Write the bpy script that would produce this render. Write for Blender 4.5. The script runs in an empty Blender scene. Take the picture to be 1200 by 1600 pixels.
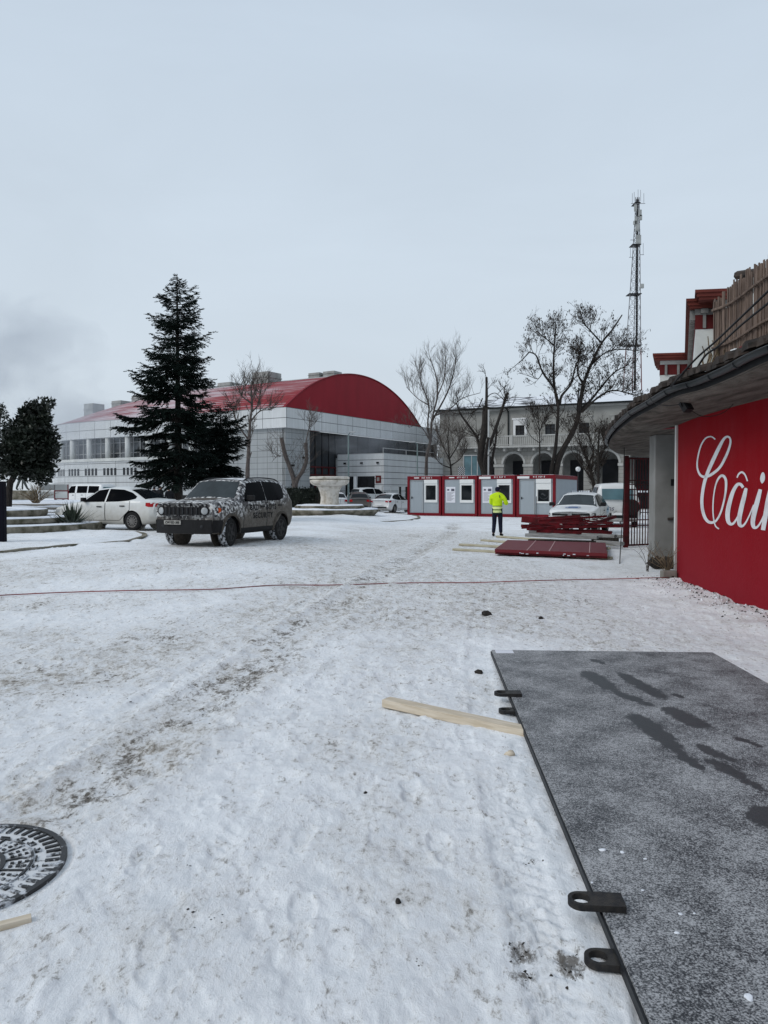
import bpy, bmesh, math, random
import numpy as np
from mathutils import Vector, Matrix, Quaternion

random.seed(7)
SC = bpy.context.scene
COL = SC.collection
PI = math.pi
F, CX, CY, HY, CH = 1180.0, 600.0, 800.0, 768.0, 1.6
TH = math.atan((CY - HY) / F)

# ---------------------------------------------------------------- camera
cam = bpy.data.cameras.new('camera')
cam_o = bpy.data.objects.new('camera', cam)
COL.objects.link(cam_o)
cam.sensor_fit = 'VERTICAL'
cam.sensor_height = 36.0
cam.lens = 36.0 * F / 1600.0
cam.clip_start = 0.05
cam.clip_end = 9000
cam_o.location = (0, 0, CH)
cam_o.rotation_euler = (PI / 2 - TH, 0, 0)
SC.camera = cam_o


def ray(px, py):
    a, b = (px - CX) / F, (CY - py) / F
    y = math.cos(TH) + b * math.sin(TH)
    z = -math.sin(TH) + b * math.cos(TH)
    return a / y, z / y


def at(px, py, Y):
    a, b = ray(px, py)
    return Vector((a * Y, Y, CH + b * Y))


def gnd(px, py, z=0.0):
    a, b = ray(px, py)
    Y = (z - CH) / b
    return Vector((a * Y, Y, z))


def sst(a, b, x):
    t = np.clip((x - a) / (b - a), 0, 1)
    return t * t * (3 - 2 * t)


def gz(x, y):
    """height of the snowy yard: it rises gently towards the cars on the left"""
    return float(0.25 * sst(7, 17, y) * (1 - sst(-3.5, 1.0, x)))


# ---------------------------------------------------------------- objects
def link(o, parent=None):
    COL.objects.link(o)
    if parent is not None:
        o.parent = parent
    return o


def tag(o, label=None, cat=None, group=None, kind=None):
    if label:
        o['label'] = label
    if cat:
        o['category'] = cat
    if group:
        o['group'] = group
    if kind:
        o['kind'] = kind
    return o


def thing(name, label, cat, loc=(0, 0, 0), rz=0.0, group=None):
    o = bpy.data.objects.new(name, None)
    o.empty_display_size = 0.2
    link(o)
    o.location = loc
    o.rotation_euler = (0, 0, rz)
    return tag(o, label, cat, group)


def kids(o):
    return [c for c in bpy.data.objects if c.parent == o]


def copy_tree(o, parent=None):
    c = o.copy()
    COL.objects.link(c)
    c.parent = parent
    for k in list(o.children):
        copy_tree(k, c)
    return c


class MB:
    def __init__(self):
        self.v, self.f, self.m, self.cur, self.s = [], [], [], 0, []
        self.smooth = False

    def add(self, vs, fs):
        n = len(self.v)
        self.v += [tuple(p) for p in vs]
        for q in fs:
            self.f.append([i + n for i in q])
            self.m.append(self.cur)
            self.s.append(self.smooth)

    def box(self, lo, hi, M=None):
        x0, y0, z0 = lo
        x1, y1, z1 = hi
        vs = [Vector(p) for p in ((x0, y0, z0), (x1, y0, z0), (x1, y1, z0), (x0, y1, z0), (x0, y0, z1), (x1, y0, z1), (x1, y1, z1), (x0, y1, z1))]
        if M is not None:
            vs = [M @ p for p in vs]
        self.add(vs, [(0, 3, 2, 1), (4, 5, 6, 7), (0, 1, 5, 4), (1, 2, 6, 5), (2, 3, 7, 6), (3, 0, 4, 7)])

    def cbox(self, c, s, M=None):
        self.box([c[i] - s[i] / 2 for i in range(3)], [c[i] + s[i] / 2 for i in range(3)], M)

    def bar(self, a, b, w, h=None, up=(0, 0, 1)):
        """rectangular bar from a to b"""
        a, b = Vector(a), Vector(b)
        h = w if h is None else h
        d = (b - a)
        L = d.length
        d.normalize()
        u = Vector(up)
        if abs(d.dot(u)) > 0.98:
            u = Vector((0, 1, 0))
        r = d.cross(u).normalized()
        u = r.cross(d)
        vs = []
        for p in (a, b):
            for sx, sz in ((-1, -1), (1, -1), (1, 1), (-1, 1)):
                vs.append(p + r * sx * w / 2 + u * sz * h / 2)
        self.add(vs, [(0, 1, 2, 3), (7, 6, 5, 4), (0, 4, 5, 1), (1, 5, 6, 2), (2, 6, 7, 3), (3, 7, 4, 0)])

    def tube(self, pts, rad, n=6, cap=True):
        pts = [Vector(p) for p in pts]
        if not hasattr(rad, '__len__'):
            rad = [rad] * len(pts)
        vs, fs = [], []
        prev = None
        for i, p in enumerate(pts):
            t = (pts[min(i + 1, len(pts) - 1)] - pts[max(i - 1, 0)])
            if t.length < 1e-9:
                t = Vector((0, 0, 1))
            t.normalize()
            if prev is None:
                r = t.orthogonal().normalized()
            else:
                r = prev - t * prev.dot(t)
                if r.length < 1e-6:
                    r = t.orthogonal()
                r.normalize()
            prev = r
            u = t.cross(r)
            for k in range(n):
                a = 2 * PI * k / n
                vs.append(p + (r * math.cos(a) + u * math.sin(a)) * rad[i])
        for i in range(len(pts) - 1):
            for k in range(n):
                k2 = (k + 1) % n
                fs.append((i * n + k, i * n + k2, (i + 1) * n + k2, (i + 1) * n + k))
        if cap:
            fs.append(tuple(range(n - 1, -1, -1)))
            fs.append(tuple((len(pts) - 1) * n + k for k in range(n)))
        self.add(vs, fs)

    def lathe(self, prof, n=32, M=None, flute=None):
        """prof: list of (r, z) from bottom to top; axis z"""
        vs, fs = [], []
        for (r, z) in prof:
            for k in range(n):
                a = 2 * PI * k / n
                rr = r * (flute(a, z) if flute else 1)
                p = Vector((rr * math.cos(a), rr * math.sin(a), z))
                vs.append(M @ p if M is not None else p)
        for i in range(len(prof) - 1):
            for k in range(n):
                k2 = (k + 1) % n
                fs.append((i * n + k, i * n + k2, (i + 1) * n + k2, (i + 1) * n + k))
        if prof[0][0] > 1e-6:
            fs.append(tuple(range(n - 1, -1, -1)))
        if prof[-1][0] > 1e-6:
            fs.append(tuple((len(prof) - 1) * n + k for k in range(n)))
        self.add(vs, fs)

    def prism(self, poly, h0, h1, M=None):
        """poly in xy extruded z h0..h1"""
        n = len(poly)
        vs = [Vector((p[0], p[1], h0)) for p in poly] + [Vector((p[0], p[1], h1)) for p in poly]
        if M is not None:
            vs = [M @ p for p in vs]
        fs = [tuple(range(n - 1, -1, -1)), tuple(range(n, 2 * n))]
        for k in range(n):
            k2 = (k + 1) % n
            fs.append((k, k2, n + k2, n + k))
        self.add(vs, fs)

    def grid(self, rows):
        """rows: list of equal-length point lists"""
        n = len(rows[0])
        vs = [p for r in rows for p in r]
        fs = []
        for i in range(len(rows) - 1):
            for k in range(n - 1):
                fs.append((i * n + k, i * n + k + 1, (i + 1) * n + k + 1, (i + 1) * n + k))
        self.add(vs, fs)

    def mesh(self, name, mats):
        me = bpy.data.meshes.new(name)
        me.from_pydata(self.v, [], self.f)
        if not isinstance(mats, (list, tuple)):
            mats = [mats]
        for m in mats:
            me.materials.append(m)
        me.polygons.foreach_set('material_index', self.m)
        me.polygons.foreach_set('use_smooth', self.s)
        me.update()
        return me

    def build(self, name, mats, parent=None):
        return link(bpy.data.objects.new(name, self.mesh(name, mats)), parent)


def bevel(o, w=0.01, seg=2, angle=35):
    m = o.modifiers.new('bevel', 'BEVEL')
    m.width = w
    m.segments = seg
    m.limit_method = 'ANGLE'
    m.angle_limit = math.radians(angle)
    return o


def smooth_by_angle(me, ang=40):
    bm = bmesh.new()
    bm.from_mesh(me)
    bmesh.ops.recalc_face_normals(bm, faces=bm.faces)
    for f in bm.faces:
        f.smooth = True
    lim = math.radians(ang)
    for e in bm.edges:
        if len(e.link_faces) == 2 and e.calc_face_angle(0) > lim:
            e.smooth = False
    bm.to_mesh(me)
    bm.free()
    me.update()


def fix_normals(o):
    bm = bmesh.new()
    bm.from_mesh(o.data)
    bmesh.ops.recalc_face_normals(bm, faces=bm.faces)
    bm.to_mesh(o.data)
    bm.free()
    return o


def evaluated_mesh(o):
    dg = bpy.context.evaluated_depsgraph_get()
    dg.update()
    return bpy.data.meshes.new_from_object(o.evaluated_get(dg))


def plate_with_holes(outer, holes, thick, name='plate'):
    """flat plate in local xy with holes, thickness along z centred; returns mesh"""
    cu = bpy.data.curves.new(name, 'CURVE')
    cu.dimensions = '2D'
    cu.fill_mode = 'BOTH'
    cu.extrude = thick / 2
    for loop in [outer] + holes:
        sp = cu.splines.new('POLY')
        sp.points.add(len(loop) - 1)
        for i, p in enumerate(loop):
            sp.points[i].co = (p[0], p[1], 0, 1)
        sp.use_cyclic_u = True
    o = bpy.data.objects.new(name, cu)
    COL.objects.link(o)
    me = evaluated_mesh(o)
    bpy.data.objects.remove(o)
    bpy.data.curves.remove(cu)
    return me


def text_mesh(body, size=1.0, bold=0.0, extrude=0.0, shear=0.0, spacing=1.0):
    cu = bpy.data.curves.new('text', 'FONT')
    cu.body = body
    cu.size = size
    cu.extrude = extrude
    cu.offset = bold
    cu.shear = shear
    cu.space_character = spacing
    cu.align_x = 'CENTER'
    cu.align_y = 'CENTER'
    cu.resolution_u = 3
    o = bpy.data.objects.new('text', cu)
    COL.objects.link(o)
    me = evaluated_mesh(o)
    bpy.data.objects.remove(o)
    bpy.data.curves.remove(cu)
    return me


# ---------------------------------------------------------------- noise
def vnoise(x, y, seed=0):
    xi, yi = np.floor(x).astype(np.int64), np.floor(y).astype(np.int64)
    fx, fy = x - xi, y - yi
    fx, fy = fx * fx * (3 - 2 * fx), fy * fy * (3 - 2 * fy)

    def h(a, b):
        n = (a * 374761393 + b * 668265263 + seed * 1274126177) & 0x7fffffff
        n = ((n ^ (n >> 13)) * 1274126177) & 0x7fffffff
        n = n ^ (n >> 16)
        return (n & 0xffff) / 65535.0
    a, b, c, d = h(xi, yi), h(xi + 1, yi), h(xi, yi + 1), h(xi + 1, yi + 1)
    return (a * (1 - fx) + b * fx) * (1 - fy) + (c * (1 - fx) + d * fx) * fy


def fbm(x, y, octv=4, seed=0):
    s, a, t = 0, 1.0, 0
    for i in range(octv):
        s = s + a * vnoise(x * 2 ** i + 17.3 * i, y * 2 ** i - 9.1 * i, seed + i)
        t += a
        a *= 0.5
    return s / t


# ---------------------------------------------------------------- materials
class NT:
    """small helper round a material's node tree"""
    def __init__(self, name):
        self.mat = bpy.data.materials.new(name)
        self.mat.use_nodes = True
        self.t = self.mat.node_tree
        self.b = self.t.nodes['Principled BSDF']
        self.out = self.t.nodes['Material Output']

    def n(self, typ, **kw):
        nd = self.t.nodes.new(typ)
        for k, v in kw.items():
            if k.startswith('i_'):
                nd.inputs[k[2:].replace('_', ' ')].default_value = v
            else:
                setattr(nd, k, v)
        return nd

    def l(self, a, b):
        self.t.links.new(a, b)

    def co(self, kind='Object'):
        return self.n('ShaderNodeTexCoord').outputs[kind]

    def noise(self, vec, scale=5, detail=4, rough=0.55, dist=0.0):
        nd = self.n('ShaderNodeTexNoise')
        nd.inputs['Scale'].default_value = scale
        nd.inputs['Detail'].default_value = detail
        nd.inputs['Roughness'].default_value = rough
        nd.inputs['Distortion'].default_value = dist
        if vec is not None:
            self.l(vec, nd.inputs['Vector'])
        return nd.outputs['Fac']

    def mapping(self, vec, scale=(1, 1, 1), rot=(0, 0, 0), loc=(0, 0, 0)):
        nd = self.n('ShaderNodeMapping')
        nd.inputs['Scale'].default_value = scale
        nd.inputs['Rotation'].default_value = rot
        nd.inputs['Location'].default_value = loc
        self.l(vec, nd.inputs['Vector'])
        return nd.outputs['Vector']

    def ramp(self, fac, *stops):
        nd = self.n('ShaderNodeValToRGB')
        e = nd.color_ramp.elements
        while len(e) < len(stops):
            e.new(0.5)
        for i, (p, c) in enumerate(stops):
            e[i].position = p
            if not hasattr(c, '__len__'):
                c = (c, c, c)
            e[i].color = (*c[:3], 1)
        self.l(fac, nd.inputs['Fac'])
        return nd.outputs['Color']

    def math(self, op, a, b=None, clamp=False):
        nd = self.n('ShaderNodeMath', operation=op)
        nd.use_clamp = clamp
        for i, x in enumerate((a, b)):
            if x is None:
                continue
            if isinstance(x, (int, float)):
                nd.inputs[i].default_value = x
            else:
                self.l(x, nd.inputs[i])
        return nd.outputs[0]

    def mix(self, fac, a, b, blend='MIX'):
        nd = self.n('ShaderNodeMix', data_type='RGBA', blend_type=blend)
        for i, x in ((0, fac), (6, a), (7, b)):
            if isinstance(x, (int, float)):
                nd.inputs[i].default_value = x
            elif hasattr(x, '__len__'):
                nd.inputs[i].default_value = (*x[:3], 1)
            else:
                self.l(x, nd.inputs[i])
        return nd.outputs[2]

    def base(self, c):
        if hasattr(c, '__len__'):
            self.b.inputs['Base Color'].default_value = (*c[:3], 1)
        else:
            self.l(c, self.b.inputs['Base Color'])

    def rough(self, r):
        if isinstance(r, (int, float)):
            self.b.inputs['Roughness'].default_value = r
        else:
            self.l(r, self.b.inputs['Roughness'])

    def bump(self, h, strength=0.3, dist=0.02):
        nd = self.n('ShaderNodeBump')
        nd.inputs['Strength'].default_value = strength
        nd.inputs['Distance'].default_value = dist
        self.l(h, nd.inputs['Height'])
        self.l(nd.outputs['Normal'], self.b.inputs['Normal'])


def mul(c, k):
    return tuple(x * k for x in c)


def MAT(name, col, rough=0.6, var=0.2, scale=4.0, bump=0.0, metal=0.0, col2=None, lo=0.35, hi=0.65, detail=5, bdist=0.01, stretch=(1, 1, 1), spec=0.22):
    t = NT(name)
    v = t.mapping(t.co(), stretch)
    f = t.noise(v, scale, detail)
    c2 = col2 if col2 is not None else mul(col, 1 - var)
    t.base(t.ramp(f, (lo, c2), (hi, col)))
    t.rough(rough)
    t.b.inputs['Metallic'].default_value = metal
    t.b.inputs['Specular IOR Level'].default_value = spec
    if bump:
        t.bump(t.noise(v, scale * 6, 4), bump, bdist)
    return t.mat


m = {}
m['concrete'] = MAT('concrete', (.24, .225, .20), .9, scale=2.5, bump=.4, col2=(.12, .115, .10))
m['mossy_concrete'] = MAT('mossy_concrete', (.27, .245, .20), .95, scale=3, bump=.5, col2=(.075, .07, .045))
m['stone'] = MAT('pale_stone', (.62, .58, .52), .85, scale=3.2, bump=.35, col2=(.33, .29, .23), lo=.3, hi=.55)
m['snow'] = MAT('settled_snow', (.80, .82, .86), .8, scale=5, bump=.5, col2=(.68, .71, .76), bdist=.02)
m['bark'] = MAT('dark_bark', (.040, .034, .030), .95, scale=8, bump=.6, col2=(.015, .013, .012), stretch=(3, 3, .6))
m['bark_grey'] = MAT('grey_bark', (.13, .11, .10), .95, scale=8, bump=.5, col2=(.05, .042, .04), stretch=(3, 3, .6))
m['twig'] = MAT('twig', (.11, .095, .085), .95, scale=3, col2=(.05, .042, .036))
m['twig_dark'] = MAT('dark_twig', (.035, .028, .024), .95, scale=3, col2=(.018, .014, .012))
m['needle'] = MAT('fir_needles', (.013, .022, .017), .8, scale=1.3, col2=(.005, .009, .008), spec=.1)
m['needle_dark'] = MAT('dark_needles', (.010, .017, .014), .8, scale=1.3, col2=(.004, .007, .006), spec=.1)
m['leaf'] = MAT('evergreen_leaf', (.022, .030, .020), .45, scale=1.6, col2=(.007, .010, .007), spec=.3)
m['yucca'] = MAT('yucca_leaf', (.06, .075, .05), .5, scale=6, col2=(.025, .034, .024))
m['dry'] = MAT('dry_grass', (.22, .17, .11), .9, scale=6, col2=(.10, .075, .05))
m['seed'] = MAT('dry_seed_cluster', (.045, .034, .026), .9, scale=3, col2=(.02, .016, .013))
m['black'] = MAT('black_trim', (.010, .010, .011), .6, scale=8, var=.3)
m['blackbox'] = MAT('black_steel', (.004, .004, .009), .7, scale=2, var=.3, spec=.1)
m['steel'] = MAT('galvanised_steel', (.30, .31, .32), .45, metal=.6, scale=6, var=.25)
m['lugsteel'] = MAT('rust_tinted_steel', (.040, .036, .032), .6, scale=30, col2=(.016, .016, .018), bump=.3, spec=.2)
m['darksteel'] = MAT('dark_steel', (.032, .034, .037), .55, metal=.3, scale=14, col2=(.016, .017, .02), bump=.15)
m['redframe'] = MAT('red_enamel', (.175, .003, .011), .5, scale=2, col2=(.13, .002, .008))
m['redbar'] = MAT('red_painted_steel', (.13, .005, .010), .6, scale=5, col2=(.045, .004, .006), spec=.2)
m['redsheet'] = MAT('red_painted_sheet', (.125, .006, .012), .6, scale=1.4, col2=(.12, .007, .012), spec=.3, bump=.08)
m['gate_red'] = MAT('gate_red_paint', (.085, .007, .010), .6, scale=5, col2=(.035, .008, .009), spec=.15)
m['cabin'] = MAT('grey_sandwich_panel', (.33, .37, .40), .45, scale=.8, var=.08, stretch=(6, 6, .3))
m['pvc'] = MAT('white_window_frame', (.74, .75, .74), .4, scale=2, var=.06)
m['paper'] = MAT('white_notice_paper', (.70, .71, .76), .7, scale=3, var=.05)
m['ink'] = MAT('printed_ink', (.10, .10, .13), .8, scale=3, var=.1)
m['white'] = MAT('white_paint', (.76, .77, .77), .5, scale=2, var=.08)
m['white_dirty'] = MAT('weathered_white_plaster', (.62, .63, .61), .85, scale=1.4, col2=(.50, .51, .49), bump=.15)
m['wood'] = MAT('fresh_pine', (.64, .56, .45), .8, scale=5, col2=(.50, .42, .31), stretch=(1, 10, 10), bump=.2)
m['plank'] = MAT('snowy_plank', (.50, .47, .36), .85, scale=3, col2=(.30, .26, .18), stretch=(.6, 6, 6), bump=.2)
m['greywood'] = MAT('grey_timber', (.34, .34, .33), .85, scale=4, col2=(.16, .16, .16), stretch=(.6, 6, 6), bump=.2)
m['soil'] = MAT('dark_rubble', (.045, .038, .032), .95, scale=20, col2=(.015, .013, .012), bump=.6)
m['tyre'] = MAT('tyre_rubber', (.018, .018, .018), .85, scale=18, var=.4, bump=.2)
m['rim_dark'] = MAT('dark_alloy', (.035, .035, .036), .5, metal=.4, scale=6, var=.3)
m['rim_silver'] = MAT('silver_wheel_cover', (.25, .24, .23), .45, metal=.5, scale=6, var=.35)
m['orange'] = MAT('orange_lens', (.60, .10, .02), .25, scale=6, var=.2)
m['redlens'] = MAT('red_lens', (.42, .01, .015), .2, scale=6, var=.3)
m['lens'] = MAT('clear_lamp', (.42, .44, .45), .15, scale=9, var=.3)
m['skin'] = MAT('skin', (.52, .32, .24), .6, scale=6, var=.12)
m['navy'] = MAT('navy_cloth', (.010, .012, .028), .9, scale=9, var=.35, bump=.2)
m['darkcloth'] = MAT('dark_cloth', (.016, .016, .019), .9, scale=9, var=.35, bump=.2)
m['hivis'] = MAT('hi_vis_yellow', (.62, .86, .015), .7, scale=7, col2=(.50, .72, .01), bump=.25)
m['reflect'] = MAT('reflective_tape', (.74, .84, .36), .4, scale=7, var=.1)
m['tapeedge'] = MAT('dark_tape_edge', (.10, .17, .03), .8, scale=7, var=.2)
m['bronze'] = MAT('weathered_bronze', (.11, .125, .12), .7, metal=.2, scale=4, col2=(.05, .06, .06))
m['cable_red'] = MAT('red_cable', (.30, .06, .06), .6, scale=2, col2=(.16, .04, .04))
m['cable_black'] = MAT('black_cable', (.012, .012, .013), .5, scale=3, var=.3)
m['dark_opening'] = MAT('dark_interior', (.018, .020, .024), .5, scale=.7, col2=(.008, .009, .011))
m['ac'] = MAT('hvac_casing', (.36, .37, .36), .6, scale=1.2, col2=(.24, .25, .24))
m['rail'] = MAT('grey_railing', (.42, .43, .43), .6, scale=3, var=.15)


def glass_mat(name, col=(.012, .015, .018), rough=.06, var=.4, scale=.8, spec=.3):
    t = NT(name)
    f = t.noise(t.co(), scale, 3)
    t.base(t.ramp(f, (.35, mul(col, 1 - var)), (.65, col)))
    t.rough(rough)
    t.b.inputs['Specular IOR Level'].default_value = spec
    return t.mat


m['glass'] = glass_mat('dark_glass')
m['tint'] = glass_mat('tinted_window', (.004, .0045, .006), .1, spec=.12)
m['windscreen'] = glass_mat('windscreen', (.036, .046, .049), .12, var=.5, scale=1.6, spec=.25)
m['window'] = glass_mat('building_window', (.030, .034, .040), .12, scale=.35)
m['tint'].node_tree.nodes['Principled BSDF'].inputs['IOR'].default_value = 1.16
m['curtain'] = glass_mat('curtained_glazing', (.11, .12, .13), .25, var=.75, scale=1.1)
m['blueglass'] = glass_mat('blue_green_glass', (.11, .20, .23), .15)


def car_paint(name, col, dirt=(.26, .23, .19), z0=.35, z1=.85, amount=.75, metal=0.0, rough=.3):
    """paint with dried road dirt thrown up over the lower panels"""
    t = NT(name)
    co = t.co()
    sx = t.n('ShaderNodeSeparateXYZ')
    t.l(co, sx.inputs[0])
    n1 = t.noise(co, 7, 5)
    z = t.math('ADD', sx.outputs[2], t.math('MULTIPLY', t.math('SUBTRACT', n1, .5), .7))
    mr = t.n('ShaderNodeMapRange')
    mr.inputs['From Min'].default_value = z0
    mr.inputs['From Max'].default_value = z1
    mr.inputs['To Min'].default_value = amount
    mr.inputs['To Max'].default_value = 0.06
    t.l(z, mr.inputs['Value'])
    t.base(t.mix(mr.outputs[0], col, dirt))
    r = t.math('ADD', t.math('MULTIPLY', mr.outputs[0], .5), rough, clamp=True)
    t.rough(r)
    t.b.inputs['Metallic'].default_value = metal
    t.b.inputs['Coat Weight'].default_value = .25
    return t.mat


m['car_white'] = car_paint('white_car_paint', (.66, .67, .66), dirt=(.40, .37, .31), z1=.95, amount=.7)
m['car_white_clean'] = car_paint('clean_white_car_paint', (.74, .75, .75), dirt=(.50, .49, .46), z0=.2, z1=.5, amount=.5)
m['car_silver'] = car_paint('silver_car_paint', (.45, .46, .47), metal=.3)
m['car_brown'] = car_paint('brown_car_paint', (.085, .075, .07), metal=.3, amount=.5)
m['car_pale'] = car_paint('pale_silver_paint', (.58, .60, .60), amount=.4)
m['van_white'] = car_paint('van_white_paint', (.68, .69, .69), dirt=(.30, .28, .25), z0=.3, z1=1.0, amount=.55)


def camo():
    t = NT('snow_camouflage_wrap')
    co = t.co()
    sx = t.n('ShaderNodeSeparateXYZ')
    t.l(co, sx.inputs[0])
    dn = t.n('ShaderNodeTexNoise')
    dn.inputs['Scale'].default_value = 9
    t.l(co, dn.inputs['Vector'])
    mx = t.n('ShaderNodeMix', data_type='VECTOR')
    mx.inputs[0].default_value = .07
    t.l(co, mx.inputs[4])
    t.l(dn.outputs['Color'], mx.inputs[5])
    vo = t.n('ShaderNodeTexVoronoi', feature='F1', distance='CHEBYCHEV')
    vo.inputs['Scale'].default_value = 17
    t.l(mx.outputs[1], vo.inputs['Vector'])
    sp = t.n('ShaderNodeSeparateColor')
    t.l(vo.outputs['Color'], sp.inputs[0])
    rp = t.n('ShaderNodeValToRGB')
    rp.color_ramp.interpolation = 'CONSTANT'
    e = rp.color_ramp.elements
    cols = [(0, (.022, .021, .024)), (.28, (.10, .097, .10)), (.50, (.23, .225, .22)), (.70, (.58, .58, .57))]
    while len(e) < 4:
        e.new(.5)
    for i, (p, c) in enumerate(cols):
        e[i].position = p
        e[i].color = (*c, 1)
    t.l(sp.outputs[0], rp.inputs['Fac'])
    n1 = t.noise(co, 4, 6)
    n2 = t.noise(co, 22, 4)
    # mud splashed up from the wheels: below the shoulder line and stronger at the rear
    z = t.math('ADD', sx.outputs[2], t.math('MULTIPLY', t.math('SUBTRACT', n1, .5), .55))
    z = t.math('ADD', z, t.math('MULTIPLY', t.math('SUBTRACT', n2, .5), .25))
    z = t.math('ADD', z, t.math('MULTIPLY', sx.outputs[1], .13))
    mr = t.n('ShaderNodeMapRange')
    mr.inputs['From Min'].default_value = .80
    mr.inputs['From Max'].default_value = 1.06
    mr.inputs['To Min'].default_value = .95
    mr.inputs['To Max'].default_value = 0.0
    t.l(z, mr.inputs['Value'])
    mud = t.ramp(n2, (.35, (.075, .064, .052)), (.65, (.12, .105, .086)))
    t.base(t.mix(mr.outputs[0], rp.outputs['Color'], mud))
    t.rough(.65)
    return t.mat


m['camo'] = camo()
m['mud'] = MAT('dried_mud', (.095, .082, .068), .9, scale=9, col2=(.055, .048, .04), bump=.2)
m['snowtyre'] = MAT('snow_caked_tyre', (.55, .57, .6), .9, scale=16, col2=(.018, .018, .018), lo=.46, hi=.58, bump=.3)


def panel_mat(name, col, bw, bh, line=(.12, .125, .13), mort=.012, var=.06, axes='xz', offset=0.0, rough=.45):
    """cladding of rectangular panels with thin dark joints"""
    t = NT(name)
    co = t.co()
    sx = t.n('ShaderNodeSeparateXYZ')
    t.l(co, sx.inputs[0])
    cb = t.n('ShaderNodeCombineXYZ')
    t.l(sx.outputs['xyz'.index(axes[0])], cb.inputs[0])
    t.l(sx.outputs['xyz'.index(axes[1])], cb.inputs[1])
    br = t.n('ShaderNodeTexBrick')
    br.offset = offset
    br.inputs['Color1'].default_value = (*col, 1)
    br.inputs['Color2'].default_value = (*mul(col, 1 - var), 1)
    br.inputs['Mortar'].default_value = (*line, 1)
    br.inputs['Scale'].default_value = 1
    br.inputs['Mortar Size'].default_value = mort
    br.inputs['Mortar Smooth'].default_value = .1
    br.inputs['Brick Width'].default_value = bw
    br.inputs['Row Height'].default_value = bh
    t.l(cb.outputs[0], br.inputs['Vector'])
    n1 = t.noise(co, .5, 6)
    st = t.noise(t.mapping(co, (2.2, 2.2, .12)), 1.6, 4)
    grime = t.ramp(t.math('MULTIPLY', n1, st), (.15, (.84, .84, .83)), (.36, (1, 1, 1)))
    t.base(t.mix(1.0, br.outputs['Color'], grime, 'MULTIPLY'))
    t.rough(rough)
    return t.mat


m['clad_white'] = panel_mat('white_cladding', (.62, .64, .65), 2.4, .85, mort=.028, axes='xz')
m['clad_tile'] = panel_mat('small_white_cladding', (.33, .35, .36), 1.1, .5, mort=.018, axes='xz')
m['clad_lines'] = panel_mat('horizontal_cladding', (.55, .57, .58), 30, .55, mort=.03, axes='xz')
m['ashlar'] = panel_mat('coursed_stone', (.31, .305, .285), 1.3, .36, line=(.20, .195, .18), mort=.02, axes='xz', offset=.5, rough=.9)


def roof_red():
    t = NT('red_metal_roof')
    co = t.co()
    wv = t.n('ShaderNodeTexWave', wave_type='BANDS', bands_direction='X')
    wv.inputs['Scale'].default_value = .95
    wv.inputs['Distortion'].default_value = .25
    t.l(co, wv.inputs['Vector'])
    n1 = t.noise(t.mapping(co, (1.6, .16, 1)), 1.0, 6)
    big = t.noise(co, .09, 3)
    sxr = t.n('ShaderNodeSeparateXYZ')
    t.l(co, sxr.inputs[0])
    s = t.math('ADD', t.math('MULTIPLY', wv.outputs['Fac'], .20), t.math('MULTIPLY', n1, .9))
    s = t.math('ADD', s, t.math('MULTIPLY', t.math('SUBTRACT', big, .5), 1.0))
    s = t.math('ADD', s, t.math('MULTIPLY', t.math('SUBTRACT', sxr.outputs[1], 9.0), .008))
    mask = t.ramp(s, (.50, 0), (.82, .66))
    t.base(t.mix(mask, (.235, .030, .036), (.66, .66, .69)))
    t.rough(.75)
    t.b.inputs['Specular IOR Level'].default_value = .15
    return t.mat


m['roof_red'] = roof_red()
m['gable_red'] = MAT('red_gable_sheet', (.25, .014, .024), .6, scale=.5, col2=(.21, .012, .020), stretch=(1.5, 1.5, .4), spec=.15)


def red_wall():
    t = NT('red_painted_render')
    co = t.co()
    sx = t.n('ShaderNodeSeparateXYZ')
    t.l(co, sx.inputs[0])
    n1 = t.noise(co, 1.3, 6)
    n2 = t.noise(t.mapping(co, (3.5, 3.5, .5)), 1.7, 5)
    n3 = t.noise(co, 26, 4)
    # faded, scuffed paint low down where rain and salt splash
    low = t.n('ShaderNodeMapRange')
    low.inputs['From Min'].default_value = 1.5
    low.inputs['From Max'].default_value = .1
    t.l(t.math('ADD', sx.outputs[2], t.math('MULTIPLY', t.math('SUBTRACT', n2, .5), 1.6)), low.inputs['Value'])
    c = t.mix(low.outputs[0], (.225, .0015, .006), (.235, .011, .020))
    st = t.ramp(t.math('MULTIPLY', n1, n2), (.16, 0), (.42, .22))
    c = t.mix(st, c, (.24, .035, .045))
    sp = t.ramp(n3, (.60, 0), (.75, .3))
    c = t.mix(sp, c, (.16, .008, .012))
    t.base(c)
    t.rough(.75)
    t.b.inputs['Specular IOR Level'].default_value = .08
    t.bump(t.math('ADD', n3, t.math('MULTIPLY', n1, 2)), .35, .012)
    return t.mat


m['red_wall'] = red_wall()
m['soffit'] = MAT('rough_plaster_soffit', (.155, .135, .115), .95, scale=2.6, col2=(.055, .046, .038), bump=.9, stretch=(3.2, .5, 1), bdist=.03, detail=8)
m['pillar'] = MAT('grey_plaster', (.25, .25, .24), .9, scale=1.6, col2=(.18, .18, .17), bump=.25)
m['gutter'] = MAT('dark_gutter', (.014, .017, .018), .42, scale=3, col2=(.006, .008, .008), spec=.22)
m['tile'] = MAT('weathered_roof_tile', (.065, .05, .042), .9, scale=6, col2=(.025, .022, .02), bump=.4)
m['reed'] = MAT('weathered_slats', (.20, .145, .115), .9, scale=7, col2=(.095, .068, .055), stretch=(2, 2, .4), bump=.3)
m['cornice_red'] = MAT('brick_red_trim', (.15, .036, .026), .8, scale=1.2, col2=(.11, .025, .019))
m['cornice_deep'] = MAT('deep_red_frieze', (.11, .015, .015), .8, scale=1.2, col2=(.085, .011, .011))
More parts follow.
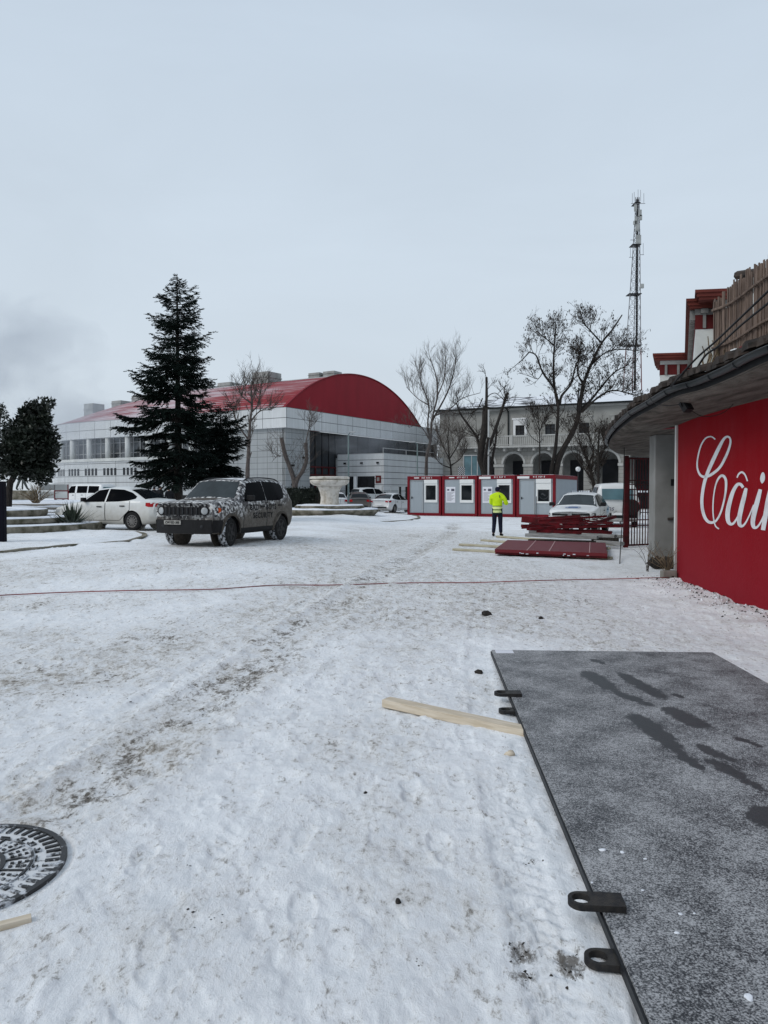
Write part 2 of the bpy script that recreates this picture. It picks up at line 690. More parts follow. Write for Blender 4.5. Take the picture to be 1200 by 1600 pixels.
m['letter'] = MAT('white_sign_paint', (.66, .66, .68), .7, scale=5, col2=(.52, .50, .52), lo=.3, hi=.5)


def ground_mat():
    t = NT('trodden_snow')
    co = t.co('Object')
    dirt = t.n('ShaderNodeAttribute', attribute_name='dirt').outputs['Fac']
    spot = t.n('ShaderNodeAttribute', attribute_name='spot').outputs['Fac']
    st = t.mapping(co, (1.0, .6, 1), rot=(0, 0, .45))
    big = t.noise(co, .5, 4, .6)
    big2 = t.noise(st, 1.5, 5, .6)
    mid = t.noise(st, 8, 8, .72, .4)
    fine = t.noise(st, 30, 7, .78, .3)
    micro = t.noise(co, 85, 4, .75)
    c0 = lambda x, k: t.math('MULTIPLY', t.math('SUBTRACT', x, .5), k)
    # clean compacted snow, greyer in the hollows
    snow = t.ramp(mid, (.30, (.70, .72, .74)), (.55, (.885, .895, .91)))
    # worn-in grey film, patchy
    fk = t.math('ADD', t.math('ADD', big2, c0(mid, 1.6)), t.math('ADD', c0(big, 1.0), c0(fine, 1.2)))
    snow = t.mix(t.ramp(fk, (.45, 0), (1.0, .62)), snow, (.46, .44, .405))
    film = t.math('MULTIPLY', dirt, t.math('ADD', t.math('ADD', .52, c0(mid, 3.0)), c0(fine, 2.0)), clamp=True)
    c = t.mix(film, snow, (.33, .29, .235))
    # flecks of grit and bare wet ground
    d1 = t.math('ADD', t.math('ADD', fine, c0(mid, .55)), t.math('MULTIPLY', dirt, .085))
    c = t.mix(t.ramp(d1, (.585, 0), (.68, .60)), c, (.21, .185, .155))
    d2 = t.math('ADD', t.math('ADD', t.math('MULTIPLY', spot, .34), c0(fine, 1.7)), c0(mid, 1.7))
    d2 = t.math('ADD', d2, t.math('MULTIPLY', dirt, .10))
    c = t.mix(t.ramp(d2, (.34, 0), (.62, .85)), c, (.085, .072, .058))
    d3 = t.math('ADD', t.math('ADD', micro, c0(big2, .25)), c0(fine, .25))
    c = t.mix(t.ramp(d3, (.66, 0), (.73, .7)), c, (.15, .13, .11))
    t.base(c)
    t.rough(.75)
    t.b.inputs['Specular IOR Level'].default_value = .2
    h = t.math('ADD', t.math('MULTIPLY', mid, 1.0), t.math('MULTIPLY', fine, .8))
    t.bump(h, .62, .03)
    return t.mat


m['ground'] = ground_mat()
# ================================================================ ground
def smooth_path(pts, n=8):
    """Catmull-Rom through pts"""
    P = [Vector(p) for p in pts]
    P = [P[0] * 2 - P[1]] + P + [P[-1] * 2 - P[-2]]
    out = []
    for i in range(1, len(P) - 2):
        for k in range(n):
            t = k / n
            a, b, c, d = P[i - 1], P[i], P[i + 1], P[i + 2]
            out.append(0.5 * ((2 * b) + (c - a) * t + (2 * a - 5 * b + 4 * c - d) * t * t + (3 * b - a - 3 * c + d) * t ** 3))
    out.append(P[-2].copy())
    return out


LEFT_KERB = [gnd(px, py, .25) for px, py in ((-330, 880), (-150, 874), (0, 864), (60, 858), (120, 853), (180, 849), (214, 843.5), (226, 837), (212, 832), (170, 830))]
RIGHT_KERB = [gnd(px, py, .02) for px, py in ((438, 801.5), (450, 808), (485, 812.5), (530, 815), (580, 815.5), (625, 814.5), (650, 811), (654, 808), (640, 804.5), (600, 801.5), (560, 799))]


def poly_mask(x, y, poly):
    inside = np.zeros(x.shape, bool)
    n = len(poly)
    for i in range(n):
        x0, y0, x1, y1 = poly[i][0], poly[i][1], poly[(i + 1) % n][0], poly[(i + 1) % n][1]
        c = ((y0 > y) != (y1 > y)) & (x < (x1 - x0) * (y - y0) / (y1 - y0 + 1e-12) + x0)
        inside ^= c
    return inside


def seg_dist(x, y, pts):
    d = np.full(x.shape, 1e9)
    for a, b in zip(pts[:-1], pts[1:]):
        ax, ay, bx, by = a[0], a[1], b[0], b[1]
        L = (bx - ax) ** 2 + (by - ay) ** 2
        t = np.clip(((x - ax) * (bx - ax) + (y - ay) * (by - ay)) / L, 0, 1)
        d = np.minimum(d, np.hypot(x - ax - t * (bx - ax), y - ay - t * (by - ay)))
    return d


def wall_x(y):
    """face of the round red wall"""
    Y = [-3, -1, 1, 3, 5, 7, 8.6, 9.8, 10.8, 11.8, 12.8, 13.75]
    X = [8.6, 7.5, 6.6, 5.9, 5.4, 5.1, 4.97, 4.94, 4.97, 5.05, 5.17, 5.34]
    return np.interp(y, Y, X)


rr = np.concatenate([np.array([0.0, .35, .7, 1.0]), np.geomspace(1.25, 48, 640), np.geomspace(50, 5200, 44)])
fr = np.linspace(-40, 40, 520)
rest = np.linspace(45, 315, 64)
ang = np.radians(np.concatenate([fr, rest]))
A, R = np.meshgrid(ang, rr)
GX, GY = R * np.sin(A), R * np.cos(A)
GZ = .25 * sst(7, 17, GY) * (1 - sst(-3.5, 1.0, GX))
near = 1 - sst(30, 60, R)
GZ = GZ + near * ((fbm(GX * .9, GY * .9, 3, 1) - .5) * .035 + (fbm(GX * 4, GY * 4, 3, 5) - .5) * .016 + (fbm(GX * 13, GY * 13, 2, 9) - .5) * .009 * (1 - sst(8, 20, R)))
# trampled crust: flat plates broken by small pits
cr_ = fbm(GX * 7 + 5, GY * 5.5, 4, 201)
GZ = GZ + near * (sst(.38, .58, cr_) - .6) * .011 * (1 - sst(14, 26, R))
# wheel ruts and dirt
TRACK_A = [(-2.7, 2.4), (-2.1, 3.1), (-1.58, 3.92), (-1.42, 5.3), (-1.05, 7.9), (-.42, 11.6), (.55, 18), (2.4, 28), (3.5, 38)]
TRACK_B = [(-4.8, 4.6), (-3.35, 6.2), (-2.55, 6.9), (-1.9, 9.2), (-1.3, 12.2), (-.4, 18.6), (1.2, 28)]
TRACK_C = [(-.2, 4.6), (.05, 6.2), (.32, 9), (.9, 13), (1.8, 19), (3.0, 27)]
TRACK_D = [(-7.5, 9.5), (-4.6, 10.4), (-2.2, 12.5), (0, 17.5), (2.2, 26)]
TRACK_E = [(-9, 12.5), (-5.5, 13.6), (-2.4, 15.3), (.6, 20), (3.6, 29)]
dirt = np.zeros(R.shape)
wob = (fbm(GX * 1.3, GY * 1.3, 3, 21) - .5) * .5
for pts, w, k in ((TRACK_A, .22, 1.0), (TRACK_B, .40, .82), (TRACK_C, .26, .34), (TRACK_D, .5, .55), (TRACK_E, .6, .5)):
    pts = [tuple(p) for p in smooth_path([(a, b, 0) for a, b in pts], 5)]
    d = seg_dist(GX, GY, pts)
    patch = sst(.32, .60, fbm(GX * .55 + 3, GY * .55, 3, 31))
    dirt = np.maximum(dirt, k * (1 - sst(w * .2, w * 2.9, d + wob * w)) * (.45 + .55 * patch))
    GZ -= near * k * .014 * (1 - sst(w * .3, w * 1.4, d))
    GZ += near * k * .012 * (np.exp(-((d - w * 1.6) / (.35 * w)) ** 2))
broad = sst(.36, .62, fbm(GX * .28, GY * .16, 4, 41)) * sst(5, 9, GY) * (1 - sst(26, 38, GY)) * (1 - sst(1.6, 3.6, GX - GY * .06))
dirt = np.maximum(dirt, .60 * broad)
d = np.hypot((GX + 3.1) / 1.5, (GY - 6.5) / .6)
dirt = np.maximum(dirt, .75 * (1 - sst(.2, 1.2, d + wob * 1.5)))
d = np.hypot((GX + 1.9) / .75, (GY - 3.75) / .5)
dirt = np.maximum(dirt, .7 * (1 - sst(.3, 1.1, d + wob)))
dirt = np.maximum(dirt, .10 * sst(.45, .62, fbm(GX * 1.1, GY * .8, 4, 51)))
# tread bars pressed across the tracks
ph = np.sin((GY * 1.0 - GX * .35 + wob * .35) * 2 * PI / .13)
trd = sst(.45, .62, fbm(GX * .8, GY * .5, 3, 61)) * sst(3.2, 4.6, GY) * (1 - sst(10, 15, GY)) * (1 - sst(.4, 1.4, np.abs(GX + .1 - (GY - 6) * .08) - .1))
GZ += ph * .006 * trd
# chevron tread of a few fresh tyre passes
for pts, w in (([(-.9, 1.5), (-.75, 4), (-.3, 8), (.5, 13), (1.6, 20)], .11), ([(.55, 1.5), (.62, 4), (1.0, 8), (1.75, 13)], .11), ([(-4.2, 6.0), (-2.6, 7.6), (-.2, 9.4), (2.8, 11.2)], .12), ([(-4.6, 7.4), (-2.9, 9.1), (-.4, 10.9), (2.6, 12.6)], .12), ([(-2.3, 2.2), (-2.0, 4.2), (-1.5, 8), (-.7, 13)], .11)):
    pts = [tuple(p) for p in smooth_path([(a, b, 0) for a, b in pts], 4)]
    best = np.full(R.shape, 1e9)
    uu, vv = np.zeros(R.shape), np.zeros(R.shape)
    acc = 0
    for a, b in zip(pts[:-1], pts[1:]):
        L = math.hypot(b[0] - a[0], b[1] - a[1])
        tx, ty = (b[0] - a[0]) / L, (b[1] - a[1]) / L
        u = np.clip((GX - a[0]) * tx + (GY - a[1]) * ty, 0, L)
        v = (GX - a[0]) * -ty + (GY - a[1]) * tx
        d = np.hypot(GX - a[0] - tx * u, GY - a[1] - ty * u)
        mk = d < best
        best = np.where(mk, d, best)
        uu = np.where(mk, acc + u, uu)
        vv = np.where(mk, v, vv)
        acc += L
    pat = sst(.38, .6, fbm(GX * .9 + 7, GY * .6, 3, 301))
    k = (1 - sst(w * .8, w * 1.1, best)) * pat * (1 - sst(15, 24, R))
    GZ -= k * .007
    GZ += k * .006 * np.sign(np.sin((uu + np.abs(vv) * .8) * 2 * PI / .085)) * .8
    GZ += .007 * pat * np.exp(-((best - w * 1.25) / .035) ** 2) * (1 - sst(15, 24, R))
# lumpy snow and rubble along the foot of the red wall
wx = wall_x(GY)
# boot prints pressed into the crust along a few walked lines
rn_ = random.Random(44)
prints = []
for (x0, y0, x1, y1) in ((-.6, 1.6, .3, 6.5), (.75, 2.2, -.2, 9.5), (-2.2, 2.6, -.2, 5.8), (.2, 3.4, 1.0, 9.6), (-3.6, 4.4, .4, 8.8), (1.3, 8.2, 3.6, 12.5), (2.0, 7.9, 4.6, 8.6), (-.9, 2.6, -1.5, 8.2), (3.2, 9.2, 4.2, 13), (-2.6, 8.6, 1.0, 12.4)):
    L = math.hypot(x1 - x0, y1 - y0)
    n = int(L / .62)
    for k in range(n):
        t = k / n
        ux, uy = (x1 - x0) / L, (y1 - y0) / L
        sd = .10 if k % 2 else -.10
        prints.append((x0 + ux * L * t - uy * sd + rn_.uniform(-.05, .05), y0 + uy * L * t + ux * sd + rn_.uniform(-.05, .05), math.atan2(uy, ux) + rn_.uniform(-.25, .25), rn_.uniform(.5, 1.1)))
for (x, y, a, k) in prints:
    u = (GX - x) * math.cos(a) + (GY - y) * math.sin(a)
    v = -(GX - x) * math.sin(a) + (GY - y) * math.cos(a)
    e = np.minimum(((u - .05) / .105) ** 2 + (v / .050) ** 2, ((u + .10) / .05) ** 2 + (v / .038) ** 2)
    GZ = GZ - k * .009 * (1 - sst(.6, 1.25, e)) + k * .004 * np.exp(-((e - 1.6) / .5) ** 2) * (e < 4)
    GZ = GZ + k * .003 * np.sin(u * 2 * PI / .028) * (1 - sst(.6, 1.1, e))
bank = (1 - sst(-.1, 1.0, np.abs(GX - wx + .28))) * (1 - sst(13.2, 14.6, GY)) * sst(-2, 0, GY)
GZ += bank * (.05 + .13 * (fbm(GX * 3.2, GY * 3.2, 4, 71) - .35))
# planted beds: a cushion of unswept snow inside the kerbs
for poly, hgt in ((LEFT_KERB + [Vector((-20, 34, 0)), Vector((-40, 30, 0))], .06), (RIGHT_KERB, .08)):
    ins = poly_mask(GX, GY, poly)
    dk = seg_dist(GX, GY, [tuple(p) for p in poly])
    k = ins * sst(.0, 1.2, dk)
    GZ += k * (hgt + .10 * (fbm(GX * 1.6, GY * 1.6, 4, 81) - .5))
    GZ += ins * .04
    dirt = np.where(ins, dirt * .1, dirt)
    edge = (1 - sst(.0, .9, dk)) * (~ins)
    GZ += edge * .05 * sst(.42, .62, fbm(GX * .9, GY * .9, 2, 91))
spot = np.zeros(R.shape)
for (px, py, r, k) in ((812, 1486, .06, 1.7), (815, 1522, .04, 1.4), (893, 1508, .055, 1.7), (830, 1343, .04, 1.3), (655, 1505, .02, .7), (315, 1430, .06, .7), (905, 938, .3, .8), (165, 1055, .16, .8), (845, 966, .10, .7), (1010, 905, .3, .8), (520, 945, .4, .5), (755, 962, .2, .6)):
    p = gnd(px, py, 0)
    d = np.hypot(GX - p.x, (GY - p.y) * .8)
    spot = np.maximum(spot, k * (1 - sst(r * .2, r * 1.8, d + wob * r * 1.5)))
# streaks of grit drawn out along the direction of travel
th_ = math.radians(17)
UA, VA = GX * math.sin(th_) + GY * math.cos(th_), GX * math.cos(th_) - GY * math.sin(th_)
wv_ = (fbm(UA * .8, VA * .8, 3, 123) - .5) * .8
strk = sst(.50, .68, fbm(UA * 1.1 + wv_, VA * 3.6 + wv_, 5, 131))
for pts, w, k in ((TRACK_A, .30, 1.0), (TRACK_B, .55, .8), (TRACK_C, .3, .35), (TRACK_D, .6, .5), (TRACK_E, .7, .5)):
    pts = [tuple(p) for p in smooth_path([(a, b, 0) for a, b in pts], 5)]
    d = seg_dist(GX, GY, pts)
    spot = np.maximum(spot, k * strk * (1 - sst(w * .4, w * 1.9, d + wob * w)))
spot = np.maximum(spot, .45 * strk * broad)
# flat ground under the cast-iron cover
d = np.hypot(GX + 1.80, GY - 3.14)
GZ = np.where(d < .46, np.minimum(GZ, .0) * 0 - .006, GZ * sst(.44, .62, d) + (1 - sst(.44, .62, d)) * .006)
nr, na = R.shape
co = np.stack([GX, GY, GZ], -1).reshape(-1, 3)
idx = np.arange(nr * na).reshape(nr, na)
q = np.stack([idx[:-1, :], np.roll(idx, -1, 1)[:-1, :], np.roll(idx, -1, 1)[1:, :], idx[1:, :]], -1).reshape(-1, 4)[:, ::-1]
me = bpy.data.meshes.new('ground')
me.vertices.add(len(co))
me.vertices.foreach_set('co', co.ravel())
me.loops.add(q.size)
me.loops.foreach_set('vertex_index', q.ravel())
me.polygons.add(len(q))
me.polygons.foreach_set('loop_start', np.arange(0, q.size, 4))
me.polygons.foreach_set('loop_total', np.full(len(q), 4))
me.update(calc_edges=True)
me.validate()
at_ = me.attributes.new('dirt', 'FLOAT', 'POINT')
at_.data.foreach_set('value', dirt.ravel().astype(np.float32))
at_ = me.attributes.new('spot', 'FLOAT', 'POINT')
at_.data.foreach_set('value', spot.ravel().astype(np.float32))
me.polygons.foreach_set('use_smooth', np.ones(len(me.polygons), bool))
me.materials.append(m['ground'])
ground = link(bpy.data.objects.new('ground', me))
tag(ground, 'trodden snow covering the yard with brown wheel tracks', 'ground', kind='structure')
_gx, _gy, _gzz = GX, GY, GZ


def gzz(x, y):
    """ground height with its bumps (nearest vertex)"""
    r = math.hypot(x, y)
    i = int(np.argmin(np.abs(rr - r)))
    a = math.degrees(math.atan2(x, y)) % 360
    b = np.degrees(ang) % 360
    j = int(np.argmin(np.minimum(np.abs(b - a), 360 - np.abs(b - a))))
    return float(_gzz[i, j])


def kerb(path, w, h, label, z):
    mb = MB()
    P = smooth_path(path, 6)
    rows = []
    for i, p in enumerate(P):
        t = (P[min(i + 1, len(P) - 1)] - P[max(i - 1, 0)]).normalized()
        nrm = Vector((-t.y, t.x, 0))
        k = .008 * math.sin(i * .9)
        rows.append([Vector((p.x, p.y, z - .1)) - nrm * w / 2, Vector((p.x, p.y, z + h + k)) - nrm * w / 2, Vector((p.x, p.y, z + h + k)) + nrm * w / 2, Vector((p.x, p.y, z - .1)) + nrm * w / 2])
    mb.grid(rows)
    mb.add(rows[0], [(0, 1, 2, 3)])
    mb.add(rows[-1], [(3, 2, 1, 0)])
    o = mb.build('kerb', m['mossy_concrete'])
    fix_normals(o)
    tag(o, label, 'kerb', kind='structure')
    return o


kerb(LEFT_KERB[:-1], .15, .05, 'dark curved kerb edging the snowy bed in front of the white saloon', .25)
kerb(RIGHT_KERB, .16, .06, 'dark curved kerb round the snowy bed of the stone urn', .0)

# ================================================================ sky and sun
W = bpy.data.worlds.new('World')
SC.world = W
W.use_nodes = True
nt = W.node_tree
bg = nt.nodes['Background']
sky = nt.nodes.new('ShaderNodeTexSky')
sky.sky_type = 'NISHITA'
sky.sun_disc = False
SUN_EL, SUN_AZ = math.radians(38), math.radians(-120)      # azimuth measured from +y towards +x
sky.sun_elevation = SUN_EL
sky.sun_rotation = SUN_AZ
sky.dust_density = 4
sky.air_density = 1.0
tc = nt.nodes.new('ShaderNodeTexCoord')
sep = nt.nodes.new('ShaderNodeSeparateXYZ')
nt.links.new(tc.outputs['Generated'], sep.inputs[0])
rp = nt.nodes.new('ShaderNodeValToRGB')
e = rp.color_ramp.elements
STOPS = [(.0, (5.35, 5.95, 6.6)), (.12, (5.35, 6.0, 6.75)), (.32, (5.3, 6.05, 6.95)), (.62, (4.7, 5.5, 6.55)), (1.0, (4.3, 5.1, 6.2))]
while len(e) < len(STOPS):
    e.new(.5)
for i, (p, c) in enumerate(STOPS):
    e[i].position = p
    e[i].color = (c[0] / 10 * .98, c[1] / 10 * .985, c[2] / 10 * .97, 1)
nt.links.new(sep.outputs[2], rp.inputs['Fac'])
mp = nt.nodes.new('ShaderNodeMapping')
mp.inputs['Scale'].default_value = (1.2, 1.2, 3.4)
nt.links.new(tc.outputs['Generated'], mp.inputs['Vector'])
no = nt.nodes.new('ShaderNodeTexNoise')
no.inputs['Scale'].default_value = 1.7
no.inputs['Detail'].default_value = 7
no.inputs['Roughness'].default_value = .55
no.inputs['Distortion'].default_value = .5
nt.links.new(mp.outputs[0], no.inputs['Vector'])
cr = nt.nodes.new('ShaderNodeMapRange')
cr.inputs['From Min'].default_value = .3
cr.inputs['From Max'].default_value = .7
cr.inputs['To Min'].default_value = 9.6
cr.inputs['To Max'].default_value = 10.4
nt.links.new(no.outputs['Fac'], cr.inputs['Value'])
vm = nt.nodes.new('ShaderNodeVectorMath')
vm.operation = 'SCALE'
nt.links.new(rp.outputs['Color'], vm.inputs[0])
nt.links.new(cr.outputs[0], vm.inputs['Scale'])
mx = nt.nodes.new('ShaderNodeMix')
mx.data_type = 'RGBA'
mx.inputs[0].default_value = .93
nt.links.new(sky.outputs[0], mx.inputs[6])
nt.links.new(vm.outputs[0], mx.inputs[7])
nt.links.new(mx.outputs[2], bg.inputs['Color'])
bg.inputs['Strength'].default_value = .1

sun = bpy.data.lights.new('sun', 'SUN')
sun.energy = .9
sun.angle = math.radians(25)
sun.color = (1, .97, .93)
so = link(bpy.data.objects.new('sun', sun))
dirv = Vector((math.sin(SUN_AZ) * math.cos(SUN_EL), math.cos(SUN_AZ) * math.cos(SUN_EL), math.sin(SUN_EL)))
so.rotation_euler = (-dirv).to_track_quat('-Z', 'Y').to_euler()
so.location = dirv * 60
SC.view_settings.view_transform = 'Standard'
SC.view_settings.look = 'None'
SC.view_settings.exposure = .30
SC.view_settings.gamma = 1
SC.view_settings.use_curve_mapping = False
SC.cycles.max_bounces = 6
SC.cycles.volume_bounces = 1
SC.cycles.volume_step_rate = 4
SC.cycles.use_denoising = True

# ================================================================ steel plate in front
PL = Vector((1.045, 7.30, 0))
pdir = (Vector((.775, 2.2, 0)) - PL).normalized()          # along the long edge, towards the camera
pacr = Vector((-pdir.y, pdir.x, 0))                        # across, to the right
if pacr.x < 0:
    pacr = -pacr
PW, PLEN, PZ = 2.10, 6.05, .050


def plate_local(px, py):
    p = gnd(px, py, PZ + .012) - Vector((PL.x, PL.y, PZ + .012))
    return p.dot(pacr), p.dot(pdir)


def plate_mat():
    t = NT('frosted_steel_plate')
    co = t.co()
    sx = t.n('ShaderNodeSeparateXYZ')
    t.l(co, sx.inputs[0])
    X, Y = sx.outputs[0], sx.outputs[1]
    X = t.math('ADD', X, t.math('MULTIPLY', t.math('SUBTRACT', t.noise(co, 11, 9, .8), .5), .17))
    Y = t.math('ADD', Y, t.math('MULTIPLY', t.math('SUBTRACT', t.noise(t.mapping(co, (1, 1, 1), (0, 0, 0), (7.3, 2.1, 0)), 13, 9, .85), .5), .30))
    n0 = t.noise(co, 9, 5)
    n1 = t.noise(co, 3.2, 5)
    n00 = t.noise(co, 17, 9, .85)
    mask = None
    # bare streaks where boots slid through the frost
    for (a, b, w) in (((915, 1049), (958, 1078), .055), ((958, 1080), (1018, 1102), .035), ((970, 1052), (1040, 1093), .045),
                      ((1043, 1106), (1102, 1138), .055), ((990, 1116), (1060, 1172), .050), ((1050, 1166), (1100, 1205), .024),
                      ((1090, 1163), (1130, 1185), .032), ((1108, 1186), (1165, 1218), .030), ((1165, 1218), (1192, 1236), .022),
                      ((925, 1030), (943, 1037), .025), ((1052, 1084), (1068, 1091), .018), ((1145, 1150), (1188, 1166), .018),
                      ((1188, 1262), (1200, 1290), .05), ((1120, 1178), (1150, 1190), .016)):
        ax, ay = plate_local(*a)
        bx, by = plate_local(*b)
        L = math.hypot(bx - ax, by - ay)
        ux, uy = (bx - ax) / L, (by - ay) / L
        dx, dy = t.math('SUBTRACT', X, (ax + bx) / 2), t.math('SUBTRACT', Y, (ay + by) / 2)
        u = t.math('ADD', t.math('MULTIPLY', dx, ux), t.math('MULTIPLY', dy, uy))
        v = t.math('SUBTRACT', t.math('MULTIPLY', dx, uy), t.math('MULTIPLY', dy, ux))
        u = t.math('POWER', t.math('ABSOLUTE', t.math('DIVIDE', u, L / 2 + w * .5)), 3)
        v = t.math('POWER', t.math('ABSOLUTE', t.math('DIVIDE', v, w * 1.55)), 2)
        d = t.math('ADD', t.math('ADD', u, v), t.math('MULTIPLY', t.math('SUBTRACT', n00, .5), 3.2))
        mm = t.ramp(t.math('MULTIPLY', d, .5), (.42, 1), (.60, 0))
        mask = mm if mask is None else t.math('MAXIMUM', mask, mm)
    fr = t.noise(co, 140, 4, .65)
    fr2 = t.noise(co, 36, 6, .8)
    f = t.math('ADD', t.math('MULTIPLY', fr, .72), t.math('MULTIPLY', fr2, .30))
    f = t.math('ADD', f, t.math('MULTIPLY', t.math('SUBTRACT', n1, .5), .26))
    f = t.math('ADD', f, t.math('MULTIPLY', t.math('SUBTRACT', n0, .5), .06))
    frost = t.ramp(f, (.44, 0), (.60, 1))
    k = t.math('MULTIPLY', frost, t.math('SUBTRACT', 1.0, t.math('MULTIPLY', mask, .95)))
    bare = t.mix(mask, (.022, .024, .028), (.034, .037, .040))
    t.base(t.mix(k, bare, (.41, .413, .42)))
    t.rough(t.math('ADD', t.math('MULTIPLY', k, .45), .48, clamp=True))
    t.b.inputs['Specular IOR Level'].default_value = .35
    t.bump(f, .35, .004)
    return t.mat


plate_t = thing('steel_plate', 'large dark steel plate with thin frost and bare boot streaks lying on snow', 'steel plate', (PL.x, PL.y, PZ))
plate_t.rotation_euler = (0, 0, math.atan2(pacr.y, pacr.x))
sgn = 1 if Vector((-pacr.y, pacr.x, 0)).dot(pdir) > 0 else -1     # local +y is away, so the plate runs to -y
m['plate'] = None


def plate_mat_signed():
    global plate_local
    old = plate_local

    def loc(px, py, old=old):
        a, b = old(px, py)
        return a, b * sgn
    plate_local = loc
    return plate_mat()


m['plate'] = plate_mat_signed()
mb = MB()
y0, y1 = (0, PLEN * sgn) if sgn > 0 else (PLEN * sgn, 0)
mb.box((0, y0, 0), (PW, y1, .012))
o = mb.build('sheet', m['plate'], plate_t)
mb = MB()
for (a, b) in (((.006, y0, 0), (.006, y1, 0)), ((0, y1 - .006, 0), (PW, y1 - .006, 0)), ((PW - .006, y0, 0), (PW - .006, y1, 0))):
    a, b = Vector(a), Vector(b)
    mb.bar(a + Vector((0, 0, -.018)), b + Vector((0, 0, -.018)), .03, .034)
o = mb.build('edge_angle', m['darksteel'], plate_t)
mb = MB()
a, b = plate_local(774, 1016.5)
mb.box((.03, -.15, .0125), (.20, -.02, .0145))
mb.build('paper_tag', m['paper'], plate_t)


def lug_mesh(L, w, r, th, name):
    """flat bar with a rounded, holed end at -x"""
    out = [(L, -w / 2), (L, w / 2)]
    out += [(0 + w / 2 * math.cos(a), w / 2 * math.sin(a)) for a in np.linspace(PI / 2, 3 * PI / 2, 20)]
    hole = [(r * math.cos(a), r * math.sin(a)) for a in np.linspace(0, 2 * PI, 20, endpoint=False)]
    return plate_with_holes(out, [hole], th, name)


for (px, py, L, z, w) in ((908, 1413, .155, .012 + .0125, .098), (935, 1481, .14, -.028, .094), (783, 1086, .15, .012 + .0125, .105), (790, 1102, .14, -.028, .10)):
    me = lug_mesh(L, w, w * .345, .024, 'lifting_lug')
    me.materials.append(m['lugsteel'])
    lg = link(bpy.data.objects.new('lifting_lug', me), plate_t)
    a, b = plate_local(px, py)
    lg.location = (a, b, z)
    lg.rotation_euler = (0, 0, math.radians(random.uniform(-4, 3)))
    bevel(lg, .002, 1)

# snow crumbs on the plate
def lump_mesh(name, r, seed, mat, flat=.5, detail=2):
    bm = bmesh.new()
    bmesh.ops.create_icosphere(bm, subdivisions=detail, radius=r)
    rnd = random.Random(seed)
    ox, oy = rnd.uniform(0, 50), rnd.uniform(0, 50)
    for v in bm.verts:
        p = v.co.normalized()
        k = 1 + .9 * (float(fbm(np.array([p.x * 1.6 + ox + p.z]), np.array([p.y * 1.6 + oy - p.z]), 3, seed)[0]) - .5)
        v.co = Vector((p.x * r * k, p.y * r * k, p.z * r * k * flat))
    for f in bm.faces:
        f.smooth = True
    me = bpy.data.meshes.new(name)
    bm.to_mesh(me)
    bm.free()
    me.materials.append(mat)
    return me


snow_crumb = [lump_mesh('snow_crumb', .012, s, m['snow'], .45) for s in (3, 4, 5)]
for i, (px, py) in enumerate(((942, 1328), (972, 1332), (1008, 1342), (1004, 1391), (1063, 1428), (1085, 1427), (1170, 1558), (1058, 1458), (925, 1379))):
    p = gnd(px, py, PZ + .014)
    o = link(bpy.data.objects.new('snow_crumb', snow_crumb[i % 3]))
    s = (1.0, .8, .55, .5, .6, .4, 1.1, .7, .4)[i]
    o.scale = (s * 1.2, s, s)
    o.location = p
    o.rotation_euler = (0, 0, i * 1.3)
    tag(o, 'small white snow crumb lying on the frosted steel plate', 'snow crumb', 'snow crumbs on the steel plate')

# ================================================================ timber, stick, cover, litter
def timber(name, a, b, w, h, mat, label, cat='timber', group=None, up=(0, 0, 1)):
    a, b = Vector(a), Vector(b)
    L = (b - a).length
    mb = MB()
    mb.box((0, -w / 2, -h / 2), (L, w / 2, h / 2))
    o = mb.build(name, mat)
    d = (b - a).normalized()
    o.location = a
    y = Vector(up).cross(d).normalized()
    z = d.cross(y)
    o.rotation_euler = Matrix((d, y, z)).transposed().to_euler()
    bevel(o, min(w, h) * .06, 1)
    tag(o, label, cat, group)
    return o


a = gnd(603, 1092, .05)
b = gnd(850, 1142, .05)
ax = (b - a).normalized()
timber('timber_batten', (a.x, a.y, gzz(a.x, a.y) + .030), (b.x, b.y, .016), .105, .058, m['wood'], 'pale pine batten on the snow with one end under the steel plate', 'timber')
a, b = gnd(-60, 1459, .02), gnd(49, 1433, .02)
timber('wooden_stick', (a.x, a.y, .012), (b.x, b.y, .016), .034, .022, m['wood'], 'short wooden stick on the snow beside the cast-iron cover', 'stick')


def cover_mat():
    t = NT('cast_iron_with_snow')
    co = t.co()
    n1 = t.noise(co, 26, 5)
    n0 = t.noise(co, 4.5, 3)
    f = t.math('ADD', n1, t.math('MULTIPLY', t.math('SUBTRACT', n0, .5), .9))
    t.base(t.ramp(f, (.54, (.026, .027, .029)), (.66, (.50, .52, .55))))
    t.rough(.6)
    return t.mat


def cover_snow_mat():
    t = NT('snow_in_iron_relief')
    co = t.co()
    n1 = t.noise(co, 30, 5)
    n0 = t.noise(co, 4.0, 3)
    f = t.math('ADD', n1, t.math('MULTIPLY', t.math('SUBTRACT', n0, .5), 1.2))
    t.base(t.ramp(f, (.30, (.05, .05, .05)), (.44, (.62, .63, .64))))
    t.rough(.8)
    return t.mat


mc = thing('manhole_cover', 'round cast-iron manhole cover with snow packed in its ribbed pattern', 'manhole cover', (-1.80, 3.14, 0))
mb = MB()
mb.lathe([(.02, -.02), (.415, -.02), (.415, .002), (.0, .002)], 64)
mb.build('disc', cover_snow_mat(), mc)
iron = cover_mat()


def ring(r0, r1, z0, z1, n=72):
    q = MB()
    q.smooth = False
    q.lathe([(r0, z0), (r1, z0), (r1, z1), (r0, z1), (r0, z0)], n)
    q.f = [f for f in q.f if len(f) == 4]
    q.m = q.m[:len(q.f)]
    q.s = q.s[:len(q.f)]
    return q


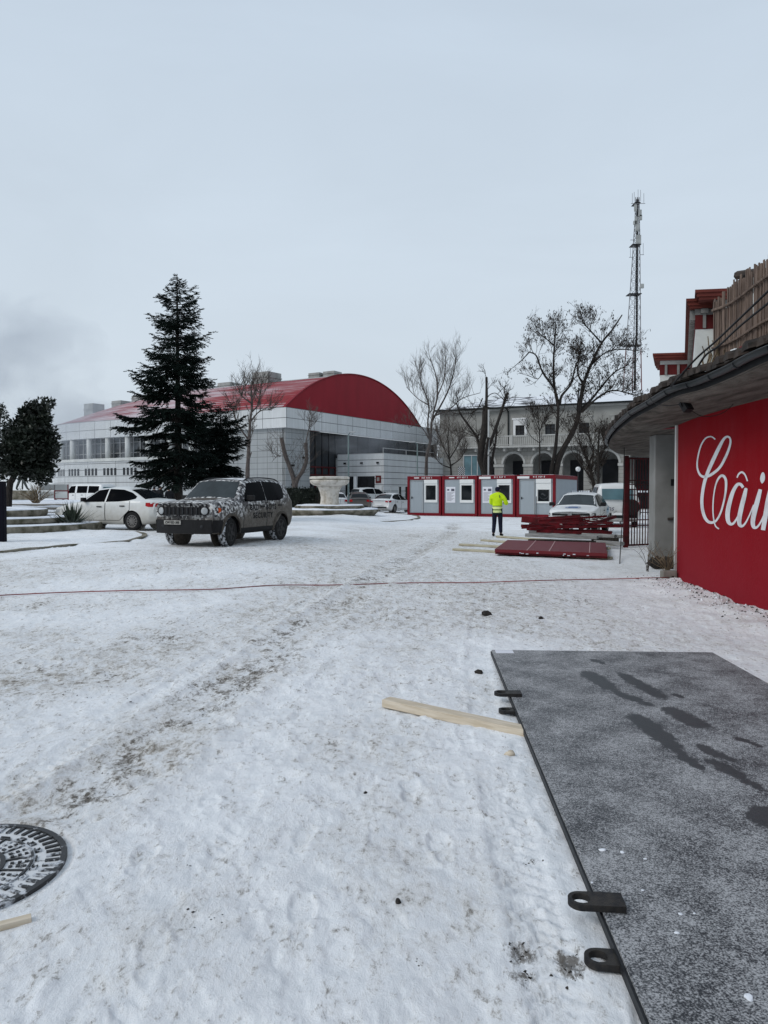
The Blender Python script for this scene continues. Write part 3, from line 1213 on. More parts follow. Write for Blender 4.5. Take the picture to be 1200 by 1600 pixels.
ring(.405, .43, -.02, .012).build('frame', iron, mc)
ring(.165, .185, -.01, .010).build('inner_ring', iron, mc)
ring(.285, .295, -.01, .009).build('middle_ring', iron, mc)
mb = MB()
for k in range(52):
    a = 2 * PI * k / 52
    M_ = Matrix.Rotation(a, 4, 'Z')
    mb.box((.345, -.008, 0), (.402, .008, .010), M_)
for k in range(14):
    a = 2 * PI * k / 14
    M_ = Matrix.Rotation(a, 4, 'Z')
    mb.box((.185, -.004, 0), (.285, .004, .009), M_)
for k in range(42):
    if k % 3 == 0:
        continue
    a = 2 * PI * (k + .0) / 42
    M_ = Matrix.Rotation(a, 4, 'Z')
    for r in (.205, .235, .262):
        mb.box((r, -.008, 0), (r + .014, .006, .008), M_)
for k in range(24):
    a = 2 * PI * (k + .3) / 24
    M_ = Matrix.Rotation(a, 4, 'Z')
    mb.box((.302, -.022, 0), (.309, .022, .009), M_)
    if k % 4 != 1:
        mb.box((.322, -.015, 0), (.327, .015, .009), M_)
        mb.box((.302, -.022, 0), (.327, -.017, .009), M_)
        mb.box((.302, .004, 0), (.324, .010, .009), M_)
mb.build('ribs', iron, mc)

stone_m = MAT('dark_clod', (.05, .045, .04), .95, scale=20, col2=(.018, .016, .014), bump=.5)
chip_m = m['wood']
for i, (px, py, r, lab) in enumerate(((761, 960, .06, 'dark clod of earth farthest along the snow towards the stacked red panels'), (845, 966, .035, 'small brown clod on the snow right of the larger black clod'),
                                      (748, 1052, .035, 'dark curled scrap on the snow beside the far corner of the steel plate'), (797, 1180, .026, 'little yellow wood chip on snow below the pine batten'),
                                      (571, 1238, .010, 'pale brown pebble alone on clean snow left of the steel plate'), (622, 1410, .012, 'small black pebble on snow left of the near lifting lug'))):
    p = gnd(px, py, 0)
    me = lump_mesh('clod', r, 20 + i, chip_m if i == 3 else stone_m, .75)
    o = link(bpy.data.objects.new('wood_chip' if i == 3 else 'clod', me))
    o.location = (p.x, p.y, gzz(p.x, p.y) + r * .18)
    o.scale = (1.25, .9, 1)
    o.rotation_euler = (.2, .1, i)
    tag(o, lab, 'wood chip' if i == 3 else 'clod')
# dirty lumps beside the lugs
mb = MB()
rn = random.Random(5)
for (px, py, n, sp) in ((812, 1486, 18, .035), (815, 1520, 8, .02), (893, 1508, 22, .035), (830, 1343, 9, .02), (655, 1505, 4, .02), (315, 1430, 8, .05), (330, 1432, 5, .03), (300, 1355, 3, .03), (905, 938, 16, .12), (165, 1055, 30, .16), (110, 1090, 30, .25), (335, 1080, 14, .15), (290, 1130, 14, .1), (200, 1200, 20, .14), (170, 1245, 14, .1), (1010, 905, 14, .2)):
    p = gnd(px, py, 0)
    for k in range(n):
        x, y = p.x + rn.gauss(0, sp), p.y + rn.gauss(0, sp)
        r = rn.uniform(.002, .0075) * (1 + .10 * p.y)
        z = gzz(x, y) - r * .3
        q = [Vector((x + rn.uniform(-r, r), y + rn.uniform(-r, r), z + r * .7)), Vector((x + r, y, z)), Vector((x, y + r, z)), Vector((x - r, y, z)), Vector((x, y - r, z))]
        mb.add(q, [(0, 1, 2), (0, 2, 3), (0, 3, 4), (0, 4, 1)])
tag(mb.build('grit', stone_m), 'dark grit scattered on the trodden snow', 'grit', kind='stuff')

# cable across the yard
pts = []
for px, py in ((-80, 935), (0, 930.5), (90, 926), (200, 922.5), (330, 919), (430, 915.5), (520, 914), (640, 913), (740, 912.5), (810, 911.5), (880, 909), (950, 907), (1010, 906.5), (1045, 904)):
    p = gnd(px, py, .02)
    p = gnd(px, py, gzz(p.x, p.y))
    pts.append((p.x, p.y, gzz(p.x, p.y) + .026))
mb = MB()
mb.smooth = True
mb.tube(smooth_path(pts, 5), .0085, 6)
tag(mb.build('cable', m['cable_red']), 'thin red cable stretched across the snowy yard to the red wall', 'cable')
# ================================================================ round red building on the right
rb = thing('round_building', 'round low building with red painted wall, lettering and tiled overhanging eaves', 'building', (6.2, 10, 0))


def P_rb(p):
    return Vector(p) - Vector((6.2, 10, 0))


WALLP = smooth_path([(float(wall_x(y)), y, 0) for y in (-3, -1, 1, 3, 5, 7, 8.6, 9.8, 10.8, 11.8, 12.8, 13.75)], 6)
GUTP = []
for px, py in ((1200, 551), (1144, 578), (1096.5, 598), (1056, 610), (1020, 630), (986, 650), (959, 675), (951, 692)):
    a, b = ray(px, py)
    Y = 1.4 / b
    GUTP.append((a * Y, Y, 3.0))
GUTP = [(7.2, -3, 3), (6.2, -1, 3), (5.35, 1, 3), (4.62, 3, 3), (4.15, 5, 3), (3.92, 6.4, 3)] + GUTP + [(7.5, 24.6, 3), (8.6, 26.4, 3), (10.2, 27.8, 3), (12.4, 28.6, 3)]
GUTP = smooth_path(GUTP, 6)


def normals_of(P):
    out = []
    for i in range(len(P)):
        t = (P[min(i + 1, len(P) - 1)] - P[max(i - 1, 0)])
        t.z = 0
        t.normalize()
        out.append(Vector((t.y, -t.x, 0)))      # to the right of travel = inward
    return out


# wall
mb = MB()
TW = .32
NW = normals_of(WALLP)
hs = np.linspace(-.2, 2.9, 9)
mb.grid([[P_rb((p.x, p.y, h)) for h in hs] for p in WALLP])
mb.grid([[P_rb((p.x + n.x * TW, p.y + n.y * TW, h)) for h in hs[::-1]] for p, n in zip(WALLP, NW)])
p, n = WALLP[-1], NW[-1]
mb.grid([[P_rb((p.x + n.x * TW * k, p.y + n.y * TW * k, h)) for h in hs] for k in (0, 1)])
o = mb.build('wall', m['red_wall'], rb)
fix_normals(o)
# pale corner trim at the end of the wall
mb = MB()
c0 = P_rb((p.x - .018, p.y + .03, 0))
mb.box((c0.x - .02, c0.y - .045, .12), (c0.x + .03, c0.y + .02, 2.80))
mb.build('corner_trim', m['white_dirty'], rb)
# soffit, from the gutter in to the ceiling
NG = normals_of(GUTP)
mb = MB()
rows = []
for p, n in zip(GUTP, NG):
    r = [p + Vector((0, 0, -.085)), p + n * .10 + Vector((0, 0, -.16)), p + n * .5 + Vector((0, 0, -.19)), p + n * 1.4 + Vector((0, 0, -.205)), p + n * 4.2 + Vector((0, 0, -.21))]
    rows.append([P_rb(q) for q in r])
mb.smooth = True
mb.grid(rows)
mb.build('soffit', m['soffit'], rb)
# roof slope above the eaves
mb = MB()
mb.grid([[P_rb(p + n * d + Vector((0, 0, z))) for d, z in ((-.02, .02), (.0, .07), (1.2, .36), (4.6, .9))] for p, n in zip(GUTP, NG)])
mb.build('roof', m['tile'], rb)
# tiles along the eave
mb = MB()
acc = 0
rn = random.Random(2)
for i in range(len(GUTP) - 1):
    a, b = GUTP[i], GUTP[i + 1]
    L = (b - a).length
    while acc < L:
        if True:
            t = acc / L
            p = a.lerp(b, t)
            n = NG[i].lerp(NG[i + 1], t).normalized()
            q0 = p - n * (.08 + rn.uniform(-.03, .05)) + Vector((0, 0, .085 + rn.uniform(-.01, .03)))
            q1 = p + n * 1.1 + Vector((0, 0, .38))
            tt = Vector((-n.y, n.x, 0))
            up = Vector((0, 0, 1))
            vs, fs = [], []
            for q in (q0, q0.lerp(q1, .4), q1):
                for k in range(6):
                    an = PI * k / 5
                    vs.append(P_rb(q + tt * math.cos(an) * .088 + up * math.sin(an) * .095))
            for j in range(2):
                for k in range(5):
                    fs.append((j * 6 + k, j * 6 + k + 1, (j + 1) * 6 + k + 1, (j + 1) * 6 + k))
            fs.append((0, 1, 2, 3, 4, 5))
            mb.add(vs, fs)
        acc += .21
    acc -= L
mb.build('roof_tiles', m['tile'], rb)
mb = MB()
for i in range(0, len(GUTP) - 1):
    if rn.random() < .6 and GUTP[i].y > 6:
        a, b = GUTP[i], GUTP[i + 1]
        n = NG[i]
        w = rn.uniform(.06, .16)
        z = .17 + rn.uniform(-.01, .02)
        mb = MB()
        mb.smooth = True
        mb.grid([[P_rb(q + n * d + Vector((0, 0, z + zz))) for d, zz in ((.02, -.03), (.05, .02), (.05 + w, .05), (.3, .06))] for q in (a.lerp(b, .1), a.lerp(b, .35), a.lerp(b, .8))])
        mb.build('roof_snow', m['snow'], rb)
# gutter and its brackets
mb = MB()
mb.smooth = True
rows = []
for p, n in zip(GUTP, NG):
    r = []
    for k in range(9):
        an = PI + PI * k / 8
        r.append(P_rb(p - n * (.05 + .05 * math.cos(an)) + Vector((0, 0, .03 + .06 * math.sin(an)))))
    rows.append(r)
mb.grid(rows)
for dz, off in ((.03, -.10), (.03, 0.0)):
    mb.tube([P_rb(p + n * off + Vector((0, 0, dz))) for p, n in zip(GUTP, NG)], .011, 5)
gut = mb.build('gutter', m['gutter'], rb)
mb = MB()
for i in range(20, len(GUTP) - 8, 5):
    p, n = GUTP[i], NG[i]
    mb = MB()
    pts = [p - n * (.05 + .055 * math.cos(PI + PI * k / 8)) + Vector((0, 0, .03 + .066 * math.sin(PI + PI * k / 8))) for k in range(9)]
    mb.tube([P_rb(q) for q in pts], .008, 5)
    mb.build('gutter_bracket', m['darksteel'], gut)
# dark fascia board behind the gutter
mb = MB()
mb.grid([[P_rb(p + n * .015 + Vector((0, 0, z))) for z in (-.10, .08)] for p, n in zip(GUTP, NG)])
mb.build('fascia', m['black'], rb)
# pillar and the next ones of the colonnade
for (x, y, w) in ((5.72, 15.95, .56), (9.6, 23.9, .5)):
    mb = MB()
    M_ = Matrix.Translation(P_rb((x, y, 0))) @ Matrix.Rotation(math.radians(-8), 4, 'Z')
    mb.box((0, 0, -.2), (w, .6, 2.8), M_)
    bevel(mb.build('pillar', m['pillar'], rb), .012, 2)
    if x < 6:
        mb = MB()
        mb.box((.32, -.012, 1.72), (.44, .0, 1.86), M_)
        mb.build('junction_box', m['black'], rb)
        mb = MB()
        mb.tube([M_ @ Vector((.26, -.03, 1.02)), M_ @ Vector((.42, -.03, 1.03))], .03, 7)
        mb.build('rusty_bracket', m['tile'], rb)
# back of the porch: inner wall of the building
mb = MB()
mb.box((P_rb((6.55, 0, 0)).x, P_rb((0, 13.75, 0)).y, -.2), (P_rb((11.5, 0, 0)).x, P_rb((0, 14.0, 0)).y, 2.8))
mb.build('porch_wall', m['pillar'], rb)
# red conduit across the soffit
mb = MB()
q = [(at(973, 664, 17.2)), at(977, 677, 17.3), at(1015, 671, 15.4), at(1060, 668, 13.9)]
mb.tube([P_rb(v) for v in q], .02, 5)
mb.build('red_conduit', m['redframe'], rb)

# ---- painted script on the wall: strokes traced as ribbons lying on the curved face
WY = np.array([p.y for p in WALLP])
WX = np.array([p.x for p in WALLP])


def on_wall(px, py):
    a, b = ray(px, py)
    lo, hi = 4.0, 13.74
    for _ in range(40):
        mid = (lo + hi) / 2
        if a * mid - float(np.interp(mid, WY, WX)) > 0:
            hi = mid
        else:
            lo = mid
    Y = (lo + hi) / 2
    return Y, CH + b * Y


def wall_pt(Y, z, off=.006):
    x = float(np.interp(Y, WY, WX))
    x2 = float(np.interp(Y + .05, WY, WX))
    t = Vector((x2 - x, .05, 0)).normalized()
    n = Vector((-t.y, t.x, 0))
    return Vector((x, Y, z)) + n * off


def stroke(mb, pts):
    """pts (crop x, crop y, width in crop px)"""
    P = smooth_path([Vector((930 + x / 4.444, 660 + y / 4.444, w / 4.444)) for x, y, w in pts], 7)
    L, Rr = [], []
    for i, p in enumerate(P):
        t = P[min(i + 1, len(P) - 1)] - P[max(i - 1, 0)]
        t.z = 0
        t.normalize()
        n = Vector((-t.y, t.x, 0))
        for lst, s in ((L, 1), (Rr, -1)):
            q = p + n * s * p.z / 2
            Y, z = on_wall(q.x, q.y)
            lst.append((Y, z))
    off = .005 + .0012 * random.random()
    rows = []
    for a, b in zip(L, Rr):
        rows.append([P_rb(wall_pt(*a, off)), P_rb(wall_pt((a[0] + b[0]) / 2, (a[1] + b[1]) / 2, off)), P_rb(wall_pt(*b, off))])
    mb.grid(rows)


mb = MB()
stroke(mb, [(836, 118, 9), (818, 103, 9), (798, 99, 9), (768, 112, 10), (738, 158, 10), (718, 228, 10), (710, 290, 11), (718, 340, 13), (740, 372, 16), (770, 377, 18), (812, 360, 19), (868, 312, 18), (912, 232, 18), (938, 160, 15), (941, 118, 13), (924, 99, 13), (897, 114, 17), (862, 176, 24), (822, 260, 26), (786, 342, 24), (764, 405, 23), (750, 472, 22), (743, 540, 22), (747, 602, 22), (762, 655, 22), (786, 688, 20), (816, 695, 18), (846, 678, 14), (876, 620, 13), (900, 530, 13), (911, 450, 16), (908, 395, 18), (888, 370, 18), (864, 382, 15), (842, 425, 11), (828, 490, 9), (821, 560, 9), (821, 630, 9), (829, 690, 9), (840, 722, 9), (862, 740, 9)])
stroke(mb, [(1030, 452, 20), (1012, 430, 20), (988, 434, 22), (960, 480, 26), (936, 555, 30), (922, 630, 32), (926, 685, 28), (944, 706, 20), (966, 697, 15), (996, 648, 12), (1024, 572, 12), (1042, 500, 12), (1050, 455, 12)])
stroke(mb, [(1050, 458, 22), (1036, 520, 30), (1018, 590, 32), (1004, 660, 32), (1004, 705, 28), (1022, 720, 18), (1046, 698, 12), (1076, 640, 10), (1104, 572, 10)])
stroke(mb, [(1150, 465, 24), (1132, 535, 32), (1112, 610, 34), (1098, 680, 32), (1102, 722, 26), (1122, 730, 16), (1148, 700, 12), (1176, 640, 11), (1200, 560, 11)])
stroke(mb, [(1222, 455, 26), (1206, 530, 34), (1190, 620, 34), (1176, 700, 32), (1168, 748, 30)])
stroke(mb, [(1180, 690, 12), (1206, 590, 14), (1240, 500, 18), (1270, 470, 24), (1290, 500, 32), (1284, 590, 34), (1262, 690, 32), (1270, 735, 22)])
stroke(mb, [(987, 384, 9), (1000, 358, 12), (1022, 346, 13), (1044, 366, 11), (1060, 408, 9)])
stroke(mb, [(1168, 347, 10), (1167, 362, 26), (1165, 385, 34), (1163, 405, 28), (1161, 423, 8)])
mb.smooth = False
lt = mb.build('painted_lettering', m['letter'], rb)
lt['label'] = 'white script lettering painted on the red wall'

# ---- things on or under the eaves
fl = thing('floodlight', 'black floodlight hanging under the eaves of the red building', 'floodlight', at(1071, 634, 10.6))
mb = MB()
M_ = Matrix.Rotation(math.radians(25), 4, 'Z') @ Matrix.Rotation(math.radians(-35), 4, 'X')
mb.box((-.07, -.05, -.10), (.07, .04, .06), M_)
bevel(mb.build('housing', m['black'], fl), .01, 2)
mb = MB()
mb.box((-.055, -.056, -.085), (.055, -.052, .045), M_)
mb.build('lamp_glass', m['glass'], fl)
mb = MB()
for s in (-1, 1):
    mb.bar(M_ @ Vector((s * .085, 0, -.02)), Vector((s * .085, .05, .17)), .012, .02)
mb.bar(Vector((-.085, .05, .17)), Vector((.085, .05, .17)), .02, .012)
mb.build('bracket', m['black'], fl)
mb = MB()
mb.tube(smooth_path([Vector((0, .03, .03)), Vector((-.22, .15, .02)), Vector((-.36, .25, .08)), Vector((-.42, .3, .2))], 6), .006, 5)
mb.tube(smooth_path([Vector((.05, .0, -.05)), Vector((.3, .1, -.14)), Vector((.5, -.1, -.1)), Vector((.66, -.2, .1))], 6), .005, 5)
mb.build('lead', m['cable_black'], fl)

# slatted screen on the terrace
sf = thing('slat_fence', 'weathered brown slat screen standing on the roof of the red building', 'fence', (4.6, 8, 3.2))
O = Vector((4.6, 8, 3.2))
mb = MB()
FP = []
for p, n in zip(GUTP, NG):
    if 2.5 < p.y < 10.25:
        FP.append(p + n * .42)
FP = FP + [Vector((FP[-1].x + .25, FP[-1].y + .12, 3)), Vector((FP[-1].x + .9, FP[-1].y + .35, 3))]
rn = random.Random(11)
posts = []
for a, b in zip(FP[:-1], FP[1:]):
    L = (b - a).length
    d = (b - a) / L
    s = 0
    while s < L:
        w = rn.uniform(.018, .036)
        p = a + d * s
        top = 4.26 + rn.uniform(-.05, .05) + .05 * math.sin(p.y * 2.2) - .35 * max(0, p.y - 10.0)
        lean = rn.uniform(-.03, .03)
        base = Vector((p.x, p.y, 3.18)) - O
        tp = Vector((p.x, p.y, top)) + d * lean - O
        dz = rn.uniform(-.012, .012)
        q = Vector((d.y, -d.x, 0)) * dz
        mb.bar(base + q, tp + q, w, .014, up=(d.y, -d.x, 0))
        s += w + rn.uniform(.001, .012)
mb.build('slats', m['reed'], sf)
for zz, off in ((4.05, -.03), (3.55, -.03), (3.3, -.025)):
    mb = MB()
    mb.tube([Vector((p.x - .035, p.y, zz + .02 * math.sin(p.y * 3))) - O for p in FP[:-2]], .018, 6)
    mb.build('rail', m['reed'], sf)
for k, i in enumerate(range(2, len(FP), 7)):
    mb = MB()
    p = FP[i]
    mb.tube([Vector((p.x + .05, p.y, 3.1)) - O, Vector((p.x + .05, p.y, 4.1)) - O], .03, 7)
    mb.build('post', m['bark_grey'], sf)
mb = MB()
rn = random.Random(4)
for k in range(16):
    p = FP[-3 - (k % 3)]
    h = rn.uniform(.3, .8)
    pts = [Vector((p.x + rn.uniform(-.15, .2), p.y + rn.uniform(-.15, .25), 3.15)) - O]
    for j in range(4):
        pts.append(pts[-1] + Vector((rn.uniform(-.06, .07), rn.uniform(-.06, .06), h / 4)))
    mb.tube(pts, [.016, .014, .012, .009, .006], 5)
mb.build('dead_creeper', m['dry'], sf)

for (pts, lab) in (([(1054, 604, 10.2), (1092, 562, 9.8), (1125, 533, 9.4), (1160, 500, 8.8), (1215, 448, 8.0)], 'upper black cable slanting across the slat screen'),
                   ([(1090, 584, 9.8), (1108, 556, 9.6), (1130, 540, 9.3), (1165, 508, 8.6), (1215, 468, 7.9)], 'lower black cable slanting across the slat screen')):
    mb = MB()
    mb.smooth = True
    mb.tube(smooth_path([at(*p) - Vector((.05, 0, 0)) for p in pts], 6), .014, 6)
    tag(mb.build('overhead_cable', m['cable_black']), lab, 'cable')
mb = MB()
c = at(1188, 536, 8.35)
for k in range(7):
    mb.cur = k % 2
    mb.box((c.x - .12 + k * .045, c.y + .34 - k * .12, 3.12), (c.x - .10 + k * .045, c.y + .46 - k * .12, 3.12 + .12 + .012 * k))
tag(mb.build('striped_board', [m['white'], m['redframe']]), 'red and white striped board lying along the tiled eaves', 'striped board')
mb = MB()
pts = [at(975, 688, 21.0), at(975.5, 740, 20.3), at(973, 800, 19.6), at(970, 850, 18.9), at(968, 888, 16.2)]
mb.tube(smooth_path(pts, 5), .012, 5)
tag(mb.build('hanging_wire', m['cable_black']), 'thin black wire hanging from the eaves down to the snow', 'wire')

# roof corner behind the screen
rc = thing('chimney_stack', 'grey flared chimney cap with dark tiles rising behind the slat screen', 'chimney', at(1180, 600, 12))
O = Vector(rc.location)
M_ = Matrix.Rotation(math.radians(12), 4, 'Z')
zt = at(1180, 432, 12).z - O.z
M_ = M_ @ Matrix.Translation((.16, .1, 0)) @ Matrix.Scale(.62, 4, Vector((1, 0, 0))) @ Matrix.Scale(.62, 4, Vector((0, 1, 0)))
mb = MB()
mb.box((-.07, -.1, -.6), (.5, .5, zt - .02), M_)
mb.build('shaft', m['white_dirty'], rc)
mb = MB()
vs = []
for s, z in ((.0, zt - .2), (.15, zt - .02), (.15, zt + .02)):
    vs.append([M_ @ Vector(p) for p in ((-.07 - s, -.1 - s, z), (.5 + s, -.1 - s, z), (.5 + s, .5 + s, z), (-.07 - s, .5 + s, z), (-.07 - s, -.1 - s, z))])
mb.grid(vs)
mb.build('cap', m['pillar'], rc)
mb = MB()
for k in range(6):
    mb.tube([M_ @ Vector((-.20 + k * .15, -.30, zt + .05)), M_ @ Vector((-.20 + k * .15, .66, zt + .16))], .07, 7)
mb.build('roof_tiles', m['tile'], rc)

# rubble along the wall foot
mb = MB()
rn = random.Random(12)
for k in range(1300):
    y = rn.uniform(6.5, 14.2)
    x = float(wall_x(y)) - abs(rn.gauss(.0, .30)) - .02
    if y > 13.75:
        x += rn.uniform(0, .5)
    r = rn.uniform(.005, .019) * (2.0 if rn.random() < .05 else 1)
    mb.cur = 0 if rn.random() < .55 else 1
    z = gzz(x, y)
    q = []
    for j in range(6):
        d = ((1, 0, 0), (-1, 0, 0), (0, 1, 0), (0, -1, 0), (0, 0, 1), (0, 0, -1))[j]
        q.append(Vector((x, y, z - r * .1)) + Vector(d) * r * rn.uniform(.6, 1.3) * (.8 if j > 3 else 1))
    mb.add(q, [(4, 0, 2), (4, 2, 1), (4, 1, 3), (4, 3, 0), (5, 2, 0), (5, 1, 2), (5, 3, 1), (5, 0, 3)])
tag(mb.build('rubble', [m['soil'], m['snow']]), 'broken stones and snow lumps along the foot of the red wall', 'rubble', kind='stuff')
# soil heap at the pillar's foot
mb = MB()
for k in range(26):
    x, y = 5.60 + rn.random() * .75, 15.78 - abs(rn.gauss(0, .10))
    r = rn.uniform(.09, .17)
    q = []
    for j in range(6):
        d = ((1, 0, 0), (-1, 0, 0), (0, 1, 0), (0, -1, 0), (0, 0, 1), (0, 0, -1))[j]
        q.append(Vector((x, y, .10)) + Vector(d) * r * rn.uniform(.7, 1.3))
    mb.add(q, [(4, 0, 2), (4, 2, 1), (4, 1, 3), (4, 3, 0), (5, 2, 0), (5, 1, 2), (5, 3, 1), (5, 0, 3)])
tag(mb.build('rubble', m['soil']), 'heap of dark broken rubble at the foot of the grey pillar', 'rubble', kind='stuff')
mb = MB()
mb.box((5.02, 13.55, 0), (5.28, 13.72, .17))
o = mb.build('stone_block', m['concrete'])
bevel(o, .02, 2)
tag(o, 'small pale concrete block at the near corner of the red wall', 'block')


def weed(loc, n, h, spread, lab, mat, name='dry_weed'):
    mb = MB()
    rn = random.Random(int(loc[0] * 100))
    for k in range(n):
        a = rn.uniform(0, 2 * PI)
        L = h * rn.uniform(.5, 1.1)
        s = spread * rn.uniform(.2, 1)
        pts = [Vector((math.cos(a) * s * t * t * 1.0 + rn.uniform(-.02, .02), math.sin(a) * s * t * t, L * t)) for t in (0, .3, .6, .85, 1)]
        mb.tube(pts, [.006, .006, .005, .004, .003], 4)
        for j in range(3):
            b = pts[2 + j % 3]
            mb.tube([b, b + Vector((rn.uniform(-.1, .1), rn.uniform(-.1, .1), rn.uniform(.02, .12)))], [.004, .002], 3)
    o = mb.build(name, mat)
    o.location = loc
    tag(o, lab, 'weed')
    return o


p = gnd(1042, 905)
weed((p.x, p.y, gzz(p.x, p.y)), 24, .5, .45, 'dry brown weed stalks in snow at the corner of the red wall', m['dry'])
p = gnd(1012, 893)
weed((p.x, p.y, gzz(p.x, p.y)), 8, .55, .25, 'few bare weed stalks in front of the grey pillar', m['twig'])

# ---- gate
gt = thing('metal_gate', 'tall dark red barred metal gate standing open beside the grey pillar', 'gate', (6.92, 21.6, 0))
mb = MB()
mb.box((-.06, -.06, -.05), (.06, .06, 2.62))
mb.build('post', m['gate_red'], gt)
M_ = Matrix.Rotation(math.radians(26), 4, 'Z')
mb = MB()
for k in range(14):
    x = .12 + k * .105
    mb.box((x - .011, -.011, .05), (x + .011, .011, 2.58), M_)
mb.build('bars', m['gate_red'], gt)
for z, hh in ((.06, .05), (.62, .03), (.78, .03), (1.50, .03), (1.66, .03), (1.80, .03), (1.92, .03), (2.55, .05)):
    mb = MB()
    mb.box((.06, -.018, z - hh / 2), (1.58, .018, z + hh / 2), M_)
    mb.build('rail', m['gate_red'], gt)

# ================================================================ house behind, white with brick-red cornice
hb = thing('corner_house', 'tall white house with brick-red cornice and frieze behind the red building', 'house', (11.0, 27.7, 0))
O = Vector((11.0, 27.7, 0))
vd = Vector((.366, .9306, 0)).normalized()                 # side wall runs away
rd = Vector((.985, -.17, 0)).normalized()                  # front runs to the right, slightly nearer
ZT = at(1067, 470, 27.7).z
ov = .34


def hp(r, v, z):
    return rd * r + vd * v + Vector((0, 0, z))


def hbox(mb, r0, r1, v0, v1, z0, z1):
    vs = [hp(r, v, z) for z in (z0, z1) for r, v in ((r0, v0), (r1, v0), (r1, v1), (r0, v1))]
    mb.add(vs, [(0, 3, 2, 1), (4, 5, 6, 7), (0, 1, 5, 4), (1, 2, 6, 5), (2, 3, 7, 6), (3, 0, 4, 7)])


mb = MB()
hbox(mb, ov, 4.5, ov, 12, 0, ZT - .22)
hbox(mb, ov + .62, 4.5, -.35, ov, 0, ZT - .1)
hbox(mb, -1.2, ov, 12.0, 15, 0, ZT - .2)
mb.build('wall', m['white_dirty'], hb)
mb = MB()
for (z0, z1, k) in ((-.25, -.15, .62), (-.15, -.02, .82), (-.02, .08, 1.0)):
    e_ = ov * (1 - k)
    hbox(mb, e_, 4.9, e_, 12.6, ZT + z0, ZT + z1)
    hbox(mb, e_ - 1.55 + .0, 4.9, 11.6 + e_, 15.2, ZT + z0 + .03, ZT + z1 + .03)
for (z0, z1, k) in ((-.05, .05, .62), (.05, .18, .82), (.18, .28, 1.0)):
    e_ = ov * (1 - k)
    hbox(mb, e_ + .30, 4.95, -.35 - ov * k, .2, ZT + z0 - .06, ZT + z1 - .06)
mb.build('cornice', m['cornice_red'], hb)
mb = MB()
hbox(mb, ov - .015, 4.5, ov - .015, 11.9, ZT - .98, ZT - .46)
hbox(mb, ov + .605, 4.5, -.365, ov, ZT - .92, ZT - .40)
hbox(mb, -1.22, ov + .0, 11.985, 13, ZT - .95, ZT - .42)
mb.build('frieze', m['cornice_deep'], hb)
mb = MB()
hbox(mb, ov - .03, 4.5, ov - .03, 11.9, ZT - .46, ZT - .25)
hbox(mb, ov + .59, 4.5, -.38, ov, ZT - .40, ZT - .11)
for k in range(34):
    v = .45 + k * .345
    hbox(mb, .14, ov, v, v + .17, ZT - .62, ZT - .26)
for r in (.34 + .31, 1.75, 2.6, 3.3, 3.95):
    v0 = ov if r < .9 else -.365
    zo = 0 if r < .9 else .03
    hbox(mb, r - .055, r + .055, v0 - .07, v0, ZT - .95 + zo, ZT - .40 + zo)
    hbox(mb, r - .13, r + .13, v0 - .16, v0, ZT - .42 + zo, ZT - .26 + zo)
for r in (-.9, -.3):
    hbox(mb, r - .06, r + .06, 11.9, 12.0, ZT - .95, ZT - .42)
mb.build('modillions', m['pillar'], hb)
fix_normals(kids(hb)[0])
# ================================================================ sports hall with red barrel roof
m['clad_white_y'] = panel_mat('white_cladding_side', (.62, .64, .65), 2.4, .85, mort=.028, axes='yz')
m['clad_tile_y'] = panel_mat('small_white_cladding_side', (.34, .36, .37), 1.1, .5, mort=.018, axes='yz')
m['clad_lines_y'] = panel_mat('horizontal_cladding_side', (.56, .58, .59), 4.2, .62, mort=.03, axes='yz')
UU = Vector((.527, .85, 0)).normalized()
AC = Vector((-8.04, 62, 0))
HW_, ZE, RISE = 22.3, 8.54, 3.85
RAD = ((HW_ / 2) ** 2 + RISE ** 2) / (2 * RISE)
hall = thing('sports_hall', 'long white clad hall with red barrel roof and red arched gable', 'hall', AC, math.atan2(UU.y, UU.x))


def prof(t):
    return math.sqrt(max(0, RAD ** 2 - (t - HW_ / 2) ** 2)) - (RAD - RISE)


def send(t):
    k = (t - HW_ / 2) / (HW_ / 2)
    return 27 + 12.5 * math.sqrt(max(0, 1 - k * k))


def roof_z(t, s):
    s1, s2 = 16.0, send(t) + .01
    k = 1 - max(0, (s - s1) / (max(s2, s1 + 1) - s1)) ** 2.2
    return ZE + prof(t) * max(0, k)


mb = MB()
mb.smooth = True
TT = np.linspace(0, HW_, 41)
mb.grid([[(t, .05 + (send(t) - .05) * k, roof_z(t, .05 + (send(t) - .05) * k)) for k in np.linspace(0, 1, 40)] for t in TT])
o = mb.build('roof', m['roof_red'], hall)
# gable arch
mb = MB()
arc = [(t, ZE + prof(t) + .10) for t in np.linspace(-.12, HW_ + .12, 60)]
poly = [(p[0], p[1]) for p in arc] + [(HW_ + .12, ZE - .02), (-.12, ZE - .02)]
M_ = Matrix(((1, 0, 0, 0), (0, 0, 1, 0), (0, 1, 0, 0), (0, 0, 0, 1)))
mb.prism(poly, -.12, .22, M_)
g = mb.build('gable', m['gable_red'], hall)
fix_normals(g)
mb = MB()
mb.tube([(t, -.13, z) for t, z in arc], .07, 6)
mb.build('gable_trim', m['redframe'], g)
# white band round the eaves
mb = MB()
mb.box((-.10, -.10, 6.85), (26.9, .25, ZE))
mb.build('front_band', m['clad_white'], hall)
outl = smooth_path([(0, .25, 0), (0, 9, 0), (0, 18, 0), (0, 26, 0), (.5, 30, 0), (2.0, 33.6, 0), (4.8, 36.8, 0), (8.6, 39, 0), (12, 39.6, 0)], 6)


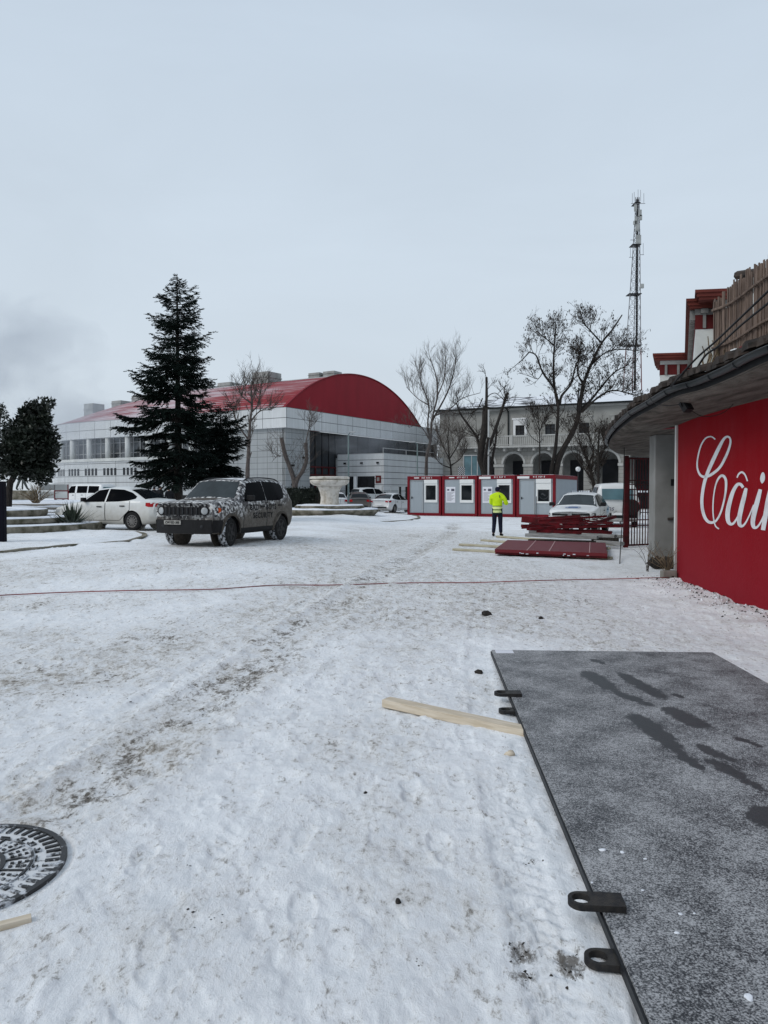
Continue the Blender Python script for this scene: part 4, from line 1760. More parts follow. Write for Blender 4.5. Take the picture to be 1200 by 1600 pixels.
def wallstrip(mb, off, z0, z1, i0=0, i1=None):
    rows = []
    P = outl[i0:i1]
    for i, p in enumerate(P):
        t = (P[min(i + 1, len(P) - 1)] - P[max(i - 1, 0)]).normalized()
        n = Vector((-t.y, t.x, 0))
        rows.append([Vector((p.x, p.y, z0)) + n * off, Vector((p.x, p.y, z1)) + n * off])
    mb.grid(rows)


mb = MB()
wallstrip(mb, .10, 6.85, ZE)
wallstrip(mb, -.55, 6.85, 6.851)
rows = []
for i, p in enumerate(outl):
    t = (outl[min(i + 1, len(outl) - 1)] - outl[max(i - 1, 0)]).normalized()
    n = Vector((-t.y, t.x, 0))
    rows.append([p + n * .10 + Vector((0, 0, 6.85)), p - n * .9 + Vector((0, 0, 6.85))])
mb.grid(rows)
mb.build('side_band', m['clad_white_y'], hall)
# side wall: tiled near the corner, glazed gallery, ledge and small windows further along
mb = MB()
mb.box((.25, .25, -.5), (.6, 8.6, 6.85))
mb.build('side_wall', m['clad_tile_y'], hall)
mb = MB()
wallstrip(mb, -.75, 4.75, 6.85, 5)
mb.build('gallery_glazing', m['curtain'], hall)
mb = MB()
wallstrip(mb, .02, -.5, 4.80, 5)
rows = []
for p in outl[5:]:
    pass
mb.build('lower_wall', m['clad_lines_y'], hall)
mb = MB()
rows = []
P = outl[5:]
for i, p in enumerate(P):
    t = (P[min(i + 1, len(P) - 1)] - P[max(i - 1, 0)]).normalized()
    n = Vector((-t.y, t.x, 0))
    rows.append([p + n * .12 + Vector((0, 0, 4.55)), p + n * .12 + Vector((0, 0, 4.84)), p - n * .8 + Vector((0, 0, 4.84))])
mb.grid(rows)
mb.build('ledge', m['white_dirty'], hall)


def at_s(s):
    """point and outward normal on the side outline at arc length s"""
    acc = 0
    for a, b in zip(outl[:-1], outl[1:]):
        L = (b - a).length
        if acc + L >= s:
            t = (b - a).normalized()
            return a.lerp(b, (s - acc) / L), Vector((-t.y, t.x, 0)), t
        acc += L
    return outl[-1], Vector((0, 1, 0)), Vector((1, 0, 0))


for k in range(10):
    s = 7.9 + k * 2.85
    p, n, t = at_s(s)
    q = p - n * .22
    mb = MB()
    mb.smooth = True
    mb.tube([(q.x, q.y, 4.8), (q.x, q.y, 6.86)], .26, 12)
    mb.build('column', m['white_dirty'], hall)
mb = MB()
for k in range(34):
    s = 8.6 + k * .95
    p, n, t = at_s(s)
    q = p - n * .70
    mb.bar((q.x, q.y, 4.8), (q.x, q.y, 6.85), .07)
for z in (5.35, 6.35):
    prev = None
    for k in range(30):
        p, n, t = at_s(8.5 + k * 1.0)
        q = p - n * .70 + Vector((0, 0, z))
        if prev is not None:
            mb.bar(prev, q, .05)
        prev = q
mb.build('glazing_bars', m['rail'], hall)
for k in range(9):
    for j in range(4):
        s = 9.0 + k * 2.85 + .42 + j * .53
        p, n, t = at_s(s)
        M_ = Matrix((t, n, Vector((0, 0, 1)))).transposed().to_4x4()
        M_.translation = p
        mb = MB()
        mb.box((-.16, -.1, 3.18), (.16, .035, 3.88), M_)
        mb.build('window', m['window'], hall)
# front under the band
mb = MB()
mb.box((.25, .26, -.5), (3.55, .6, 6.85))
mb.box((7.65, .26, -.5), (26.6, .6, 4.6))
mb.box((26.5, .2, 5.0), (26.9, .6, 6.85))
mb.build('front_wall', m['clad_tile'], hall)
mb = MB()
mb.box((3.55, .5, 0), (7.65, .56, 6.85))
mb.box((7.65, .5, 4.6), (26.5, .56, 6.85))
mb.build('glazing', m['window'], hall)
mb = MB()
for x in (3.6, 4.6, 5.6, 6.6, 7.6):
    mb.bar((x, .46, 0), (x, .46, 3.8), .10)
for z in (.1, 1.2, 2.3, 3.05, 3.75):
    mb.bar((3.55, .45, z), (7.65, .45, z), .13)
mb.build('red_mullions', m['gate_red'], hall)
mb = MB()
for x in (3.6, 4.6, 5.6, 6.6, 7.6):
    mb.bar((x, .46, 3.8), (x, .46, 6.8), .06)
mb.build('upper_mullions', m['black'], hall)
mb = MB()
for k in range(10):
    x = 9.4 + k * 1.9
    mb.bar((x, .46, 4.9), (x, .46, 6.85), .05)
mb.build('dark_mullions', m['black'], hall)
# annex
mb = MB()
px0, px1, py0, zt = 7.65, 20.5, -4.7, 4.9
mb.cur = 0
mb.box((px0, py0, -.5), (px1, .25, zt))
an = mb.build('annex', m['clad_lines'], hall)
mb = MB()
mb.box((px0 - .02, py0 - .02, zt), (px1 + .02, .2, zt + .06))
mb.build('annex_coping', m['rail'], an)
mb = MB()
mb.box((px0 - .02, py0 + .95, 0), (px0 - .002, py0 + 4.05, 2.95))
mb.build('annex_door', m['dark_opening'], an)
mb = MB()
mb.box((px0 - .22, py0 + 2.75, 0), (px0 - .02, py0 + 3.05, 2.95))
mb.build('annex_column', m['white'], an)
mb = MB()
for y in (1.0, 1.75, 2.4, 3.5, 4.0):
    mb.bar((px0 - .035, py0 + y, 0), (px0 - .035, py0 + y, 2.95), .06)
mb.bar((px0 - .035, py0 + 1, 2.1), (px0 - .035, py0 + 4, 2.1), .06)
mb.build('door_frame', m['black'], an)
mb = MB()
mb.box((px0 - .06, py0 + .28, 2.35), (px0 - .005, py0 + .82, 3.0))
mb.build('red_sign', m['cornice_deep'], an)
mb = MB()
mb.box((px0 - .075, py0 + .42, 2.52), (px0 - .062, py0 + .68, 2.85))
mb.build('sign_emblem', m['pillar'], an)
for y in (.5, 2.2, 4.0):
    mb = MB()
    mb.box((px0 - .16, py0 + y, 4.05), (px0 - .005, py0 + y + .2, 4.2))
    mb.build('wall_lamp', m['black'], an)
mb = MB()
for x in (px0, px0 + 4, px0 + 8, px0 + 12):
    mb.bar((x + .05, py0 + .1, zt), (x + .05, py0 + .1, zt + .5), .04)
mb.bar((px0, py0 + .1, zt + .5), (px1, py0 + .1, zt + .5), .05)
mb.build('roof_rail', m['rail'], an)
# roof plant
for (t, s, w, h, z) in ((9, 36, 1.6, 1.9, 9.9), (10.5, 33.0, 1.6, .9, 11.2), (11, 29.5, 2.2, .9, 11.6), (9, 9.7, 2.0, 1.5, 11.75), (11, 11.5, 1.4, .7, 12.3), (12, 13.5, 1.3, .8, 12.2),
                        (11, 16.5, 1.8, .9, 12.1), (11, 19.5, 1.6, .8, 12.1), (11, 22.6, 1.6, 1.0, 11.9), (10.8, 4.8, 1.3, .6, 12.45), (11.0, 3.2, 1.3, .6, 12.5)):
    mb = MB()
    mb.box((t - w / 2, s - w / 2, z), (t + w / 2, s + w / 2, z + h))
    mb.box((t - w / 2 - .06, s - w / 2 - .06, z + h * .62), (t + w / 2 + .06, s + w / 2 + .06, z + h * .68))
    o = mb.build('ventilation_unit', m['ac'], hall)
mb = MB()
mb.smooth = True
mb.grid([[(HW_ / 2 + 1.5 * math.cos(a), s, roof_z(HW_ / 2, s) - .12 + .42 * math.sin(a)) for a in np.linspace(0, PI, 9)] for s in np.linspace(.6, 30, 20)])
mb.add([(HW_ / 2 + 1.5 * math.cos(a), .6, roof_z(HW_ / 2, .6) - .12 + .42 * math.sin(a)) for a in np.linspace(0, PI, 9)], [tuple(range(9))])
mb.build('ridge_skylight', m['rail'], hall)
for (x, z) in ((1.0, 3.7), (1.0, 2.1), (2.5, 4.4)):
    mb = MB()
    mb.box((x, .05, z), (x + .22, .25, z + .16))
    mb.build('wall_lamp', m['black'], hall)
# ramp railing by the corner
rp_ = thing('ramp_railing', 'sloping metal stair railing against the tiled corner of the hall', 'railing', (-10.3, 58.6, 0))
mb = MB()
for k in range(4):
    mb.bar((-.6, .1, 2.7 - k * .28), (1.35, .4, 1.55 - k * .28), .05)
for x in (-.6, .05, .7, 1.35):
    z = 2.7 - (x + .6) / 1.95 * 1.15
    mb.bar((x, .1 + (x + .6) * .15, 0), (x, .1 + (x + .6) * .15, z), .05)
mb.build('bars', m['rail'], rp_)

# ================================================================ old stone building with arcade
m['old_white'] = MAT('old_white_trim', (.46, .46, .44), .9, scale=1.2, col2=(.36, .36, .345), bump=.15)
BA = Vector((5.4, 75.8, 0))
BE = Vector((.9025, -.4305, 0)).normalized()
old = thing('arcaded_building', 'pale two storey stone building with arched arcade, balcony and snowy roof', 'building', BA, math.atan2(BE.y, BE.x))
BL = 30.0
ARCH = [4.9 - 2.85, 4.9, 7.75, 10.6, 13.4, 16.4, 19.4, 22.4, 25.4, 28.2]
ARCH = ARCH[1:]
outer = [(0, -.3), (BL, -.3), (BL, 5.75), (0, 5.75)]
holes = []
for k, s in enumerate(ARCH):
    w = .98 if s < 15 else 1.08
    zs, h0 = (4.24, 0.0) if s < 15 else (4.2, 0.0)
    hole = [(s - w, h0), (s + w, h0)] + [(s + w * math.cos(a), zs + w * math.sin(a)) for a in np.linspace(0, PI, 15)]
    holes.append(hole)
Mx = Matrix(((1, 0, 0, 0), (0, 0, 1, 0), (0, 1, 0, 0), (0, 0, 0, 1)))
me = plate_with_holes(outer, holes, .5, 'arcade')
me.transform(Mx)
me.flip_normals()
me.materials.append(m['ashlar'])
o = link(bpy.data.objects.new('arcade', me), old)
o.location = (0, .25, 0)
fix_normals(o)
mb = MB()
mb.box((0, 2.6, -.3), (BL, 2.9, 5.7))
mb.box((0, .5, 5.3), (BL, 2.6, 5.5))
mb.build('porch_back_wall', m['pillar'], old)
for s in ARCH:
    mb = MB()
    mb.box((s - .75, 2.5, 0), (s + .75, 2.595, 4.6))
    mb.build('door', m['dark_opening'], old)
    mb = MB()
    w = 1.0 if s < 15 else 1.1
    zs = 4.24 if s < 15 else 4.2
    mb.grid([[(s + (w + d) * math.cos(a), y, zs + (w + d) * math.sin(a)) for d, y in ((0, -.003), (0, -.07), (.20, -.07), (.20, 0))] for a in np.linspace(0, PI, 15)])
    mb.build('arch_moulding', m['old_white'], old)
    mb = MB()
    for sx in (-1, 1):
        mb.box((s + sx * (w + .18) - .26, -.10, zs - .28), (s + sx * (w + .18) + .26, .0, zs - .03))
    mb.build('impost', m['old_white'], old)
# upper storey
outer = [(0, 5.75), (BL, 5.75), (BL, 9.42), (0, 9.42)]
WIN = [(8.25, .44), (11.15, .48), (14.3, .48), (17.4, .48), (20.6, .48), (23.8, .48)]
holes = [[(s - w, 7.0), (s + w, 7.0), (s + w, 7.95), (s - w, 7.95)] for s, w in WIN]
me = plate_with_holes(outer, holes, .4, 'upper_wall')
me.transform(Mx)
me.materials.append(m['old_white'])
m['old_plaster'] = MAT('old_grey_plaster', (.33, .33, .31), .9, scale=.8, col2=(.26, .26, .245), bump=.15)
me.materials[0] = m['old_plaster']
o = link(bpy.data.objects.new('upper_wall', me), old)
o.location = (0, .7, 0)
fix_normals(o)
for s, w in WIN:
    mb = MB()
    mb.box((s - w, .72, 7.0), (s + w, .76, 7.95))
    wi = mb.build('window', m['window'], old)
    mb = MB()
    for (a, b) in (((s - w - .22, .44, 6.86), (s - w, .50, 8.5)), ((s + w, .44, 6.86), (s + w + .22, .50, 8.5)), ((s - w, .44, 7.96), (s + w, .50, 8.5)), ((s - w - .32, .38, 8.5), (s + w + .32, .50, 8.66)), ((s - w - .05, .40, 6.86), (s + w + .05, .5, 7.0))):
        mb.box(a, b)
    mb.build('frame', m['white'] if s < 9 else m['old_plaster'], wi)
    mb = MB()
    mb.bar((s, .70, 7.0), (s, .70, 7.95), .05)
    mb.bar((s - w, .70, 7.55), (s + w, .70, 7.55), .05)
    mb.build('glazing_bar', m['black'], wi)
# balcony
mb = MB()
mb.box((2.2, -1.0, 5.76), (BL, .5, 5.94))
bal = mb.build('balcony', m['old_white'], old)
mb = MB()
mb.box((2.2, -1.0, 6.80), (BL, -.84, 6.90))
mb.box((2.2, -.98, 6.02), (BL, -.86, 6.07))
for k in range(150):
    x = 2.25 + k * .185
    mb.bar((x, -.92, 5.94), (x, -.92, 6.8), .07)
for k in range(11):
    x = 2.3 + k * 2.75
    mb.box((x - .14, -1.02, 5.94), (x + .14, -.82, 6.92))
mb.build('balustrade', m['old_white'], bal)
mb = MB()
for k in range(20):
    x = 2.8 + k * 1.42
    mb.box((x - .1, -.8, 5.45), (x + .1, 0, 5.76))
mb.build('bracket', m['old_white'], bal)
# cornice, roof, gutter pipe, gable ends
mb = MB()
mb.box((-.15, .3, 9.42), (BL + .15, .95, 9.58))
mb.box((-.3, .1, 9.58), (BL + .3, .95, 9.70))
mb.build('cornice', m['old_white'], old)


def snow_roof():
    t = NT('dark_roof_under_snow')
    co = t.co()
    n1 = t.noise(t.mapping(co, (.5, 1.5, 1)), 1.3, 5)
    sx = t.n('ShaderNodeSeparateXYZ')
    t.l(co, sx.inputs[0])
    f = t.math('ADD', n1, t.math('MULTIPLY', sx.outputs[0], .012))
    t.base(t.ramp(f, (.50, (.05, .05, .055)), (.58, (.76, .78, .81))))
    t.rough(.85)
    return t.mat


m['snow_roof'] = snow_roof()
mb = MB()
mb.add([(-.4, -.05, 9.70), (BL + .4, -.05, 9.70), (BL - 4, 5.5, 11.3), (4.5, 5.5, 11.3)], [(0, 1, 2, 3)])
mb.add([(-.4, -.05, 9.70), (4.5, 5.5, 11.3), (4.5, 6.5, 11.3), (-.4, 12, 9.70)], [(0, 1, 2, 3)])
mb.add([(BL + .4, -.05, 9.70), (BL - 4, 5.5, 11.3), (BL - 4, 6.5, 11.3), (BL + .4, 12, 9.7)], [(3, 2, 1, 0)])
mb.build('roof', m['snow_roof'], old)
mb = MB()
mb.tube([(-.4, -.1, 9.66), (BL + .4, -.1, 9.66)], .09, 6)
mb.build('gutter', m['gutter'], old)
for x in (7.0, 19.0):
    mb = MB()
    mb.tube([(x, -.08, 9.62), (x + .12, .35, 9.3), (x + .12, .42, 6.0)], .07, 6)
    mb.build('downpipe', m['gutter'], old)
mb = MB()
mb.box((0, .9, -.3), (.3, 12, 9.6))
mb.box((BL - .3, .9, -.3), (BL, 12, 9.6))
mb.build('end_wall', m['old_plaster'], old)

# ================================================================ lattice mast
mast = thing('lattice_mast', 'tall thin red and grey lattice radio mast with aerials behind the stone building', 'mast', at(990, 768, 110) * 1)
mast.location.z = 0
MO = Vector(mast.location)
steel_l = MAT('mast_grey_paint', (.20, .20, .21), .6, scale=.5, var=.3)
steel_r = MAT('mast_red_paint', (.14, .045, .045), .6, scale=.5, var=.4)


def mleg(kind, y):
    xl = np.interp(y, [300, 327, 399, 520, 640, 790], [993.5, 993, 988.5, 980, 971, 960])
    xr = np.interp(y, [300, 327, 399, 520, 640, 790], [998.5, 999, 1000, 1001, 1003, 1005])
    if kind == 'l':
        return at(xl, y, 110) - MO
    if kind == 'r':
        return at(xr, y, 110) - MO
    w = (xr - xl) / F * 110
    return at((xl + xr) / 2, y, 110 + w * .8) - MO


ys = list(np.geomspace(1, 1 + 492 / 60, 34))
ys = [310 + (v - 1) * 60 for v in ys]
for name, lo, hi, mt in (('upper_section', 300, 545, steel_l), ('lower_section', 545, 820, steel_r)):
    mb = MB()
    for k in 'lrb':
        mb.tube([mleg(k, y) for y in np.linspace(max(lo, 308), min(hi, 785), 8)], .06 if lo < 400 else .08, 4)
    for y0, y1 in zip(ys[:-1], ys[1:]):
        if not (lo <= (y0 + y1) / 2 < hi):
            continue
        for a, b in (('l', 'r'), ('r', 'b'), ('b', 'l')):
            mb.tube([mleg(a, y0), mleg(b, y1)], .025, 3)
            mb.tube([mleg(b, y0), mleg(a, y1)], .025, 3)
            mb.tube([mleg(a, y1), mleg(b, y1)], .025, 3)
    mb.build(name, mt, mast)
mb = MB()
mb.tube([at(px, py, 110.4) - MO for px, py in ((996, 312), (995.5, 400), (995, 520), (994.5, 534), (992.5, 542), (992, 640), (991, 780))], .16, 5)
mb.build('cable_ladder', m['black'], mast)
for y in (317, 382, 459, 539):
    l, r = mleg('l', y), mleg('r', y)
    mb = MB()
    mb.box((l.x - .2, -.25, l.z - .05), (r.x + .15, 1.3, l.z + .03))
    mb.build('platform', m['black'], mast)
mb = MB()
for px, y0, y1 in ((988, 318, 302), (991, 315, 300), (997, 312, 296), (1001, 314, 297), (1006, 317, 302), (985, 402, 386), (1005, 398, 380), (1000, 372, 358)):
    mb.tube([at(px, y0, 109.6) - MO, at(px, y1, 109.6) - MO], .03, 4)
for px0, px1, y in ((986, 1008, 318), (983, 990, 402), (1000, 1006, 398), (985, 992, 375)):
    mb.bar(at(px0, y, 109.6) - MO, at(px1, y, 109.6) - MO, .06)
mb.build('aerials', steel_l, mast)
for px, y, w, h in ((993, 325, .35, .9), (1000, 333, .4, .9), (994, 345, .35, 1.1), (1001, 340, .35, .7), (996, 356, .5, .9), (998, 374, .6, 1.2), (1003, 447, .5, .6), (992, 348, .4, .5)):
    c = at(px, y, 109.4) - MO
    mb = MB()
    mb.cbox(c, (w, .3, h))
    mb.build('antenna_panel', m['ac'], mast)

# ================================================================ trees
def tri_leaf(mb, p, d, L, w, rn):
    s = d.cross(Vector((rn.uniform(-1, 1), rn.uniform(-1, 1), rn.uniform(-1, 1))))
    if s.length < 1e-3:
        return
    s.normalize()
    mb.add([p, p + d * L * .5 + s * w, p + d * L, p + d * L * .5 - s * w], [(0, 1, 2, 3)])


def bare_tree(name, label, depth, limbs, base_r, twigs, seed, mats, seeds=0, grow=(1.0, .6, .35), up=.35, group=None, thin=1.0, spread=1.6, tw_r=.028):
    """limbs: traced centre lines (px, py) with radii in metres at both ends; twigs fork off them in every direction"""
    rn = random.Random(seed)
    b0 = limbs[0][0][0]
    base = at(b0[0], b0[1], depth)
    gz_ = gz(base.x, base.y)
    tr = thing(name, label, 'tree', (base.x, base.y, gz_), group=group)
    O = Vector((base.x, base.y, gz_))
    tm, cm = MB(), MB()
    tm.smooth = True
    ends = []

    def branch(p, d, L, r, lvl):
        n = 3
        pts = [p]
        dd = d.copy()
        for k in range(n):
            dd = (dd + Vector((rn.uniform(-1, 1), rn.uniform(-1, 1), rn.uniform(-.7, 1))) * .28 + Vector((0, 0, up * .2))).normalized()
            pts.append(pts[-1] + dd * L / n)
        cm.tube(pts, [r, r * .8, r * .6, r * .35], 3 if lvl > 0 else 4, cap=False)
        if lvl >= len(grow) - 1:
            ends.append((pts[-1], dd))
            return
        for k in range(rn.randint(3, 5)):
            t = rn.uniform(.25, 1)
            i = min(int(t * n), n - 1)
            q = pts[i].lerp(pts[i + 1], t * n - i)
            nd = (dd + Vector((rn.uniform(-1, 1), rn.uniform(-1, 1), rn.uniform(-.6, 1))) * .9).normalized()
            branch(q, nd, grow[lvl + 1] * rn.uniform(.6, 1.2), r * .6, lvl + 1)
    for li, (pts, r0, r1, ntw) in enumerate(limbs):
        yo = 0 if li == 0 else rn.uniform(-spread, spread)
        P = []
        for i, (x, y) in enumerate(pts):
            k = i / max(1, len(pts) - 1)
            P.append(at(x, y, depth + yo * k + rn.uniform(-.1, .1)) - O)
        if li == 0 or len(P) > 1 and P[0].z < 2.0 and limbs[li][1] > .12:
            P[0].z = min(P[0].z, -.1)
        P = smooth_path(P, 4)
        n = len(P)
        R_ = [(r0 + (r1 - r0) * (i / (n - 1)) ** .8) * (1 + .06 * math.sin(i * 1.7)) for i in range(n)]
        tm.tube(P, R_, 7)
        for k in range(ntw):
            t = rn.uniform(.18, 1) ** .75 if ntw else 0
            i = min(int(t * (n - 1)), n - 2)
            q = P[i].lerp(P[i + 1], t * (n - 1) - i)
            tan = (P[i + 1] - P[i]).normalized()
            d = (tan * .6 + Vector((rn.uniform(-1, 1), rn.uniform(-1, 1), rn.uniform(-.5, 1) + up))).normalized()
            branch(q, d, grow[0] * rn.uniform(.6, 1.25) * (1.15 - .3 * t), max(tw_r * thin, R_[i] * .28 if R_[i] < .12 else tw_r * thin), 0)
    tm.build('trunk', mats[0], tr)
    if twigs:
        cr_ = cm.build('crown', mats[1], tr)
        if seeds:
            sm = MB()
            for p, d in ends:
                if rn.random() < seeds:
                    for j in range(rn.randint(2, 4)):
                        q = p + Vector((rn.uniform(-.09, .09), rn.uniform(-.09, .09), rn.uniform(-.16, .05)))
                        tri_leaf(sm, q, Vector((rn.uniform(-.4, .4), rn.uniform(-.4, .4), -1)).normalized(), rn.uniform(.08, .17), rn.uniform(.02, .042), rn)
            sm.build('seed_clusters', m['seed'], cr_)
    return tr


def px5(*pts):                       # crop origins used while measuring
    return [(780 + x / 5, 480 + y / 5) for x, y in pts]


def pxa(*pts):
    return [(340 + x * .28333, 560 + y * .28333) for x, y in pts]


def pxb(*pts):
    return [(600 + x / 2.857, 500 + y / 2.857) for x, y in pts]


def pxc(*pts):
    return [(640 + x / 5.4545, 620 + y / 5.4545) for x, y in pts]


def pxd(*pts):
    return [(820 + x / 6, 640 + y / 6) for x, y in pts]


bare_tree('bare_tree', 'big leaning bare tree with dark seed clusters behind the cabins', 54,
          [(px5((425, 1560), (440, 1300), (490, 1130), (560, 1000), (612, 880), (640, 700), (662, 590), (720, 440), (800, 280), (880, 180), (960, 60)),   .27, .045, 26),
           (px5((395, 1560), (405, 1300), (440, 1100), (455, 900), (460, 760), (430, 640), (340, 510), (290, 380), (235, 350)), .17, .04, 24),
           (px5((460, 760), (428, 600), (425, 430), (430, 300), (440, 180)), .13, .03, 24),
           (px5((470, 760), (490, 690), (560, 600), (600, 450), (660, 370)), .12, .03, 18),
           (px5((612, 880), (640, 800), (720, 720), (800, 620), (900, 510), (1010, 450)), .14, .03, 26),
           (px5((655, 600), (615, 520), (620, 420), (640, 320)), .09, .03, 16),
           (px5((640, 820), (780, 700), (900, 650), (1060, 690)), .10, .03, 24),
           (px5((800, 280), (700, 170), (640, 110)), .07, .025, 16),
           (px5((720, 440), (840, 350), (960, 330), (1060, 340)), .07, .025, 20),
           (px5((430, 1200), (520, 1060), (600, 920), (612, 780), (620, 640)), .12, .04, 10),
           (px5((340, 510), (300, 560), (220, 530)), .04, .015, 5),
           (px5((235, 350), (180, 410), (110, 470)), .05, .02, 2),
           (px5((430, 300), (370, 250), (300, 190)), .06, .02, 12)], .3, True, 3, (m['bark'], m['twig_dark']), seeds=.55, grow=(1.25, .7, .4), up=.2, tw_r=.022)

bare_tree('bare_tree', 'fine twigged grey bare tree between the red gable and the stone building', 60,
          [(pxb((185, 760), (188, 690), (192, 600), (208, 540), (215, 440), (238, 340), (232, 250), (205, 170)), .17, .03, 26),
           (pxb((208, 540), (195, 470), (200, 380), (172, 300), (150, 230)), .09, .02, 26),
           (pxb((215, 450), (280, 330), (310, 240), (320, 170)), .09, .02, 26),
           (pxb((220, 430), (290, 400), (350, 350), (430, 325)), .07, .02, 18),
           (pxb((238, 340), (270, 260), (275, 180)), .06, .02, 18),
           (pxb((200, 380), (150, 350), (100, 300)), .05, .015, 14),
           (pxb((205, 540), (160, 470), (110, 480)), .05, .02, 10)], .2, True, 8, (m['bark_grey'], m['twig']), grow=(1.5, .85, .5), up=.75, tw_r=.016)

bare_tree('pollarded_tree', 'black pollarded tree with sawn upright stumps behind the cabins', 52,
          [(pxc((640, 900), (640, 670), (606, 540), (612, 430), (635, 300), (650, 85)), .27, .23, 3),
           (pxc((650, 95), (656, 0), (655, -165)), .115, .085, 2),
           (pxc((680, 900), (690, 670), (660, 480), (690, 390), (740, 250), (790, 100), (824, -10), (838, -30)), .15, .085, 7),
           (pxc((600, 560), (594, 440), (570, 340), (500, 240), (430, 140), (400, 50)), .13, .05, 14),
           (pxc((700, 640), (705, 530), (722, 440), (738, 330), (745, 220)), .12, .05, 4),
           (pxc((660, 660), (640, 560), (660, 420), (670, 350)), .15, .08, 2),
           (pxb((462, 345), (475, 332), (500, 327), (530, 352), (545, 352)), .035, .02, 4),
           (pxb((440, 350), (415, 400), (385, 420)), .04, .02, 5)], .2, True, 12, (m['bark'], m['twig_dark']), grow=(1.1, .6, .35), up=.2)

bare_tree('bare_tree', 'low dark bushy bare tree at the left end of the stone building', 57,
          [(pxb((300, 760), (300, 690), (290, 600), (285, 520), (290, 470)), .10, .02, 26),
           (pxb((292, 620), (262, 560), (240, 500)), .05, .02, 20),
           (pxb((292, 620), (330, 560), (352, 510)), .05, .02, 20),
           (pxb((296, 660), (250, 640), (225, 600)), .05, .02, 14),
           (pxb((298, 650), (340, 620), (370, 570)), .05, .02, 14)], .2, True, 21, (m['bark'], m['twig']), grow=(1.2, .7, .45), up=.3, tw_r=.02)

bare_tree('bare_tree', 'slim bare sapling in front of the second upper window of the stone building', 51,
          [(px5((316, 1500), (316, 1150), (316, 1000), (308, 900), (300, 830)), .07, .02, 26),
           (px5((312, 960), (280, 880), (260, 810)), .035, .015, 14),
           (px5((314, 980), (350, 890), (400, 830)), .035, .015, 16),
           (px5((316, 1060), (250, 1010), (200, 920)), .03, .012, 10)], .2, True, 31, (m['bark'], m['twig_dark']), seeds=.06, grow=(.9, .5, .3), up=.4, tw_r=.014)

bare_tree('bare_tree', 'small forked dark bare tree behind the white pickup and globe lamp', 43,
          [(pxd((655, 900), (655, 780), (640, 680), (600, 500), (540, 380), (500, 250)), .17, .03, 26),
           (pxd((690, 900), (690, 780), (690, 600), (690, 330), (700, 190)), .13, .03, 30),
           (pxd((640, 680), (560, 560), (430, 370)), .07, .02, 14),
           (pxd((600, 500), (645, 400), (620, 300), (600, 220)), .06, .02, 22),
           (pxd((690, 500), (740, 380), (790, 250)), .05, .02, 26),
           (pxd((690, 420), (760, 360), (830, 300)), .05, .02, 16)], .2, True, 41, (m['bark'], m['twig_dark']), seeds=.05, grow=(.95, .55, .35), up=.3, tw_r=.015)

bare_tree('bare_tree', 'tall thin grey bare tree standing before the corner of the hall', 46,
          [(pxa((165, 740), (165, 640), (170, 540), (175, 430), (180, 350), (190, 250), (185, 170), (200, 100)), .16, .03, 22),
           (pxa((180, 350), (235, 290), (300, 285)), .06, .02, 12),
           (pxa((190, 250), (142, 215), (118, 185)), .06, .02, 10),
           (pxa((172, 450), (120, 380), (92, 320), (85, 270)), .06, .02, 12),
           (pxa((185, 300), (225, 250), (240, 150)), .05, .02, 12),
           (pxa((168, 570), (186, 520)), .06, .04, 2)], .2, True, 51, (m['bark_grey'], m['twig']), grow=(1.2, .7, .4), up=.35, tw_r=.02)

bare_tree('pollarded_tree', 'two stemmed grey pollarded tree in front of the hall beside the urn', 54,
          [(pxa((425, 800), (425, 700), (405, 620), (372, 530), (352, 438)), .20, .14, 8),
           (pxa((430, 790), (432, 690), (470, 620), (490, 560), (486, 465)), .18, .12, 10),
           (pxa((486, 470), (500, 400), (515, 350)), .05, .015, 10),
           (pxa((372, 530), (330, 540), (300, 570)), .03, .012, 6)], .2, True, 61, (m['bark_grey'], m['twig']), grow=(1.4, .8, .5), up=.3, tw_r=.018)


